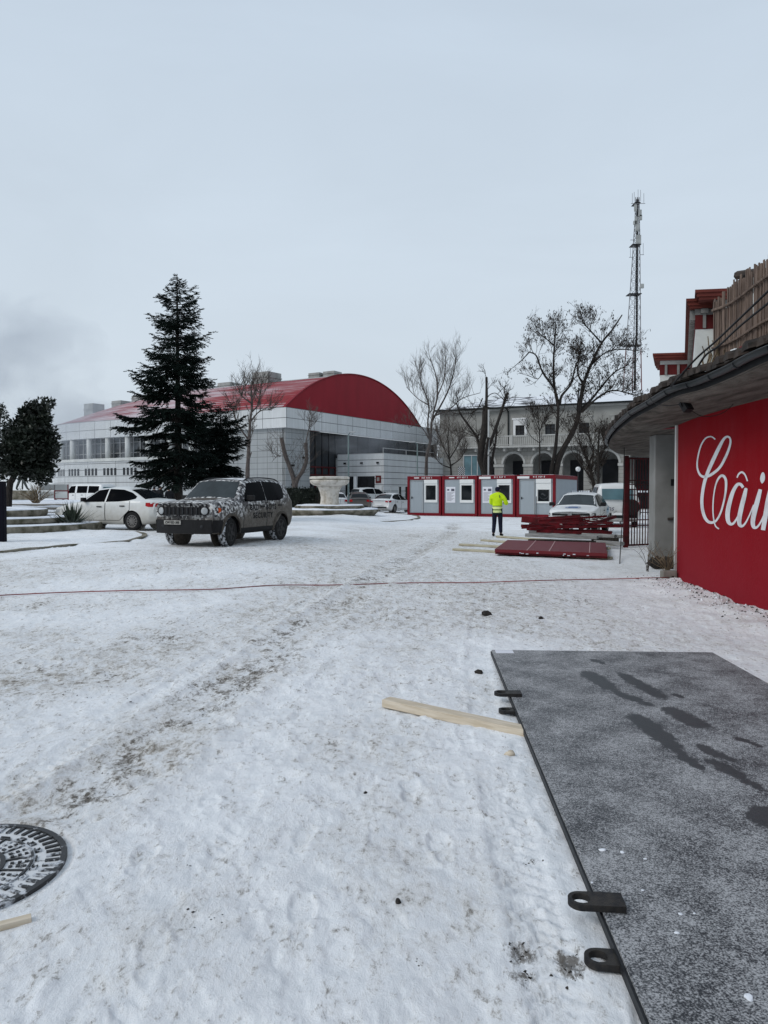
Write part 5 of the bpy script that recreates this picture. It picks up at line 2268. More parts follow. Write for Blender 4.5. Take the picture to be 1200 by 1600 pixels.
def conifer(name, label, depth, px, py_top, py_base, halfw, seed, mat, tr_r, dens=1.0, whorl=.40, bare=.22):
    rn = random.Random(seed)
    base = at(px, 768, depth)
    g0 = gz(base.x, base.y)
    H = at(px, py_top, depth).z - g0
    zb = at(px, py_base, depth).z - g0
    tr = thing(name, label, 'tree', (base.x, base.y, g0))
    sc = depth / F
    tm = MB()
    tm.smooth = True
    pts = [Vector((0, 0, z)) for z in np.linspace(-.2, H, 14)]
    tm.tube(pts, [tr_r * (1 - .96 * i / 13) + .010 for i in range(14)], 9)
    cm = MB()

    def spray(p, d, L, fine=1.0):
        """flat drooping frond: needles packed along a short axis"""
        k = max(3, int(L / (.026 if p.z < H * .55 else .034) * dens))
        sd = d.cross(Vector((0, 0, 1)))
        if sd.length < .1:
            sd = Vector((1, 0, 0))
        sd.normalize()
        for u in range(k):
            v = (u + rn.random()) / k
            b = p + d * L * v + Vector((0, 0, -.22 * L * v * v))
            for s in (-1, 1):
                nd = (d * rn.uniform(.5, 1.0) + sd * s * rn.uniform(.3, .9) + Vector((0, 0, rn.uniform(-.35, .35)))).normalized()
                tri_leaf(cm, b, nd, rn.uniform(.10, .18) * (1.05 - .35 * v) * fine, rn.uniform(.012, .024) * fine, rn)
    z = zb
    while z < H - .12:
        k = (z - zb) / (H - zb)
        nb = rn.randint(7, 9)
        a0 = rn.uniform(0, 2 * PI)
        for j in range(nb):
            a = a0 + 2 * PI * j / nb + rn.uniform(-.35, .35)
            zj = z + rn.uniform(-.22, .22)
            side = math.cos(a)
            wl, wr = halfw(768 - (zj + g0 - 1.6) / sc)
            w = (wr if side > 0 else wl) * abs(side) + (wl + wr) / 2 * (1 - abs(side))
            L = max(.10, w * sc * rn.choice((rn.uniform(.55, .8), rn.uniform(.8, 1.08), rn.uniform(.85, 1.08))))
            if L > .9:
                L *= .88
            if rn.random() < .14:
                continue
            out = Vector((math.cos(a), math.sin(a), 0))
            rise = -.10 + .42 * k + rn.uniform(-.20, .20)
            P = []
            n = 8
            for i in range(n + 1):
                t = i / n
                zz = L * (rise * t - (.42 - .25 * k) * t * t + .30 * t ** 3.5)
                P.append(Vector((out.x * L * t, out.y * L * t, zj + zz)))
            tm.tube(P, [max(.006, (.030 + .012 * L) * (1 - k * .7) * (1 - .85 * i / n)) for i in range(n + 1)], 4, cap=False)
            sidev = Vector((-out.y, out.x, 0))
            ns = max(3, int(L * 8))
            for q in range(ns):
                t = bare + (1 - bare) * (q + rn.random()) / ns if L > .5 else (q + rn.random()) / ns
                i = min(int(t * n), n - 1)
                p = P[i].lerp(P[i + 1], t * n - i)
                tan = (P[i + 1] - P[i]).normalized()
                tl = min(.95, (.32 + .33 * L * (1 - t))) * rn.uniform(.6, 1.15) * min(1, .22 + L * .75)
                for s in (-1, 1):
                    d = (sidev * s * rn.uniform(.45, .95) + tan * rn.uniform(.6, 1.0) + Vector((0, 0, rn.uniform(-.25, .12)))).normalized()
                    spray(p, d, tl, 1.0 - .35 * k)
                if rn.random() < .75 - .5 * k:
                    d = (tan * .6 + Vector((rn.uniform(-.3, .3), rn.uniform(-.3, .3), rn.uniform(-.9, -.3)))).normalized()
                    spray(p, d, tl * .55)
            spray(P[-2], (P[-1] - P[-2]).normalized(), max(.06, .22 * min(1, L)), 1 - .4 * k)
        z += whorl * rn.uniform(.75, 1.2) * (1.0 - .38 * k)
    tm.build('trunk', m['bark'], tr)
    cm.build('crown', mat, tr)
    print('conifer leaves', len(cm.f))
    return tr


def fir_half(py):
    wl = np.interp(py, [425, 440, 470, 490, 515, 545, 560, 590, 600, 620, 650, 668, 690, 712, 728, 745], [2, 8, 20, 40, 50, 42, 60, 96, 76, 62, 124, 98, 70, 80, 124, 70])
    wr = np.interp(py, [425, 440, 470, 490, 515, 545, 560, 590, 610, 650, 680, 728, 745], [2, 10, 32, 32, 46, 64, 54, 56, 66, 52, 56, 60, 50])
    return wl, wr


conifer('fir_tree', 'tall dark fir tree rising behind the white saloon and camouflage jeep', 33, 279, 428, 738, fir_half, 5, m['needle'], .20, dens=1.15, whorl=.37)


def yew_half(py):
    w = np.interp(py, [640, 650, 665, 680, 700, 730, 745, 760], [14, 34, 40, 42, 44, 42, 42, 36])
    return w, w


conifer('small_conifer', 'low broad dark conifer just right of the tall fir', 36, 345, 640, 754, yew_half, 15, m['needle_dark'], .12, dens=1.3, whorl=.24, bare=.05)


def evergreen(name, label, depth, px, py_top, py_base, blobs, trunk_px, seed, n):
    rn = random.Random(seed)
    base = at(trunk_px[0][0], 768, depth)
    g0 = gz(base.x, base.y)
    tr = thing(name, label, 'tree', (base.x, base.y, g0))
    O = Vector((base.x, base.y, g0))
    sc = depth / F
    tm, cm = MB(), MB()
    tm.smooth = True
    P = [at(x, y, depth) - O for x, y in trunk_px]
    P[0].z = -.1
    tm.tube(smooth_path(P, 4), .13, 8)
    for (x, y, rx, ry) in blobs:
        c = at(x, y, depth + rn.uniform(-.6, .6)) - O
        A_ = P[-1].lerp(c, .85)
        tm.tube([P[-2], P[-1].lerp(A_, .5) + Vector((0, 0, .1)), A_], [.07, .045, .02], 5)
        k = int(n * rx * ry / 600)
        for j in range(k):
            d = Vector((rn.gauss(0, 1), rn.gauss(0, 1), rn.gauss(0, 1))).normalized()
            r = rn.random() ** .38
            if rn.random() < .10:
                r = rn.uniform(1.0, 1.28)
            p = c + Vector((d.x * rx * sc, d.y * (rx + ry) / 2 * sc, d.z * ry * sc)) * r
            # whorl of leaves on a shoot
            ax = (d * .6 + Vector((rn.uniform(-.5, .5), rn.uniform(-.5, .5), rn.uniform(-.1, 1)))).normalized()
            for q in range(5):
                ld = (ax * .7 + Vector((rn.uniform(-1, 1), rn.uniform(-1, 1), rn.uniform(-.8, .8)))).normalized()
                tri_leaf(cm, p + ax * q * .03, ld, rn.uniform(.14, .24), rn.uniform(.03, .055), rn)
    tm.build('trunk', m['bark'], tr)
    cm.build('crown', m['leaf'], tr)
    return tr


evergreen('evergreen_tree', 'dense black-green evergreen tree leaning over the bronze statue', 31, 48, 627, 752,
          [(52, 690, 26, 40), (42, 706, 24, 34), (58, 652, 16, 22), (46, 655, 12, 18), (67, 660, 10, 22), (73, 695, 14, 24), (62, 728, 18, 24), (36, 722, 22, 22), (20, 684, 14, 18), (12, 708, 18, 24), (28, 668, 9, 12), (76, 632, 5, 6), (70, 640, 6, 8), (83, 684, 6, 8), (80, 712, 8, 12), (50, 640, 6, 10), (24, 730, 12, 12), (8, 738, 12, 10), (44, 740, 9, 9), (66, 744, 10, 10)],
          [(12, 775), (15, 762), (20, 748), (30, 725), (44, 690)], 9, 285)
evergreen('evergreen_tree', 'paler evergreen tree cut off at the left edge behind the black pylon', 40, -6, 635, 760,
          [(-6, 665, 14, 26), (2, 660, 8, 18), (-10, 700, 20, 28), (4, 640, 4, 8), (-12, 735, 20, 22)],
          [(-8, 780), (-8, 750), (-6, 720), (-6, 690)], 19, 170)
# ================================================================ vehicles
class Shape:
    """smooth car body described by cross sections along its length; local +y is forward, z up"""
    def __init__(self, L, st, nose=.18, tail=.12):
        self.L = L
        st = sorted(st)
        self.s = [r[0] for r in st]
        self.c = [[r[i] for r in st] for i in range(1, 9)]
        self.nose, self.tail = nose, tail
        self.hmax = max(self.c[3])

    def par(self, s):
        e = .035
        return [sum(np.interp(min(max(s + d, 0), self.L), self.s, c) for d in (-e, 0, e)) / 3 for c in self.c]

    def sec(self, s):
        zb, hb, zm, hm, zw, hw, zr, hr = self.par(s)
        tall = zr - zw > .12
        e = min(.07, (zr - zw) * .45 + .012)
        p = [(0, zb), (hb - .10, zb), (hb, zb + .06), (hm, zm), (hw, zw - .03), (hw - .012, zw)]
        p += [(hr + .015, zr - e), (hr - .07, zr - e * .12), (0, zr + .02)]
        for _ in range(2):                         # corner cutting
            o = [p[0]]
            for a, b in zip(p[:-1], p[1:]):
                o.append((a[0] * .78 + b[0] * .22, a[1] * .78 + b[1] * .22))
                o.append((a[0] * .22 + b[0] * .78, a[1] * .22 + b[1] * .78))
            o.append(p[-1])
            p = o
        return p

    def xyz(self, s, x, z):
        k = min(1, abs(x) / self.hmax) ** 2.2
        y = self.L / 2 - s
        y -= self.nose * k * max(0, 1 - s / .7)
        y += self.tail * k * max(0, 1 - (self.L - s) / .6)
        return Vector((x, y, z))

    def side(self, s, z, sg):
        p = self.sec(s)
        i = max(range(len(p)), key=lambda j: p[j][0])
        lo = [q for q in p[:i + 1]]
        zs = [q[1] for q in p[1:]]
        xs = [q[0] for q in p[1:]]
        zz = [zs[0]]
        for v in zs[1:]:
            zz.append(max(v, zz[-1] + 1e-6))
        return self.xyz(s, sg * float(np.interp(z, zz, xs)), z)

    def top(self, s, x):
        p = self.sec(s)
        q = [r for r in p if r[1] > self.par(s)[4] - .04][::-1]
        xs = [r[0] for r in q]
        zs = [r[1] for r in q]
        for i in range(1, len(xs)):
            xs[i] = max(xs[i], xs[i - 1] + 1e-6)
        return self.xyz(s, x, float(np.interp(abs(x), xs, zs)))

    def body(self, name, mats, parent, wheels, wr, n=88):
        """closed shell with round wheel arches cut out of its flanks and dark wells behind them"""
        ss = np.concatenate([np.linspace(0, .3, 12, endpoint=False), np.linspace(.3, self.L - .3, n, endpoint=False), np.linspace(self.L - .3, self.L, 12)])
        rows = []
        NH = 46
        for s in ss:
            p = np.array(self.sec(s))
            d = np.concatenate([[0], np.cumsum(np.hypot(*np.diff(p, axis=0).T))])
            u = np.linspace(0, d[-1], NH)
            p = list(zip(np.interp(u, d, p[:, 0]), np.interp(u, d, p[:, 1])))
            rows.append([self.xyz(s, x, z) for x, z in p] + [self.xyz(s, -x, z) for x, z in p[-2:0:-1]])
        k = len(rows[0])
        V = [v.copy() for r in rows for v in r]
        fs = []
        for i in range(len(rows) - 1):
            for j in range(k):
                j2 = (j + 1) % k
                fs.append((i * k + j, (i + 1) * k + j, (i + 1) * k + j2, i * k + j2))
        h = k // 2
        for base, rev in ((0, False), ((len(rows) - 1) * k, True)):
            for j in range(h):
                q = [base + j, base + j + 1, base + (k - j - 1) % k, base + (k - j) % k]
                q = list(dict.fromkeys(q))
                if len(q) >= 3:
                    fs.append(tuple(q[::-1] if rev else q))
        Rw = wr * 1.15
        xin = .50

        def inside(v):
            for (x, y, r) in wheels:
                if v.x * x > 0 and abs(v.x) > xin and math.hypot(v.y - y, v.z - r) < Rw:
                    return (x, y, r)
            return None
        ins = [inside(v) for v in V]
        keep = [f for f in fs if not all(ins[q] for q in f)]
        used = {q for f in keep for q in f}
        for q in used:
            if ins[q]:
                x, y, r = ins[q]
                d = Vector((0, V[q].y - y, V[q].z - r))
                d = d.normalized() * Rw if d.length > 1e-4 else Vector((0, 0, Rw))
                V[q] = Vector((V[q].x, y + d.y, r + d.z))
        mb = MB()
        mb.add(V, keep)
        o = mb.build(name, mats, parent)
        bm = bmesh.new()
        bm.from_mesh(o.data)
        bmesh.ops.delete(bm, geom=[v for v in bm.verts if not v.link_faces], context='VERTS')
        bm.to_mesh(o.data)
        bm.free()
        smooth_by_angle(o.data, 38)
        mb = MB()
        for (x, y, r) in wheels:
            sg = 1 if x > 0 else -1
            zl = self.par(self.L / 2 - y)[0] + .03
            a0 = math.asin(max(-1, min(.9, (zl - r) / (Rw * 1.01))))
            A = np.linspace(a0, PI - a0, 26)
            mb.grid([[(sg * xx, y + Rw * 1.01 * math.cos(a), max(.16, r + Rw * 1.01 * math.sin(a))) for xx in (xin - .02, self.hmax - .045)] for a in A])
            c = [(sg * (xin - .02), y + Rw * 1.01 * math.cos(a), max(.16, r + Rw * 1.01 * math.sin(a))) for a in A]
            mb.add(c, [tuple(range(len(c)))])
        mb.build('wheel_wells', mats[1], o)
        return o

    def patch(self, pts, eps):
        """grid of surface points pushed out by eps along the normal"""
        n, k = len(pts), len(pts[0])
        out = []
        for i in range(n):
            r = []
            for j in range(k):
                a = pts[min(i + 1, n - 1)][j] - pts[max(i - 1, 0)][j]
                b = pts[i][min(j + 1, k - 1)] - pts[i][max(j - 1, 0)]
                nn = a.cross(b)
                if nn.length > 1e-9:
                    nn.normalize()
                p = pts[i][j]
                if nn.dot(Vector((p.x, p.y * .35, p.z - .75))) < 0:
                    nn = -nn
                r.append(p + nn * eps)
            out.append(r)
        return out

    def side_patch(self, outline, sg, eps, n=22, k=7):
        """outline: list of (s, zlo, zhi)"""
        S = [o[0] for o in outline]
        rows = []
        for s in np.linspace(S[0], S[-1], n):
            lo = np.interp(s, S, [o[1] for o in outline])
            hi = np.interp(s, S, [o[2] for o in outline])
            rows.append([self.side(s, lo + (hi - lo) * t, sg) for t in np.linspace(0, 1, k)])
        return self.patch(rows, eps)

    def top_patch(self, outline, eps, n=16, k=15):
        """outline: list of (s, half width)"""
        S = [o[0] for o in outline]
        rows = []
        for s in np.linspace(S[0], S[-1], n):
            w = np.interp(s, S, [o[1] for o in outline])
            rows.append([self.top(s, w * t) for t in np.linspace(-1, 1, k)])
        return self.patch(rows, eps)


def grid_part(name, rows, mat, parent, smooth=True, thick=0):
    mb = MB()
    mb.smooth = smooth
    mb.grid(rows)
    o = mb.build(name, mat, parent)
    return o


def front_panel(mb, sh, x0, x1, z0, z1, eps=.006, s=0.0, n=9, rear=False):
    """patch on the flat nose (or tail), following its plan curve"""
    rows = []
    for x in np.linspace(x0, x1, n):
        col = []
        for z in (z0, z1):
            p = sh.xyz(sh.L - 0 if rear else 0, x, z)
            p.y += -eps if rear else eps
            col.append(p)
        rows.append(col)
    back = [[q + Vector((0, .03 if rear else -.03, 0)) for q in r] for r in rows]
    mb.grid(rows)
    for r, b in zip((rows[0], rows[-1]), (back[0], back[-1])):
        mb.add([r[0], r[1], b[1], b[0]], [(0, 1, 2, 3)])
    for j in (0, 1):
        mb.grid([[r[j], b[j]] for r, b in zip(rows, back)])


WHEELS = {}


def wheel(parent, x, y, r, w, rim, tyre, spokes, turn=0.0):
    key = (r, w, rim, tyre, spokes)
    if key not in WHEELS:
        M_ = Matrix.Rotation(PI / 2, 4, 'Y')
        t = MB()
        t.smooth = True
        t.lathe([(r * .66, -w * .42), (r * .74, -w * .5), (r * .93, -w * .5), (r * .985, -w * .4), (r, -w * .28), (r, w * .28), (r * .985, w * .4), (r * .93, w * .5), (r * .74, w * .5), (r * .66, w * .42)], 36, M_)
        q = MB()
        q.smooth = False
        q.lathe([(r * .665, w * .36), (r * .665, w * .46), (r * .60, w * .44), (r * .58, w * .30), (.0, w * .26)], 32, M_)
        for k in range(spokes):
            a = 2 * PI * k / spokes
            R_ = M_ @ Matrix.Rotation(a, 4, 'Z')
            ww = .20 * r if spokes < 8 else .085 * r
            q.add([R_ @ Vector(p) for p in ((r * .1, -ww * .9, w * .43), (r * .62, -ww * .45, w * .45), (r * .62, ww * .45, w * .45), (r * .1, ww * .9, w * .43),
                                           (r * .1, -ww * .9, w * .28), (r * .62, -ww * .45, w * .28), (r * .62, ww * .45, w * .28), (r * .1, ww * .9, w * .28))],
                  [(0, 1, 2, 3), (0, 4, 5, 1), (2, 6, 7, 3), (1, 5, 6, 2), (0, 3, 7, 4)])
        h = MB()
        h.lathe([(r * .17, w * .40), (r * .16, w * .49), (.0, w * .50)], 16, M_)
        WHEELS[key] = (t.mesh('tyre', tyre), q.mesh('rim', rim), h.mesh('wheel', rim))
    t, q, h = WHEELS[key]
    o = link(bpy.data.objects.new('wheel', h), parent)
    link(bpy.data.objects.new('tyre', t), o)
    link(bpy.data.objects.new('rim', q), o)
    o.location = (x, y, r)
    o.rotation_euler = (0, 0, (PI if x < 0 else 0) + turn)
    return o


ST_JEEP = [(0.0, .36, .76, .66, .81, 1.02, .81, 1.07, .76), (.12, .33, .83, .66, .88, 1.06, .865, 1.11, .82), (.9, .30, .86, .70, .90, 1.09, .88, 1.16, .82), (1.18, .28, .86, .70, .90, 1.10, .885, 1.19, .80),
           (1.70, .28, .86, .70, .90, 1.10, .885, 1.66, .69), (2.3, .28, .86, .70, .90, 1.11, .885, 1.705, .69), (3.2, .28, .86, .7, .90, 1.12, .885, 1.70, .69), (3.86, .32, .86, .7, .89, 1.13, .87, 1.65, .67), (4.06, .36, .85, .7, .88, 1.13, .86, 1.54, .68), (4.18, .42, .82, .72, .86, 1.12, .84, 1.24, .72), (4.24, .46, .78, .72, .83, 1.08, .80, 1.14, .72)]
ST_SEDAN = [(0, .32, .60, .5, .68, .66, .64, .70, .50), (.12, .24, .74, .5, .79, .74, .74, .78, .60), (.9, .19, .84, .5, .88, .88, .85, .93, .72), (1.22, .18, .84, .5, .89, .91, .86, .98, .72), (2.02, .18, .84, .5, .89, .94, .865, 1.43, .58), (2.6, .18, .84, .5, .89, .95, .865, 1.485, .57), (3.15, .18, .84, .5, .89, .97, .865, 1.44, .56), (3.55, .18, .84, .5, .89, .98, .86, 1.30, .60), (3.98, .2, .83, .52, .88, .99, .84, 1.07, .70), (4.38, .30, .80, .56, .86, .99, .80, 1.05, .68), (4.53, .40, .72, .62, .79, .90, .73, .96, .60)]
ST_SUV = [(0, .40, .64, .6, .74, .82, .70, .86, .58), (.12, .32, .78, .6, .84, .90, .80, .94, .68), (.85, .25, .84, .6, .88, .98, .86, 1.03, .74), (1.12, .24, .85, .6, .89, 1.0, .87, 1.06, .74), (1.85, .24, .85, .6, .89, 1.02, .87, 1.50, .60), (2.5, .24, .85, .6, .89, 1.03, .87, 1.57, .60), (3.4, .24, .85, .6, .89, 1.04, .865, 1.54, .58), (3.85, .3, .84, .6, .88, 1.05, .85, 1.42, .58), (4.10, .36, .82, .62, .86, 1.03, .82, 1.12, .66), (4.2, .44, .76, .64, .80, .98, .76, 1.02, .66)]
ST_VAN = [(0, .42, .74, .7, .84, .98, .80, 1.02, .68), (.15, .34, .86, .7, .92, 1.04, .89, 1.08, .78), (.7, .26, .92, .7, .96, 1.12, .93, 1.20, .80), (.95, .25, .93, .7, .97, 1.14, .94, 1.26, .80), (1.65, .25, .93, .7, .97, 1.18, .945, 1.90, .76), (2.3, .25, .93, .7, .97, 1.2, .945, 1.97, .77), (4.5, .25, .93, .7, .97, 1.2, .945, 1.97, .77), (4.95, .32, .92, .7, .96, 1.2, .935, 1.93, .75), (5.05, .42, .88, .7, .93, 1.18, .90, 1.75, .74), (5.10, .48, .84, .7, .90, 1.15, .86, 1.20, .74)]


def car(name, label, cat, loc, head, kind, paint, rim='rim_silver', tyre='tyre', lights=True, group=None):
    """head: direction the car faces in the yard plane"""
    h = Vector((head[0], head[1], 0)).normalized()
    root = thing(name, label, cat, (loc[0], loc[1], loc[2] if len(loc) > 2 else gz(loc[0], loc[1])), math.atan2(h.y, h.x) - PI / 2, group)
    st, L, wr, wb0, wb1, tw = {'jeep': (ST_JEEP, 4.24, .355, .83, 3.40, .77), 'sedan': (ST_SEDAN, 4.53, .315, .92, 3.56, .77), 'suv': (ST_SUV, 4.2, .33, .84, 3.42, .76), 'van': (ST_VAN, 5.1, .33, .95, 4.05, .83)}[kind]
    sh = Shape(L, st, nose=.16 if kind == 'jeep' else .28, tail=.10 if kind in ('jeep', 'van') else .22)
    ws = [(sx * tw, L / 2 - s, wr) for s in (wb0, wb1) for sx in (-1, 1)]
    sh.body('body', [m[paint], m['black']], root, ws, wr)
    for (x, y, r) in ws:
        wheel(root, x, y, wr, .235 if kind == 'jeep' else .21, m[rim], m[tyre], 5 if rim == 'rim_dark' else 12, 0)
    gl = .005
    if kind == 'jeep':
        wind = [(1.20, .74), (1.66, .62)]
        sides = [[(1.50, 1.11, 1.17), (1.82, 1.11, 1.585), (2.575, 1.12, 1.635)], [(2.60, 1.12, 1.635), (3.34, 1.13, 1.62), (3.58, 1.19, 1.58), (3.68, 1.32, 1.53)]]
        rearw = [(3.92, .56), (4.10, .60)]
        doors = [[(1.42, .42, 1.10), (2.56, .42, 1.12)], [(2.60, .42, 1.12), (3.05, .42, 1.12), (3.42, .80, 1.12)]]
    elif kind == 'sedan':
        wind = [(1.30, .76), (1.96, .56)]
        sides = [[(1.52, .95, 1.00), (2.02, .96, 1.36), (2.42, .965, 1.41)], [(2.48, .965, 1.41), (3.05, .98, 1.38), (3.40, 1.01, 1.28), (3.64, 1.07, 1.15)]]
        rearw = [(3.30, .50), (3.98, .66)]
        doors = [[(1.36, .34, .93), (2.45, .34, .955)], [(2.48, .34, .955), (3.05, .34, .97), (3.46, .70, .985)]]
    elif kind == 'suv':
        wind = [(1.18, .76), (1.80, .60)]
        sides = [[(1.40, 1.04, 1.08), (1.85, 1.05, 1.44), (2.40, 1.055, 1.49)], [(2.46, 1.055, 1.49), (3.2, 1.07, 1.47), (3.62, 1.16, 1.38)]]
        rearw = [(3.82, .52), (4.08, .62)]
        doors = [[(1.28, .40, 1.02), (2.42, .40, 1.04)], [(2.46, .40, 1.04), (2.95, .40, 1.05), (3.3, .72, 1.055)]]
    else:
        wind = [(1.00, .82), (1.60, .72)]
        sides = [[(1.30, 1.22, 1.30), (1.66, 1.22, 1.78), (2.2, 1.23, 1.82)], [(2.4, 1.23, 1.80), (3.5, 1.23, 1.80)], [(3.62, 1.23, 1.80), (4.75, 1.23, 1.78)]]
        rearw = None
        doors = [[(1.15, .40, 1.19), (2.25, .40, 1.2)], [(2.3, .40, 1.2), (3.4, .40, 1.2)]]
    rows = sh.top_patch(wind, gl)
    wsn = grid_part('windscreen', rows, m['windscreen'], root)
    if rearw:
        grid_part('rear_window', sh.top_patch(rearw, gl), m['glass'], root)
    else:
        mb = MB()
        front_panel(mb, sh, -.66, .66, 1.24, 1.72, .012, rear=True)
        for q in mb.v:
            pass
        v2 = []
        for (x, y, z) in mb.v:
            v2.append((x, y + (z - 1.2) * .13 - .015, z))
        mb.v = v2
        mb.build('rear_window', m['blueglass'], root)
    for sg in (-1, 1):
        for si in sides:
            grid_part('side_window', sh.side_patch(si, sg, gl), m['tint'], root)
        for di in doors:
            d = grid_part('door', sh.side_patch(di, sg, .006, 26, 10), m[paint], root)
            mb = MB()
            fr = sh.side_patch([(a - .014, b - .014, c + .004) if i == 0 else ((a + .014, b - .014, c + .004) if i == len(di) - 1 else (a, b - .014, c + .004)) for i, (a, b, c) in enumerate(di)], sg, .003, 26, 10)
            mb.grid(fr)
            mb.build('door_gap', m['black'], d)
            s1 = di[-1][0] - .22 if di is doors[0] else di[0][0] + .70
            z = di[0][2] - .13
            p = sh.side(s1, z, sg)
            mb = MB()
            mb.cbox(p + Vector((sg * .022, 0, 0)), (.03, .20, .035))
            bevel(mb.build('handle', m['black'] if kind != 'jeep' else m['black'], d), .008, 2)
        # mirrors
        s0 = sides[0][0][0] + .12
        p = sh.side(s0, sides[0][0][1] + .02, sg)
        mb = MB()
        mb.cbox(p + Vector((sg * .13, .02, .07)), (.19, .11, .14 if kind != 'van' else .24))
        mb.bar(p + Vector((0, .02, .03)), p + Vector((sg * .10, .02, .05)), .04)
        bevel(mb.build('mirror', m['black'] if kind != 'van' else m[paint], root), .03, 3)
    # black sill and bumper skirts
    if kind == 'jeep':
        zs = [(.28, .47), (.27, .55)]
        for sg in (-1, 1):
            grid_part('sill_trim', sh.side_patch([(1.25, .30, .44), (2.95, .30, .44)], sg, .012), m['black'], root)
            for s in (wb0, wb1):
                mb = MB()
                R_ = [wr * 1.14, wr * 1.34]
                rows = []
                for a in np.linspace(-.10, PI + .10, 18):
                    col = []
                    for r, e in ((R_[0], .035), ((R_[0] + R_[1]) / 2, .03), (R_[1], .012), (R_[1] + .005, -.02)):
                        ss_ = s - r * math.cos(a)
                        zz = wr + r * math.sin(a)
                        ss_ = min(max(ss_, .16), L - .12)
                        p = sh.side(ss_, min(max(zz, .34), .98), sg)
                        p.z = zz
                        col.append(p + Vector((sg * e, 0, 0)))
                    rows.append(col)
                mb.smooth = True
                mb.grid(rows)
                mb.build('wheel_arch_trim', m['black'] if s == wb0 and sg > 0 else m['mud'], root)
        mb = MB()
        front_panel(mb, sh, -.80, .80, .345, .68, .022)
        fb = mb.build('front_bumper', m['black'], root)
        for sg in (-1, 1):
            rows = sh.side_patch([(.0, .365, .67), (.38, .38, .67)], sg, .022, 8, 4)
            grid_part('bumper_corner', rows, m['black'], fb)
        mb = MB()
        front_panel(mb, sh, -.52, .52, .80, .99, .012)
        gr = mb.build('grille', m['black'], root)
        mb = MB()
        for k in range(8):
            x = -.44 + k * .1257
            p = sh.xyz(0, x, .9)
            mb.cbox((x, p.y + .022, .895), (.034, .02, .17))
        mb.build('grille_bars', m['darksteel'], gr)
        for sg in (-1, 1):
            x = sg * .62
            p = sh.xyz(0, x, .89)
            M_ = Matrix.Translation((x, p.y - .03, .895)) @ Matrix.Rotation(-PI / 2, 4, 'X') @ Matrix.Rotation(sg * .18, 4, 'Y')
            mb = MB()
            mb.lathe([(.112, .0), (.115, .045), (.098, .055), (.09, .04)], 28, M_)
            hl = mb.build('headlight', m['black'], root)
            mb = MB()
            mb.smooth = True
            mb.lathe([(.098, .03), (.085, .046), (.05, .053), (0, .055)], 24, M_)
            mb.build('lens', m['lens'], hl)
            rows = sh.side_patch([(.16, .84, .97), (.30, .88, .96)], sg, .012, 5, 4)
            grid_part('indicator', rows, m['orange'], root)
            mb = MB()
            p = sh.xyz(0, sg * .56, .5)
            mb.lathe([(.04, 0), (.04, .012), (0, .016)], 14, Matrix.Translation((sg * .56, p.y + .015, .52)) @ Matrix.Rotation(-PI / 2, 4, 'X'))
            mb.build('fog_lamp', m['darksteel'], root)
            # roof rail
            pts = [sh.top(s, sg * .62) + Vector((0, 0, dz)) for s, dz in ((1.85, .0), (2.05, .045), (2.7, .055), (3.4, .05), (3.70, .0))]
            mb = MB()
            mb.smooth = True
            mb.tube(smooth_path(pts, 4), .018, 6)
            mb.build('roof_rail', m['black'], root)
        p = sh.xyz(0, .0, .65)
        mb = MB()
        mb.box((-.02, p.y + .03, .565), (.46, p.y + .05, .665))
        np_ = mb.build('number_plate', MAT('dirty_plate', (.40, .39, .36), .8, scale=14, col2=(.24, .23, .21)), root)
        tm = text_mesh('CW 033 200', .078, .002, .002)
        tm.transform(Matrix.Translation((.22, p.y + .053, .612)) @ Matrix(((-1, 0, 0, 0), (0, 0, 1, 0), (0, 1, 0, 0), (0, 0, 0, 1))))
        tm.materials.append(m['black'])
        link(bpy.data.objects.new('plate_text', tm), np_)
        # bare dark patch melted on the bonnet
        rows = sh.top_patch([(.50, .34), (1.10, .44)], .004, 10, 11)
        grid_part('bonnet_panel', rows, m['mud'], root)
        # snow lying along the roof edge
        rows = sh.top_patch([(1.78, .58), (3.75, .56)], .012, 14, 11)
        grid_part('roof_snow', rows, MAT('patchy_roof_snow', (.62, .63, .65), .8, scale=4, col2=(.22, .21, .2), lo=.36, hi=.5, bump=.4), root)
        for txt, s, z, size in (('BAD', 1.92, .945, .20), ('BOYS', 2.80, .945, .20), ('SECURITY', 2.36, .73, .20)):
            tm = text_mesh(txt, size, .007, 0, 0, 1.2)
            for v in tm.vertices:
                ss_, zz = s + v.co.x, z + v.co.y
                p = sh.side(ss_, zz, -1)
                v.co = p + Vector((-.014, 0, 0))
            tm.materials.append(m['black'])
            link(bpy.data.objects.new('door_lettering', tm), root)
    else:
        dark = m['black']
        for rear in (False, True):
            mb = MB()
            w = .60
            z0, z1 = (.30, .44) if kind == 'sedan' else (.36, .52)
            if rear:
                z0 += .06
                z1 += .04
            if kind == 'van':
                w, z0, z1 = .86, .43, .66
            front_panel(mb, sh, -w, w, z0, z1, .012, rear=rear)
            mb.build('rear_bumper' if rear else 'front_bumper', dark, root)
            mb = MB()
            p = sh.xyz(L if rear else 0, 0, .6)
            zz = .56 if kind != 'van' else .62
            if rear and kind == 'sedan':
                zz = .66
            d = -1 if rear else 1
            mb.cbox((0, p.y + d * .014, zz), (.50, .02, .11))
            mb.build('number_plate', m['white'], root)
        zl = {'sedan': (.58, .70), 'suv': (.72, .82), 'van': (.86, 1.02)}[kind]
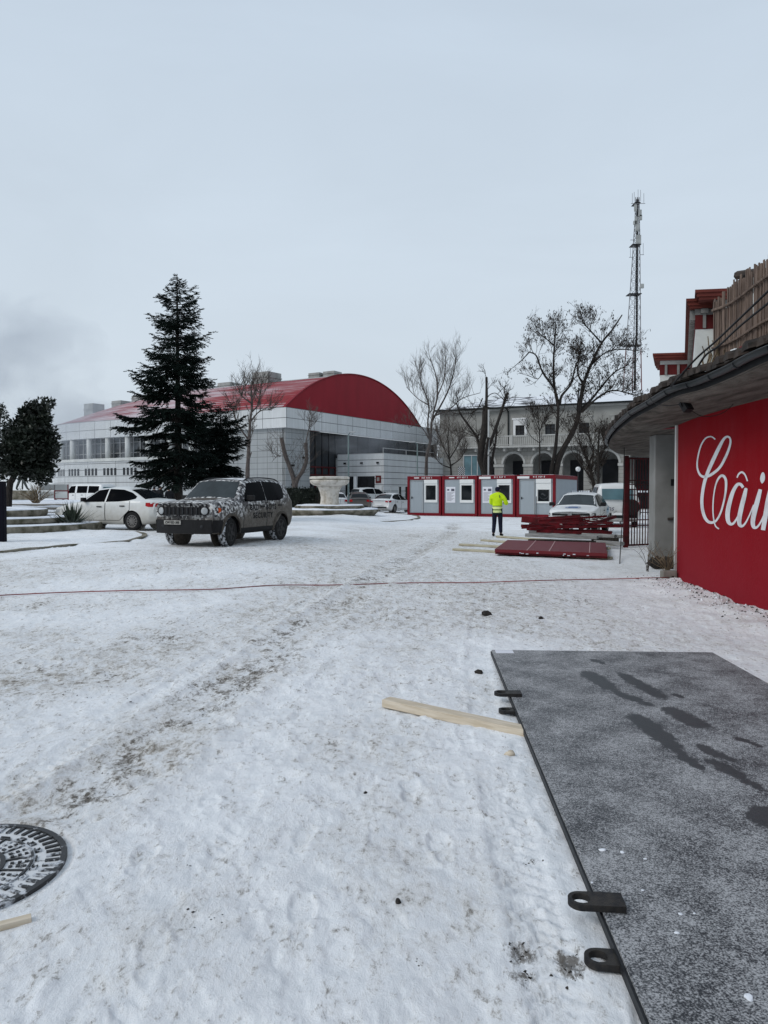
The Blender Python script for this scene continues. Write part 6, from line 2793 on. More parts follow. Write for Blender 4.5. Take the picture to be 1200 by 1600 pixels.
        for sg in (-1, 1):
            rows = []
            for s, x in ((.34, None), (.2, None), (.08, None)):
                rows.append([sh.side(s, z, sg) for z in np.linspace(zl[0] + (.02 if s > .3 else 0), zl[1], 4)])
            for x in (.56, .46, .36) if kind != 'van' else (.70, .62, .54):
                rows.append([sh.xyz(0, sg * x, z) for z in np.linspace(zl[0] + .015, zl[1] - .01, 4)])
            rows = sh.patch(rows, .010)
            hl = grid_part('headlight', rows, m['black'] if kind == 'suv' else m['lens'], root)
            if kind == 'suv':
                mb = MB()
                p = sh.side(.06, .77, sg)
                mb.cbox(p + Vector((-sg * .02, .035, 0)), (.16, .04, .05))
                mb.build('lens', m['lens'], hl)
            zt = {'sedan': (.80, .94), 'suv': (.84, 1.02), 'van': (.80, 1.14)}[kind]
            rows = []
            for s in (L - .36, L - .2, L - .06):
                rows.append([sh.side(s, z, sg) for z in np.linspace(zt[0] + (.03 if s < L - .3 else 0), zt[1], 4)])
            for x in ((.60, .52) if kind != 'van' else (.80,)):
                rows.append([sh.xyz(L, sg * x, z) for z in np.linspace(zt[0] + .01, zt[1] - .02, 4)])
            rows = sh.patch(rows, .012)
            grid_part('tail_light', rows, m['redlens'], root)
        mb = MB()
        if kind == 'suv':
            front_panel(mb, sh, -.46, .46, .735, .80, .014)
        elif kind == 'sedan':
            front_panel(mb, sh, -.40, .40, .52, .62, .014)
        else:
            front_panel(mb, sh, -.5, .5, .72, .84, .014)
        gr = mb.build('grille', dark, root)
        if kind == 'suv':
            p = sh.xyz(0, 0, .77)
            mb = MB()
            M_ = Matrix.Translation((0, p.y + .014, .77)) @ Matrix.Rotation(-PI / 2, 4, 'X')
            mb.lathe([(.075, 0), (.075, .02), (.062, .022), (0, .018)], 20, M_)
            mb.build('badge', m['steel'], gr)
            mb = MB()
            front_panel(mb, sh, -.5, .5, .42, .52, .02)
            mb.build('lower_grille', dark, gr)
        mb = MB()
        if kind == 'sedan':
            p = sh.top(3.02, 0)
            mb.tube([p, p + Vector((0, -.16, .20))], [.008, .004], 5)
            mb.build('aerial', dark, root)
    root['_shape'] = 0
    del root['_shape']
    return root, sh


jeep, jsh = car('camouflage_jeep', 'boxy jeep in snow camouflage with muddy doors and lettering, parked beside the white saloon', 'jeep', (-4.16, 20.27, .235), (-.358, -.934), 'jeep', 'camo', 'rim_dark', 'tyre')
for wname in [k for k in jeep.children if k.name.startswith('wheel') and 'arch' not in k.name]:
    for c in wname.children:
        if c.name.startswith('tyre'):
            pass
# snow caught in the tread of the tyres
for wv in [k for k in jeep.children if k.name.split('.')[0] == 'wheel']:
    mb = MB()
    M_ = Matrix.Rotation(PI / 2, 4, 'Y')
    mb.smooth = True
    mb.lathe([(.352, -.095), (.3575, -.085), (.3575, .085), (.352, .095)], 40, M_)
    mb.f = [f for f in mb.f if len(f) == 4]
    mb.m = mb.m[:len(mb.f)]
    mb.s = mb.s[:len(mb.f)]
    mb.build('tread_snow', m['snowtyre'], wv)
    wv.location.z += .0
for c in jeep.children:
    if c.name.split('.')[0] == 'wheel' and c.location.y > 0:
        c.rotation_euler[2] += .16

car('white_saloon', 'dirty white saloon car half hidden behind the camouflage jeep and the left yucca', 'car', (-9.5, 26.85, .28), (-.945, .325), 'sedan', 'car_white')
wsuv, wsh = car('white_pickup', 'white car with round blue emblem on its bonnet behind the red steel pile', 'car', (7.50, 28.9, 0), (-.407, -.914), 'suv', 'car_white_clean')
# round blue emblem on the bonnet
mb = MB()
for (r0, r1, a0, a1) in ((.24, .30, .3, 2.9), (.24, .30, 3.5, 6.1)):
    rows = []
    for a in np.linspace(a0, a1, 18):
        rows.append([wsh.top(.62 - r * math.sin(a) * .8, r * math.cos(a)) + Vector((0, .004, .006)) for r in (r0, r1)])
    mb.grid(rows)
rows = [[wsh.top(.62 + dy, dx) + Vector((0, .004, .006)) for dx in np.linspace(-.17, .17, 8)] for dy in np.linspace(-.09, .09, 4)]
mb.grid(rows)
mb.build('bonnet_emblem', MAT('blue_emblem', (.03, .12, .36), .5, scale=9, var=.4), wsuv)
mb = MB()
mb.grid(wsh.side_patch([(2.9, .55, .92), (3.5, .78, 1.02), (4.0, .84, .98)], -1, .012, 12, 5))
mb.build('side_emblem', MAT('pale_blue_graphic', (.22, .40, .55), .5, scale=5, col2=(.70, .72, .74), lo=.45, hi=.55), wsuv)

van, vsh = car('white_van', 'muddy white van seen from behind through the red gate bars', 'van', (10.75, 35.6, 0), (.20, .98), 'van', 'van_white')
tm = text_mesh('eCons', .30, .004, .001, .25)
tm.transform(Matrix.Translation((-.55, -5.1 / 2 - .03, .86)) @ Matrix.Rotation(PI / 2, 4, 'X'))
tm.materials.append(m['ink'])
link(bpy.data.objects.new('rear_lettering', tm), van)
mb = MB()
mb.lathe([(.0, -.01), (.33, -.01), (.34, .10), (.26, .14), (0, .14)], 24, Matrix.Translation((.58, -2.58, .92)) @ Matrix.Rotation(PI / 2, 4, 'X'))
mb.build('spare_wheel', m['tyre'], van)

car('white_minibus', 'white minibus parked below the hall behind the snowy terrace', 'minibus', (-24.6, 62.5, .25), (-.911, .406), 'van', 'car_white_clean')
car('white_saloon', 'clean white saloon car showing its tail beside the leftmost cabin', 'car', (.62, 57.4, 0), (.45, .89), 'sedan', 'car_white_clean')
car('parked_suv', 'dark brown parked car seen from behind right of the stone urn', 'car', (-2.0, 57.5, 0), (-.10, .99), 'suv', 'car_brown')
car('parked_suv', 'pale silver parked car mostly hidden behind the white saloon near the hall door', 'car', (-1.0, 61.5, .35), (.75, .66), 'suv', 'car_pale')
car('parked_hatchback', 'white parked car half hidden by the column of the stone urn', 'car', (-3.9, 57.5, 0), (-.25, .97), 'suv', 'car_white_clean')

# ================================================================ site cabins
CO = Vector((1.55, 50.4, 0))
CE = Vector((.888, -.459, 0)).normalized()
CRZ = math.atan2(CE.y, CE.x)
CABL = ['leftmost red framed grey site cabin with a door and a white window', 'second site cabin from the left with a white notice beside its window', 'third site cabin from the left with the worker standing before its window', 'rightmost site cabin with grey door and half shuttered window']
for i in range(4):
    p = CO + CE * (i * 2.505)
    c = thing('site_cabin', CABL[i], 'cabin', p, CRZ, 'row of red framed site cabins')
    w, H_, D = 2.44, 2.62, 6.06
    mb = MB()
    mb.box((.05, .06, .16), (w - .05, D - .06, H_ - .2))
    mb.build('wall', m['cabin'], c)
    for (x0, x1) in ((0, .17), (w - .17, w)):
        for (y0, y1) in ((0, .17), (D - .17, D)):
            mb = MB()
            mb.box((x0, y0, .0), (x1, y1, H_))
            bevel(mb.build('corner_post', m['redframe'], c), .015, 2)
    mb = MB()
    for y0 in (.012, D - .16):
        mb.box((.17, y0, .0), (w - .17, y0 + .148, .19))
        mb.box((.17, y0, H_ - .24), (w - .17, y0 + .148, H_ - .002))
    for x0 in (.012, w - .16):
        mb.box((x0, .17, .0), (x0 + .148, D - .17, .19))
        mb.box((x0, .17, H_ - .24), (x0 + .148, D - .17, H_ - .002))
    mb.build('frame_beams', m['redframe'], c)
    mb = MB()
    mb.box((.17, .17, H_ - .06), (w - .17, D - .17, H_ + .02))
    mb.build('roof', m['snow'], c)
    # window with roller shutter box
    zg0, zg1 = (1.05, 2.0) if i < 3 else (1.0, 1.72)
    x0, x1 = 1.25, 2.18
    mb = MB()
    mb.box((x0 + .10, .045, zg0 - .01), (x1 - .10, .058, zg1 + .01))
    wi = mb.build('window', m['glass'], c)
    mb = MB()
    mb.box((x0, .0, .88), (x1, .058, zg0))
    mb.box((x0, .0, zg1), (x1, .058, 2.37))
    mb.box((x0, .0, zg0), (x0 + .11, .058, zg1))
    mb.box((x1 - .11, .0, zg0), (x1, .058, zg1))
    mb.build('frame', m['pvc'], wi)
    mb = MB()
    mb.box((x0 - .005, -.05, 2.12), (x1 + .005, .0, 2.372))
    bevel(mb.build('shutter_box', m['pvc'], wi), .01, 2)
    mb = MB()
    mb.box((x0 + .08, -.012, zg0 + .005), (x0 + .125, .0, zg1))
    mb.box((x1 - .125, -.012, zg0 + .005), (x1 - .08, .0, zg1))
    mb.build('shutter_guides', m['rail'], wi)
    mb = MB()
    for k in range(24):
        x = .2 + k * .088
        if x > x0 - .05 or (i in (0, 3) and .22 < x < 1.14):
            continue
        mb.box((x, .055, .2), (x + .012, .061, H_ - .25))
    if mb.v:
        mb.build('panel_ribs', m['cabin'], c)
    if i in (0, 3):
        mb = MB()
        mb.box((.24, .035, .2), (1.12, .058, 2.28))
        d = mb.build('door', m['cabin'], c)
        mb = MB()
        for (a, b) in (((.21, .0, .2), (.235, .06, 2.31)), ((1.125, .0, .2), (1.15, .06, 2.31)), ((.21, .0, 2.285), (1.15, .06, 2.31))):
            mb.box(a, b)
        mb.build('door_frame', m['rail'], d)
        mb = MB()
        mb.box((.30, .0, 1.12), (.36, .034, 1.26))
        mb.bar((.33, -.02, 1.2), (.45, -.02, 1.2), .02)
        mb.build('handle', m['darksteel'], d)
    else:
        mb = MB()
        mb.box((.28, .035, .88), (.92, .055, 1.90))
        pp = mb.build('notice', m['paper'], c)
        mb = MB()
        mb.box((.64, .028, 1.62), (.86, .034, 1.78))
        mb.box((.36, .030, 1.66), (.50, .034, 1.76))
        for k in range(9):
            z = 1.52 - k * .065
            mb.box((.34, .031, z), (.86 - .1 * ((k * 7) % 3), .034, z + .018))
        mb.build('print', m['ink'], pp)
    tx = text_mesh(('025 028 5', '077 027 3', '011 027 9', '015 029 8')[i], .135, .003, .002, 0, 1.35)
    tx.transform(Matrix.Translation((1.42, .006, H_ - .12)) @ Matrix.Rotation(PI / 2, 4, 'X'))
    tx.materials.append(m['white'])
    link(bpy.data.objects.new('number_lettering', tx), c)
    mb = MB()
    if i < 2:
        mb.box((.50, .003, H_ - .15), (.86, .010, H_ - .09))
    else:
        mb.box((.06, -.02, H_ - .22), (.82, -.004, H_ - .08))
    mb.build('white_plate', m['white'], c)
    if i == 3:
        mb = MB()
        mb.smooth = True
        mb.tube([(1.27, -.03, 1.3), (1.27, -.03, .3), (1.28, -.1, .0)], .016, 5)
        mb.build('cable', m['cable_black'], c)
        mb = MB()
        rows = [[(1.715 + r * 1.15 * math.cos(a), .043, 1.36 + r * math.sin(a)) for r in (.21, .235)] for a in np.linspace(PI * 1.05, PI * 1.95, 14)]
        mb.grid(rows)
        mb.grid([[(1.55 + k * .03, .042, 1.42 + .05 * math.sin(k * .6) + d) for d in (-.05, .05)] for k in range(10)])
        mb.build('window_sticker', m['curtain'], wi)
# ================================================================ people
def skin_mesh(name, joints, bones, mat, sub=2, root=0, sz=None):
    """joints: {key: (x, y, z, radius[, radius2])}"""
    keys = list(joints)
    bm = bmesh.new()
    lay = bm.verts.layers.skin.verify()
    vs = {}
    for i, k in enumerate(keys):
        j = joints[k]
        v = bm.verts.new(j[:3])
        v[lay].radius = (j[3], j[4] if len(j) > 4 else j[3])
        v[lay].use_root = (i == root)
        vs[k] = v
    for a, b in bones:
        bm.edges.new((vs[a], vs[b]))
    me = bpy.data.meshes.new(name)
    bm.to_mesh(me)
    bm.free()
    o = bpy.data.objects.new(name, me)
    COL.objects.link(o)
    sm = o.modifiers.new('skin', 'SKIN')
    sm.use_smooth_shade = True
    sb = o.modifiers.new('sub', 'SUBSURF')
    sb.levels = sb.render_levels = sub
    e = evaluated_mesh(o)
    bpy.data.objects.remove(o)
    e.materials.clear()
    e.materials.append(mat)
    for f in e.polygons:
        f.use_smooth = True
    e.name = name
    return e


def person(label, loc, rz, jacket, trousers, hat, hivis=False, h=1.75, arms=None, group=None, name='person'):
    """figure faces local +y"""
    root = thing(name, label, 'person', loc, rz, group)
    k = h / 1.75
    J = {'pel': (0, 0, .97, .125, .10), 'wai': (0, -.01, 1.10, .125, .095), 'che': (0, -.01, 1.30, .145, .105), 'upc': (0, -.01, 1.43, .115, .085), 'nek': (0, .01, 1.52, .052, .055),
         'hd0': (0, .025, 1.60, .070, .082), 'hd1': (0, .03, 1.68, .078, .092), 'hd2': (0, .02, 1.735, .058, .068), 'nose': (0, .135, 1.645, .014, .016),
         'er1': (.085, .02, 1.65, .014, .018), 'er2': (-.085, .02, 1.65, .014, .018),
         'hiL': (-.10, 0, .92, .090), 'knL': (-.11, .03, .50, .062), 'anL': (-.13, -.06, .10, .042), 'foL': (-.14, .07, .045, .036), 'toL': (-.145, .13, .035, .028),
         'hiR': (.10, 0, .92, .090), 'knR': (.10, .05, .50, .062), 'anR': (.12, .06, .10, .042), 'foR': (.15, .18, .045, .036), 'toR': (.16, .25, .035, .028)}
    B = [('pel', 'wai'), ('wai', 'che'), ('che', 'upc'), ('upc', 'nek'), ('nek', 'hd0'), ('hd0', 'hd1'), ('hd1', 'hd2'), ('hd1', 'nose'), ('hd1', 'er1'), ('hd1', 'er2')]
    for s in 'LR':
        B += [('pel', 'hi' + s), ('hi' + s, 'kn' + s), ('kn' + s, 'an' + s), ('an' + s, 'fo' + s), ('fo' + s, 'to' + s)]
    A_ = arms or {'L': ((-.20, -.01, 1.42), (-.235, .06, 1.15), (-.06, .28, 1.20)), 'R': ((.20, -.01, 1.42), (.335, -.03, 1.15), (.22, .25, 1.20))}
    for s, (sh_, el, wr_) in A_.items():
        J['sh' + s] = (*sh_, .068)
        J['el' + s] = (*el, .047)
        J['wr' + s] = (*wr_, .030)
        B += [('upc', 'sh' + s), ('sh' + s, 'el' + s), ('el' + s, 'wr' + s)]
        d = (Vector(wr_) - Vector(el)).normalized()
        side = Vector((0, 0, 1)).cross(d)
        if side.length < .1:
            side = Vector((1, 0, 0))
        side.normalize()
        up = d.cross(side)
        pc = Vector(wr_) + d * .055
        J['pa' + s] = (*pc, .033, .02)
        B.append(('wr' + s, 'pa' + s))
        for q, (off, L) in enumerate(((-.030, .070), (-.010, .082), (.010, .078), (.029, .060))):
            a = pc + d * .035 + side * off
            b = a + d * L * .5 - up * L * .18
            c = b + d * L * .22 - up * L * .45
            J['f%s%da' % (s, q)] = (*a, .0095)
            J['f%s%db' % (s, q)] = (*b, .0088)
            J['f%s%dc' % (s, q)] = (*c, .0078)
            B += [('pa' + s, 'f%s%da' % (s, q)), ('f%s%da' % (s, q), 'f%s%db' % (s, q)), ('f%s%db' % (s, q), 'f%s%dc' % (s, q))]
        tsd = 1 if s == 'L' else -1
        a = pc + side * -tsd * .035 - d * .02
        b = a + d * .04 - side * tsd * .02 - up * .01
        J['t%sa' % s] = (*a, .011)
        J['t%sb' % s] = (*b, .009)
        B += [('pa' + s, 't%sa' % s), ('t%sa' % s, 't%sb' % s)]
    body = link(bpy.data.objects.new('body', skin_mesh('body', J, B, m['skin'], 1)), root)
    # face
    mb = MB()
    for s in (-1, 1):
        mb.cbox((s * .032, .118, 1.672), (.022, .012, .010))
    mb.cbox((0, .112, 1.61), (.05, .012, .012))
    mb.build('face', m['ink'], body)
    # jacket
    T = {'hem': (0, -.005, .71, .20, .165), 'wai': (0, -.01, 1.02, .19, .155), 'che': (0, -.015, 1.28, .205, .150), 'upc': (0, -.01, 1.41, .165, .115), 'col': (0, .01, 1.575, .088, .088)}
    TB = [('hem', 'wai'), ('wai', 'che'), ('che', 'upc'), ('upc', 'col')]
    for s, (sh_, el, wr_) in A_.items():
        T['s' + s] = (sh_[0] * 1.05, sh_[1], sh_[2] - .02, .092)
        T['e' + s] = (*el, .074)
        e1 = Vector(el).lerp(Vector(wr_), .85)
        T['w' + s] = (*e1, .054)
        TB += [('upc', 's' + s), ('s' + s, 'e' + s), ('e' + s, 'w' + s)]
    jm = skin_mesh('jacket', T, TB, jacket, 2)
    if hivis:
        jm.materials.append(m['reflect'])
        jm.materials.append(m['tapeedge'])
        jm.materials.append(m['navy'])
    jo = link(bpy.data.objects.new('jacket', jm), root)
    if hivis:
        bm = bmesh.new()
        bm.from_mesh(jm)
        cuts = [.84, .925, .965, 1.06, 1.09]
        for z in cuts:
            bmesh.ops.bisect_plane(bm, geom=bm.verts[:] + bm.edges[:] + bm.faces[:], plane_co=(0, 0, z), plane_no=(0, 0, 1))
        for f in bm.faces:
            c = f.calc_center_median()
            f.material_index = 3 if c.z < .84 else 1 if c.z < .925 else 2 if c.z < .965 else 1 if c.z < 1.06 else 2 if c.z < 1.09 else 0
        bm.to_mesh(jm)
        bm.free()
        mb = MB()
        mb.smooth = True
        p0 = [(.085, -.145, 1.47), (.095, -.17, 1.40), (.10, -.172, 1.36)]
        mb.tube(p0, .014, 5)
        mb.build('shoulder_strap', m['tapeedge'], jo)
    Q = {'pel': (0, 0, .92, .120, .10)}
    QB = []
    for s in 'LR':
        for kx, r in (('hi', .105), ('kn', .082), ('an', .066)):
            j = J[kx + s]
            Q[kx + s] = (j[0], j[1], j[2], r)
        QB += [('pel', 'hi' + s), ('hi' + s, 'kn' + s), ('kn' + s, 'an' + s)]
    link(bpy.data.objects.new('trousers', skin_mesh('trousers', Q, QB, trousers, 2)), root)
    for s in 'LR':
        a, f, t = J['an' + s], J['fo' + s], J['to' + s]
        S_ = {'a': (a[0], a[1] - .02, .12, .058), 'h': (a[0], a[1] - .04, .045, .048), 'f': (f[0], f[1], .048, .052, .045), 't': (t[0], t[1], .036, .040, .034)}
        link(bpy.data.objects.new('shoe', skin_mesh('shoe', S_, [('a', 'h'), ('h', 'f'), ('f', 't')], m['black'], 2)), root)
    Hh = {'a': (0, .0, 1.565, .092, .094), 'b': (0, .012, 1.70, .098, .108), 'c': (0, .01, 1.765, .070, .078)}
    hb_ = skin_mesh('knitted_hat', Hh, [('a', 'b'), ('b', 'c')], hat, 2)
    # keep the face free
    bm = bmesh.new()
    bm.from_mesh(hb_)
    bmesh.ops.delete(bm, geom=[f for f in bm.faces if f.calc_center_median().y > .05 and f.calc_center_median().z < 1.70], context='FACES')
    bm.to_mesh(hb_)
    bm.free()
    link(bpy.data.objects.new('knitted_hat', hb_), root)
    root.scale = (k, k, k)
    return root


p = gnd(777, 838)
person('worker in yellow high visibility jacket and dark hat seen from behind', (p.x, p.y, 0), math.radians(-16), m['hivis'], m['navy'], m['navy'], True, 1.76)
lowered = {'L': ((-.20, -.01, 1.42), (-.27, -.03, 1.13), (-.26, .05, .88)), 'R': ((.20, -.01, 1.42), (.27, -.03, 1.13), (.26, .05, .88))}
for (px, d, rz, lab, hh) in ((227, 49, .5, 'leftmost dark clothed person standing beyond the white saloon roof', 1.78), (241, 50, .4, 'dark clothed person, left one of a close pair beyond the saloon', 1.66), (250, 49, -.5, 'dark clothed person, right one of a close pair beyond the saloon', 1.70), (264, 47, .7, 'dark clothed person in heavy coat beside the fir trunk', 1.58), (270, 48, -.6, 'dark clothed person partly hidden by the fir trunk', 1.66)):
    q = at(px, 768, d)
    person(lab, (q.x, q.y, .25), rz, m['darkcloth'], m['darkcloth'], m['darkcloth'], False, hh, lowered, 'people waiting by the fir tree')

# ================================================================ stone urn and its basin
UC = at(515, 768, 44)
urn = thing('stone_urn', 'large weathered stone urn fountain on a round stepped basin', 'fountain', (UC.x, UC.y, 0))
mb = MB()
mb.smooth = True
mb.lathe([(.60, .55), (.60, .84), (.56, .90), (.52, 1.0), (.50, 1.25), (.55, 1.55), (.66, 1.82), (.72, 1.90)], 80, None, lambda a, z: 1 + .022 * math.sin(a * 20) * (1 if .9 < z < 1.85 else 0))
mb.build('column', m['stone'], urn)
mb = MB()
mb.smooth = True
mb.lathe([(.74, 1.90), (.78, 1.93), (.95, 1.97), (1.10, 2.08), (1.15, 2.20), (1.13, 2.26), (1.03, 2.27), (1.03, 2.31), (1.15, 2.32), (1.175, 2.37), (1.16, 2.45), (1.08, 2.47), (.95, 2.42), (.0, 2.30)], 64)
b = mb.build('bowl', m['stone'], urn)
smooth_by_angle(b.data, 40)
mb = MB()
mb.smooth = True
mb.lathe([(1.85, .45), (1.9, .60), (2.02, .66), (2.02, .76), (1.95, .79), (.55, .80)], 64)
smooth_by_angle(mb.build('inner_basin', m['mossy_concrete'], urn).data, 40)
mb = MB()
mb.smooth = True
mb.lathe([(2.35, -.1), (2.42, .10), (2.62, .22), (2.80, .40), (2.86, .46), (2.86, .54), (2.78, .57), (1.8, .58)], 72)
smooth_by_angle(mb.build('outer_basin', m['mossy_concrete'], urn).data, 40)
mb = MB()
mb.smooth = True


def snow_ring(mb, r0, r1, z, th, seed, n=72):
    rn = random.Random(seed)
    rows = []
    ph = [rn.uniform(0, 6) for _ in range(4)]
    for k in range(n + 1):
        a = 2 * PI * k / n
        f = 1 + .25 * math.sin(a * 3 + ph[0]) + .15 * math.sin(a * 8 + ph[1])
        f2 = .03 * math.sin(a * 5 + ph[2]) + .02 * math.sin(a * 13 + ph[3])
        rows.append([Vector((r * math.cos(a), r * math.sin(a), zz)) for r, zz in ((r0, z), (r0 + .04, z + th * f), ((r0 + r1) / 2, z + th * 1.2 * f), (r1 - .05 + f2, z + th * f), (r1 + f2, z))])
    mb.grid(rows)


snow_ring(mb, 2.0, 2.80, .575, .06, 3)
snow_ring(mb, .65, 1.93, .795, .05, 4)
mb.build('snow_cover', m['snow'], urn)
mb = MB()
rn = random.Random(8)
O = Vector((UC.x, UC.y, 0))
for k in range(16):
    px = 489 + rn.random() * 40
    b = gnd(px, 806 + rn.uniform(-2, 2), .1)
    H_ = rn.uniform(1.1, 2.0)
    ln = Vector((rn.uniform(-.25, .3), rn.uniform(-.2, .2), H_))
    mb.tube([b - b, ln * .5 + Vector((rn.uniform(-.05, .05), 0, 0)), ln] if False else [b, b + ln * .5 + Vector((rn.uniform(-.05, .05), 0, 0)), b + ln], [.014, .011, .006], 4)
tag(mb.build('bare_shrub', m['twig_dark']), 'thin upright bare stems growing before the stone urn', 'shrub')


def yucca(loc, H_, R_, n, seed, label):
    rn = random.Random(seed)
    mb = MB()
    for k in range(n):
        a = rn.uniform(0, 2 * PI)
        el = math.radians(rn.uniform(4, 84))
        L = rn.uniform(.75, 1.05)
        d = Vector((math.cos(a) * math.cos(el) * R_, math.sin(a) * math.cos(el) * R_, math.sin(el) * H_)) * L
        s = Vector((-math.sin(a), math.cos(a), 0))
        w = rn.uniform(.022, .036)
        dr = Vector((0, 0, -.10 * R_ * math.cos(el) ** 2))
        pts = [Vector((0, 0, .08)), d * .35 + Vector((0, 0, .06)), d * .7 + dr * .4, d + dr]
        ws = (w * .8, w, w * .8, .002)
        up = Vector((0, 0, .008))
        mb.grid([[p - s * x, p + up - Vector((0, 0, .012)), p + s * x] for p, x in zip(pts, ws)])
    o = mb.build('yucca_plant', m['yucca'])
    o.location = loc
    tag(o, label, 'plant')
    return o


p = gnd(112, 828, .33)
yucca((p.x, p.y, .30), 1.0, 1.12, 190, 3, 'spiky dark yucca at the end of the stepped stone ring, before the white saloon')
p = gnd(480, 808, .1)
yucca((p.x, p.y, .08), .70, .85, 110, 4, 'spiky dark yucca dusted with snow at the left foot of the urn basin')
p = gnd(519, 808, .1)
yucca((p.x, p.y, .08), .76, 1.0, 160, 5, 'wide green yucca in the middle before the urn basin')

# ================================================================ stepped ring, terrace and statue on the left
sr = thing('stepped_fountain', 'round stepped stone ring with snow on its ledges behind the black pylon', 'fountain', (-14.3, 25.5, .25))
for (r, h0, h1, nm) in ((4.6, -.2, .30, 'outer_step'), (3.75, .2, .50, 'middle_step'), (2.7, .4, .74, 'inner_step')):
    mb = MB()
    mb.smooth = True
    mb.lathe([(r - .06, h0), (r - .05, h0 + .12), (r, h1 - .14), (r, h1 - .03), (r - .03, h1), (.0, h1)], 90)
    st = mb.build(nm, m['mossy_concrete'], sr)
    smooth_by_angle(st.data, 40)
    mb = MB()
    mb.smooth = True
    snow_ring(mb, r - .9, r - .05, h1 - .005, .035, int(r * 10), 90)
    mb.build('snow_cover', m['snow'], st)
tc_ = thing('stone_terrace', 'low stepped stone terrace with lines of snow below the bronze statue', 'terrace', (-12.6, 28.5, .25))
lev = [(0, .36), (1.5, .54), (3.0, .69), (4.6, .80)]
for k, (y, z) in enumerate(lev):
    mb = MB()
    y1 = 20
    mb.box((-16, y, -.4 if k == 0 else lev[k - 1][1] - .05), (-.25 * k, y1, z))
    st = mb.build('step', m['concrete'], tc_)
    bevel(st, .02, 2)
    mb = MB()
    mb.smooth = True
    rows = []
    y2 = lev[k + 1][0] - .1 if k < 3 else 20
    for i in range(60):
        x = -16 + (15.9 - .25 * k) * i / 59
        f = 1 + .5 * math.sin(i * .9 + k) + .3 * math.sin(i * 2.3)
        f = max(.3, f)
        a = .10 + .08 * math.sin(i * .7 + k * 2)
        rows.append([Vector((x, y + a, z)), Vector((x, y + a + .06, z + .035 * f)), Vector((x, y + (y2 - y) * .6, z + .05 * f)), Vector((x, y2, z + .02))])
    mb.grid(rows)
    mb.build('snow_cover', m['snow'], st)
pd = at(35, 768, 46)
mon = thing('statue', 'bronze figure of a striding man on a plain block pedestal under the evergreen', 'statue', (pd.x, pd.y, 1.05))
mb = MB()
mb.box((-.70, -.5, -.2), (.70, .5, .62))
mb.box((-.80, -.6, -.2), (.80, .6, .06))
bevel(mb.build('pedestal', m['mossy_concrete'], mon), .02, 2)
J = {'pel': (0, 0, 1.62, .14), 'che': (.05, 0, 2.05, .19, .14), 'nek': (.08, 0, 2.32, .07), 'hd': (.10, 0, 2.45, .10), 'hd2': (.10, 0, 2.56, .09),
     'h1': (-.10, .08, 1.52, .12), 'k1': (-.26, .1, 1.12, .085), 'a1': (-.42, .1, .72, .06), 't1': (-.30, .12, .66, .05),
     'h2': (.10, -.08, 1.52, .12), 'k2': (.18, -.1, 1.10, .085), 'a2': (.36, -.1, .72, .06), 't2': (.50, -.12, .66, .05),
     'k3': (.02, 0, 1.2, .05), 'k4': (.0, 0, .66, .05),
     's1': (-.10, .2, 2.2, .08), 'e1': (-.28, .28, 1.92, .06), 'w1': (-.20, .3, 1.66, .05), 's2': (.18, -.2, 2.2, .08), 'e2': (.36, -.28, 2.0, .06), 'w2': (.52, -.3, 2.16, .05)}
B = [('pel', 'che'), ('che', 'nek'), ('nek', 'hd'), ('hd', 'hd2'), ('pel', 'h1'), ('h1', 'k1'), ('k1', 'a1'), ('a1', 't1'), ('pel', 'h2'), ('h2', 'k2'), ('k2', 'a2'), ('a2', 't2'), ('pel', 'k3'), ('k3', 'k4'), ('che', 's1'), ('s1', 'e1'), ('e1', 'w1'), ('che', 's2'), ('s2', 'e2'), ('e2', 'w2')]
link(bpy.data.objects.new('figure', skin_mesh('figure', J, B, m['bronze'], 2)), mon)

mb = MB()
rn = random.Random(77)
sp_ = at(56, 768, 34)
for k in range(46):
    a = rn.uniform(-1.2, 1.2)
    L = rn.uniform(.6, 1.15)
    d = Vector((math.sin(a) * .9, rn.uniform(-.5, .5), math.cos(a) * .9)) * L
    b = Vector((rn.uniform(-.12, .12), rn.uniform(-.12, .12), 0))
    mid = b + d * .5 + Vector((0, 0, .08))
    mb.tube([b, mid, b + d], [.013, .010, .005], 4)
    for j in range(3):
        q = mid.lerp(b + d, rn.random())
        mb.tube([q, q + Vector((rn.uniform(-.2, .2), rn.uniform(-.2, .2), rn.uniform(.05, .3)))], [.006, .003], 3)
o = mb.build('bare_shrub', m['dry'])
o.location = (sp_.x, sp_.y, 1.08)
tag(o, 'spreading bare brown shrub on the terrace right of the statue', 'shrub')

for (px, w, lab, red) in ((75, .95, 'plain grey notice board standing behind the bare shrub', False), (96, .8, 'red framed notice board beside the white minibus', True)):
    c = at(px, 768, 47)
    nb = thing('notice_board', lab, 'notice board', (c.x, c.y, 1.05), .1)
    for sx in (-1, 1):
        mb = MB()
        mb.box((sx * w / 2 - .03, -.03, -.1), (sx * w / 2 + .03, .03, .98))
        mb.build('post', m['redframe'] if red else m['darksteel'], nb)
    mb = MB()
    mb.box((-w / 2 - .05, -.03, .62), (w / 2 + .05, .03, 1.0))
    mb.build('top_board', m['ac'], nb)
    mb = MB()
    mb.box((-w / 2 + .03, -.02, .12), (w / 2 - .03, .02, .56))
    mb.build('lower_board', m['white_dirty'], nb)
    if red:
        mb = MB()
        mb.box((-w / 2, -.035, .06), (w / 2, .035, .12))
        mb.box((-w / 2, -.035, .56), (w / 2, .035, .62))
        mb.build('frame_rail', m['redframe'], nb)

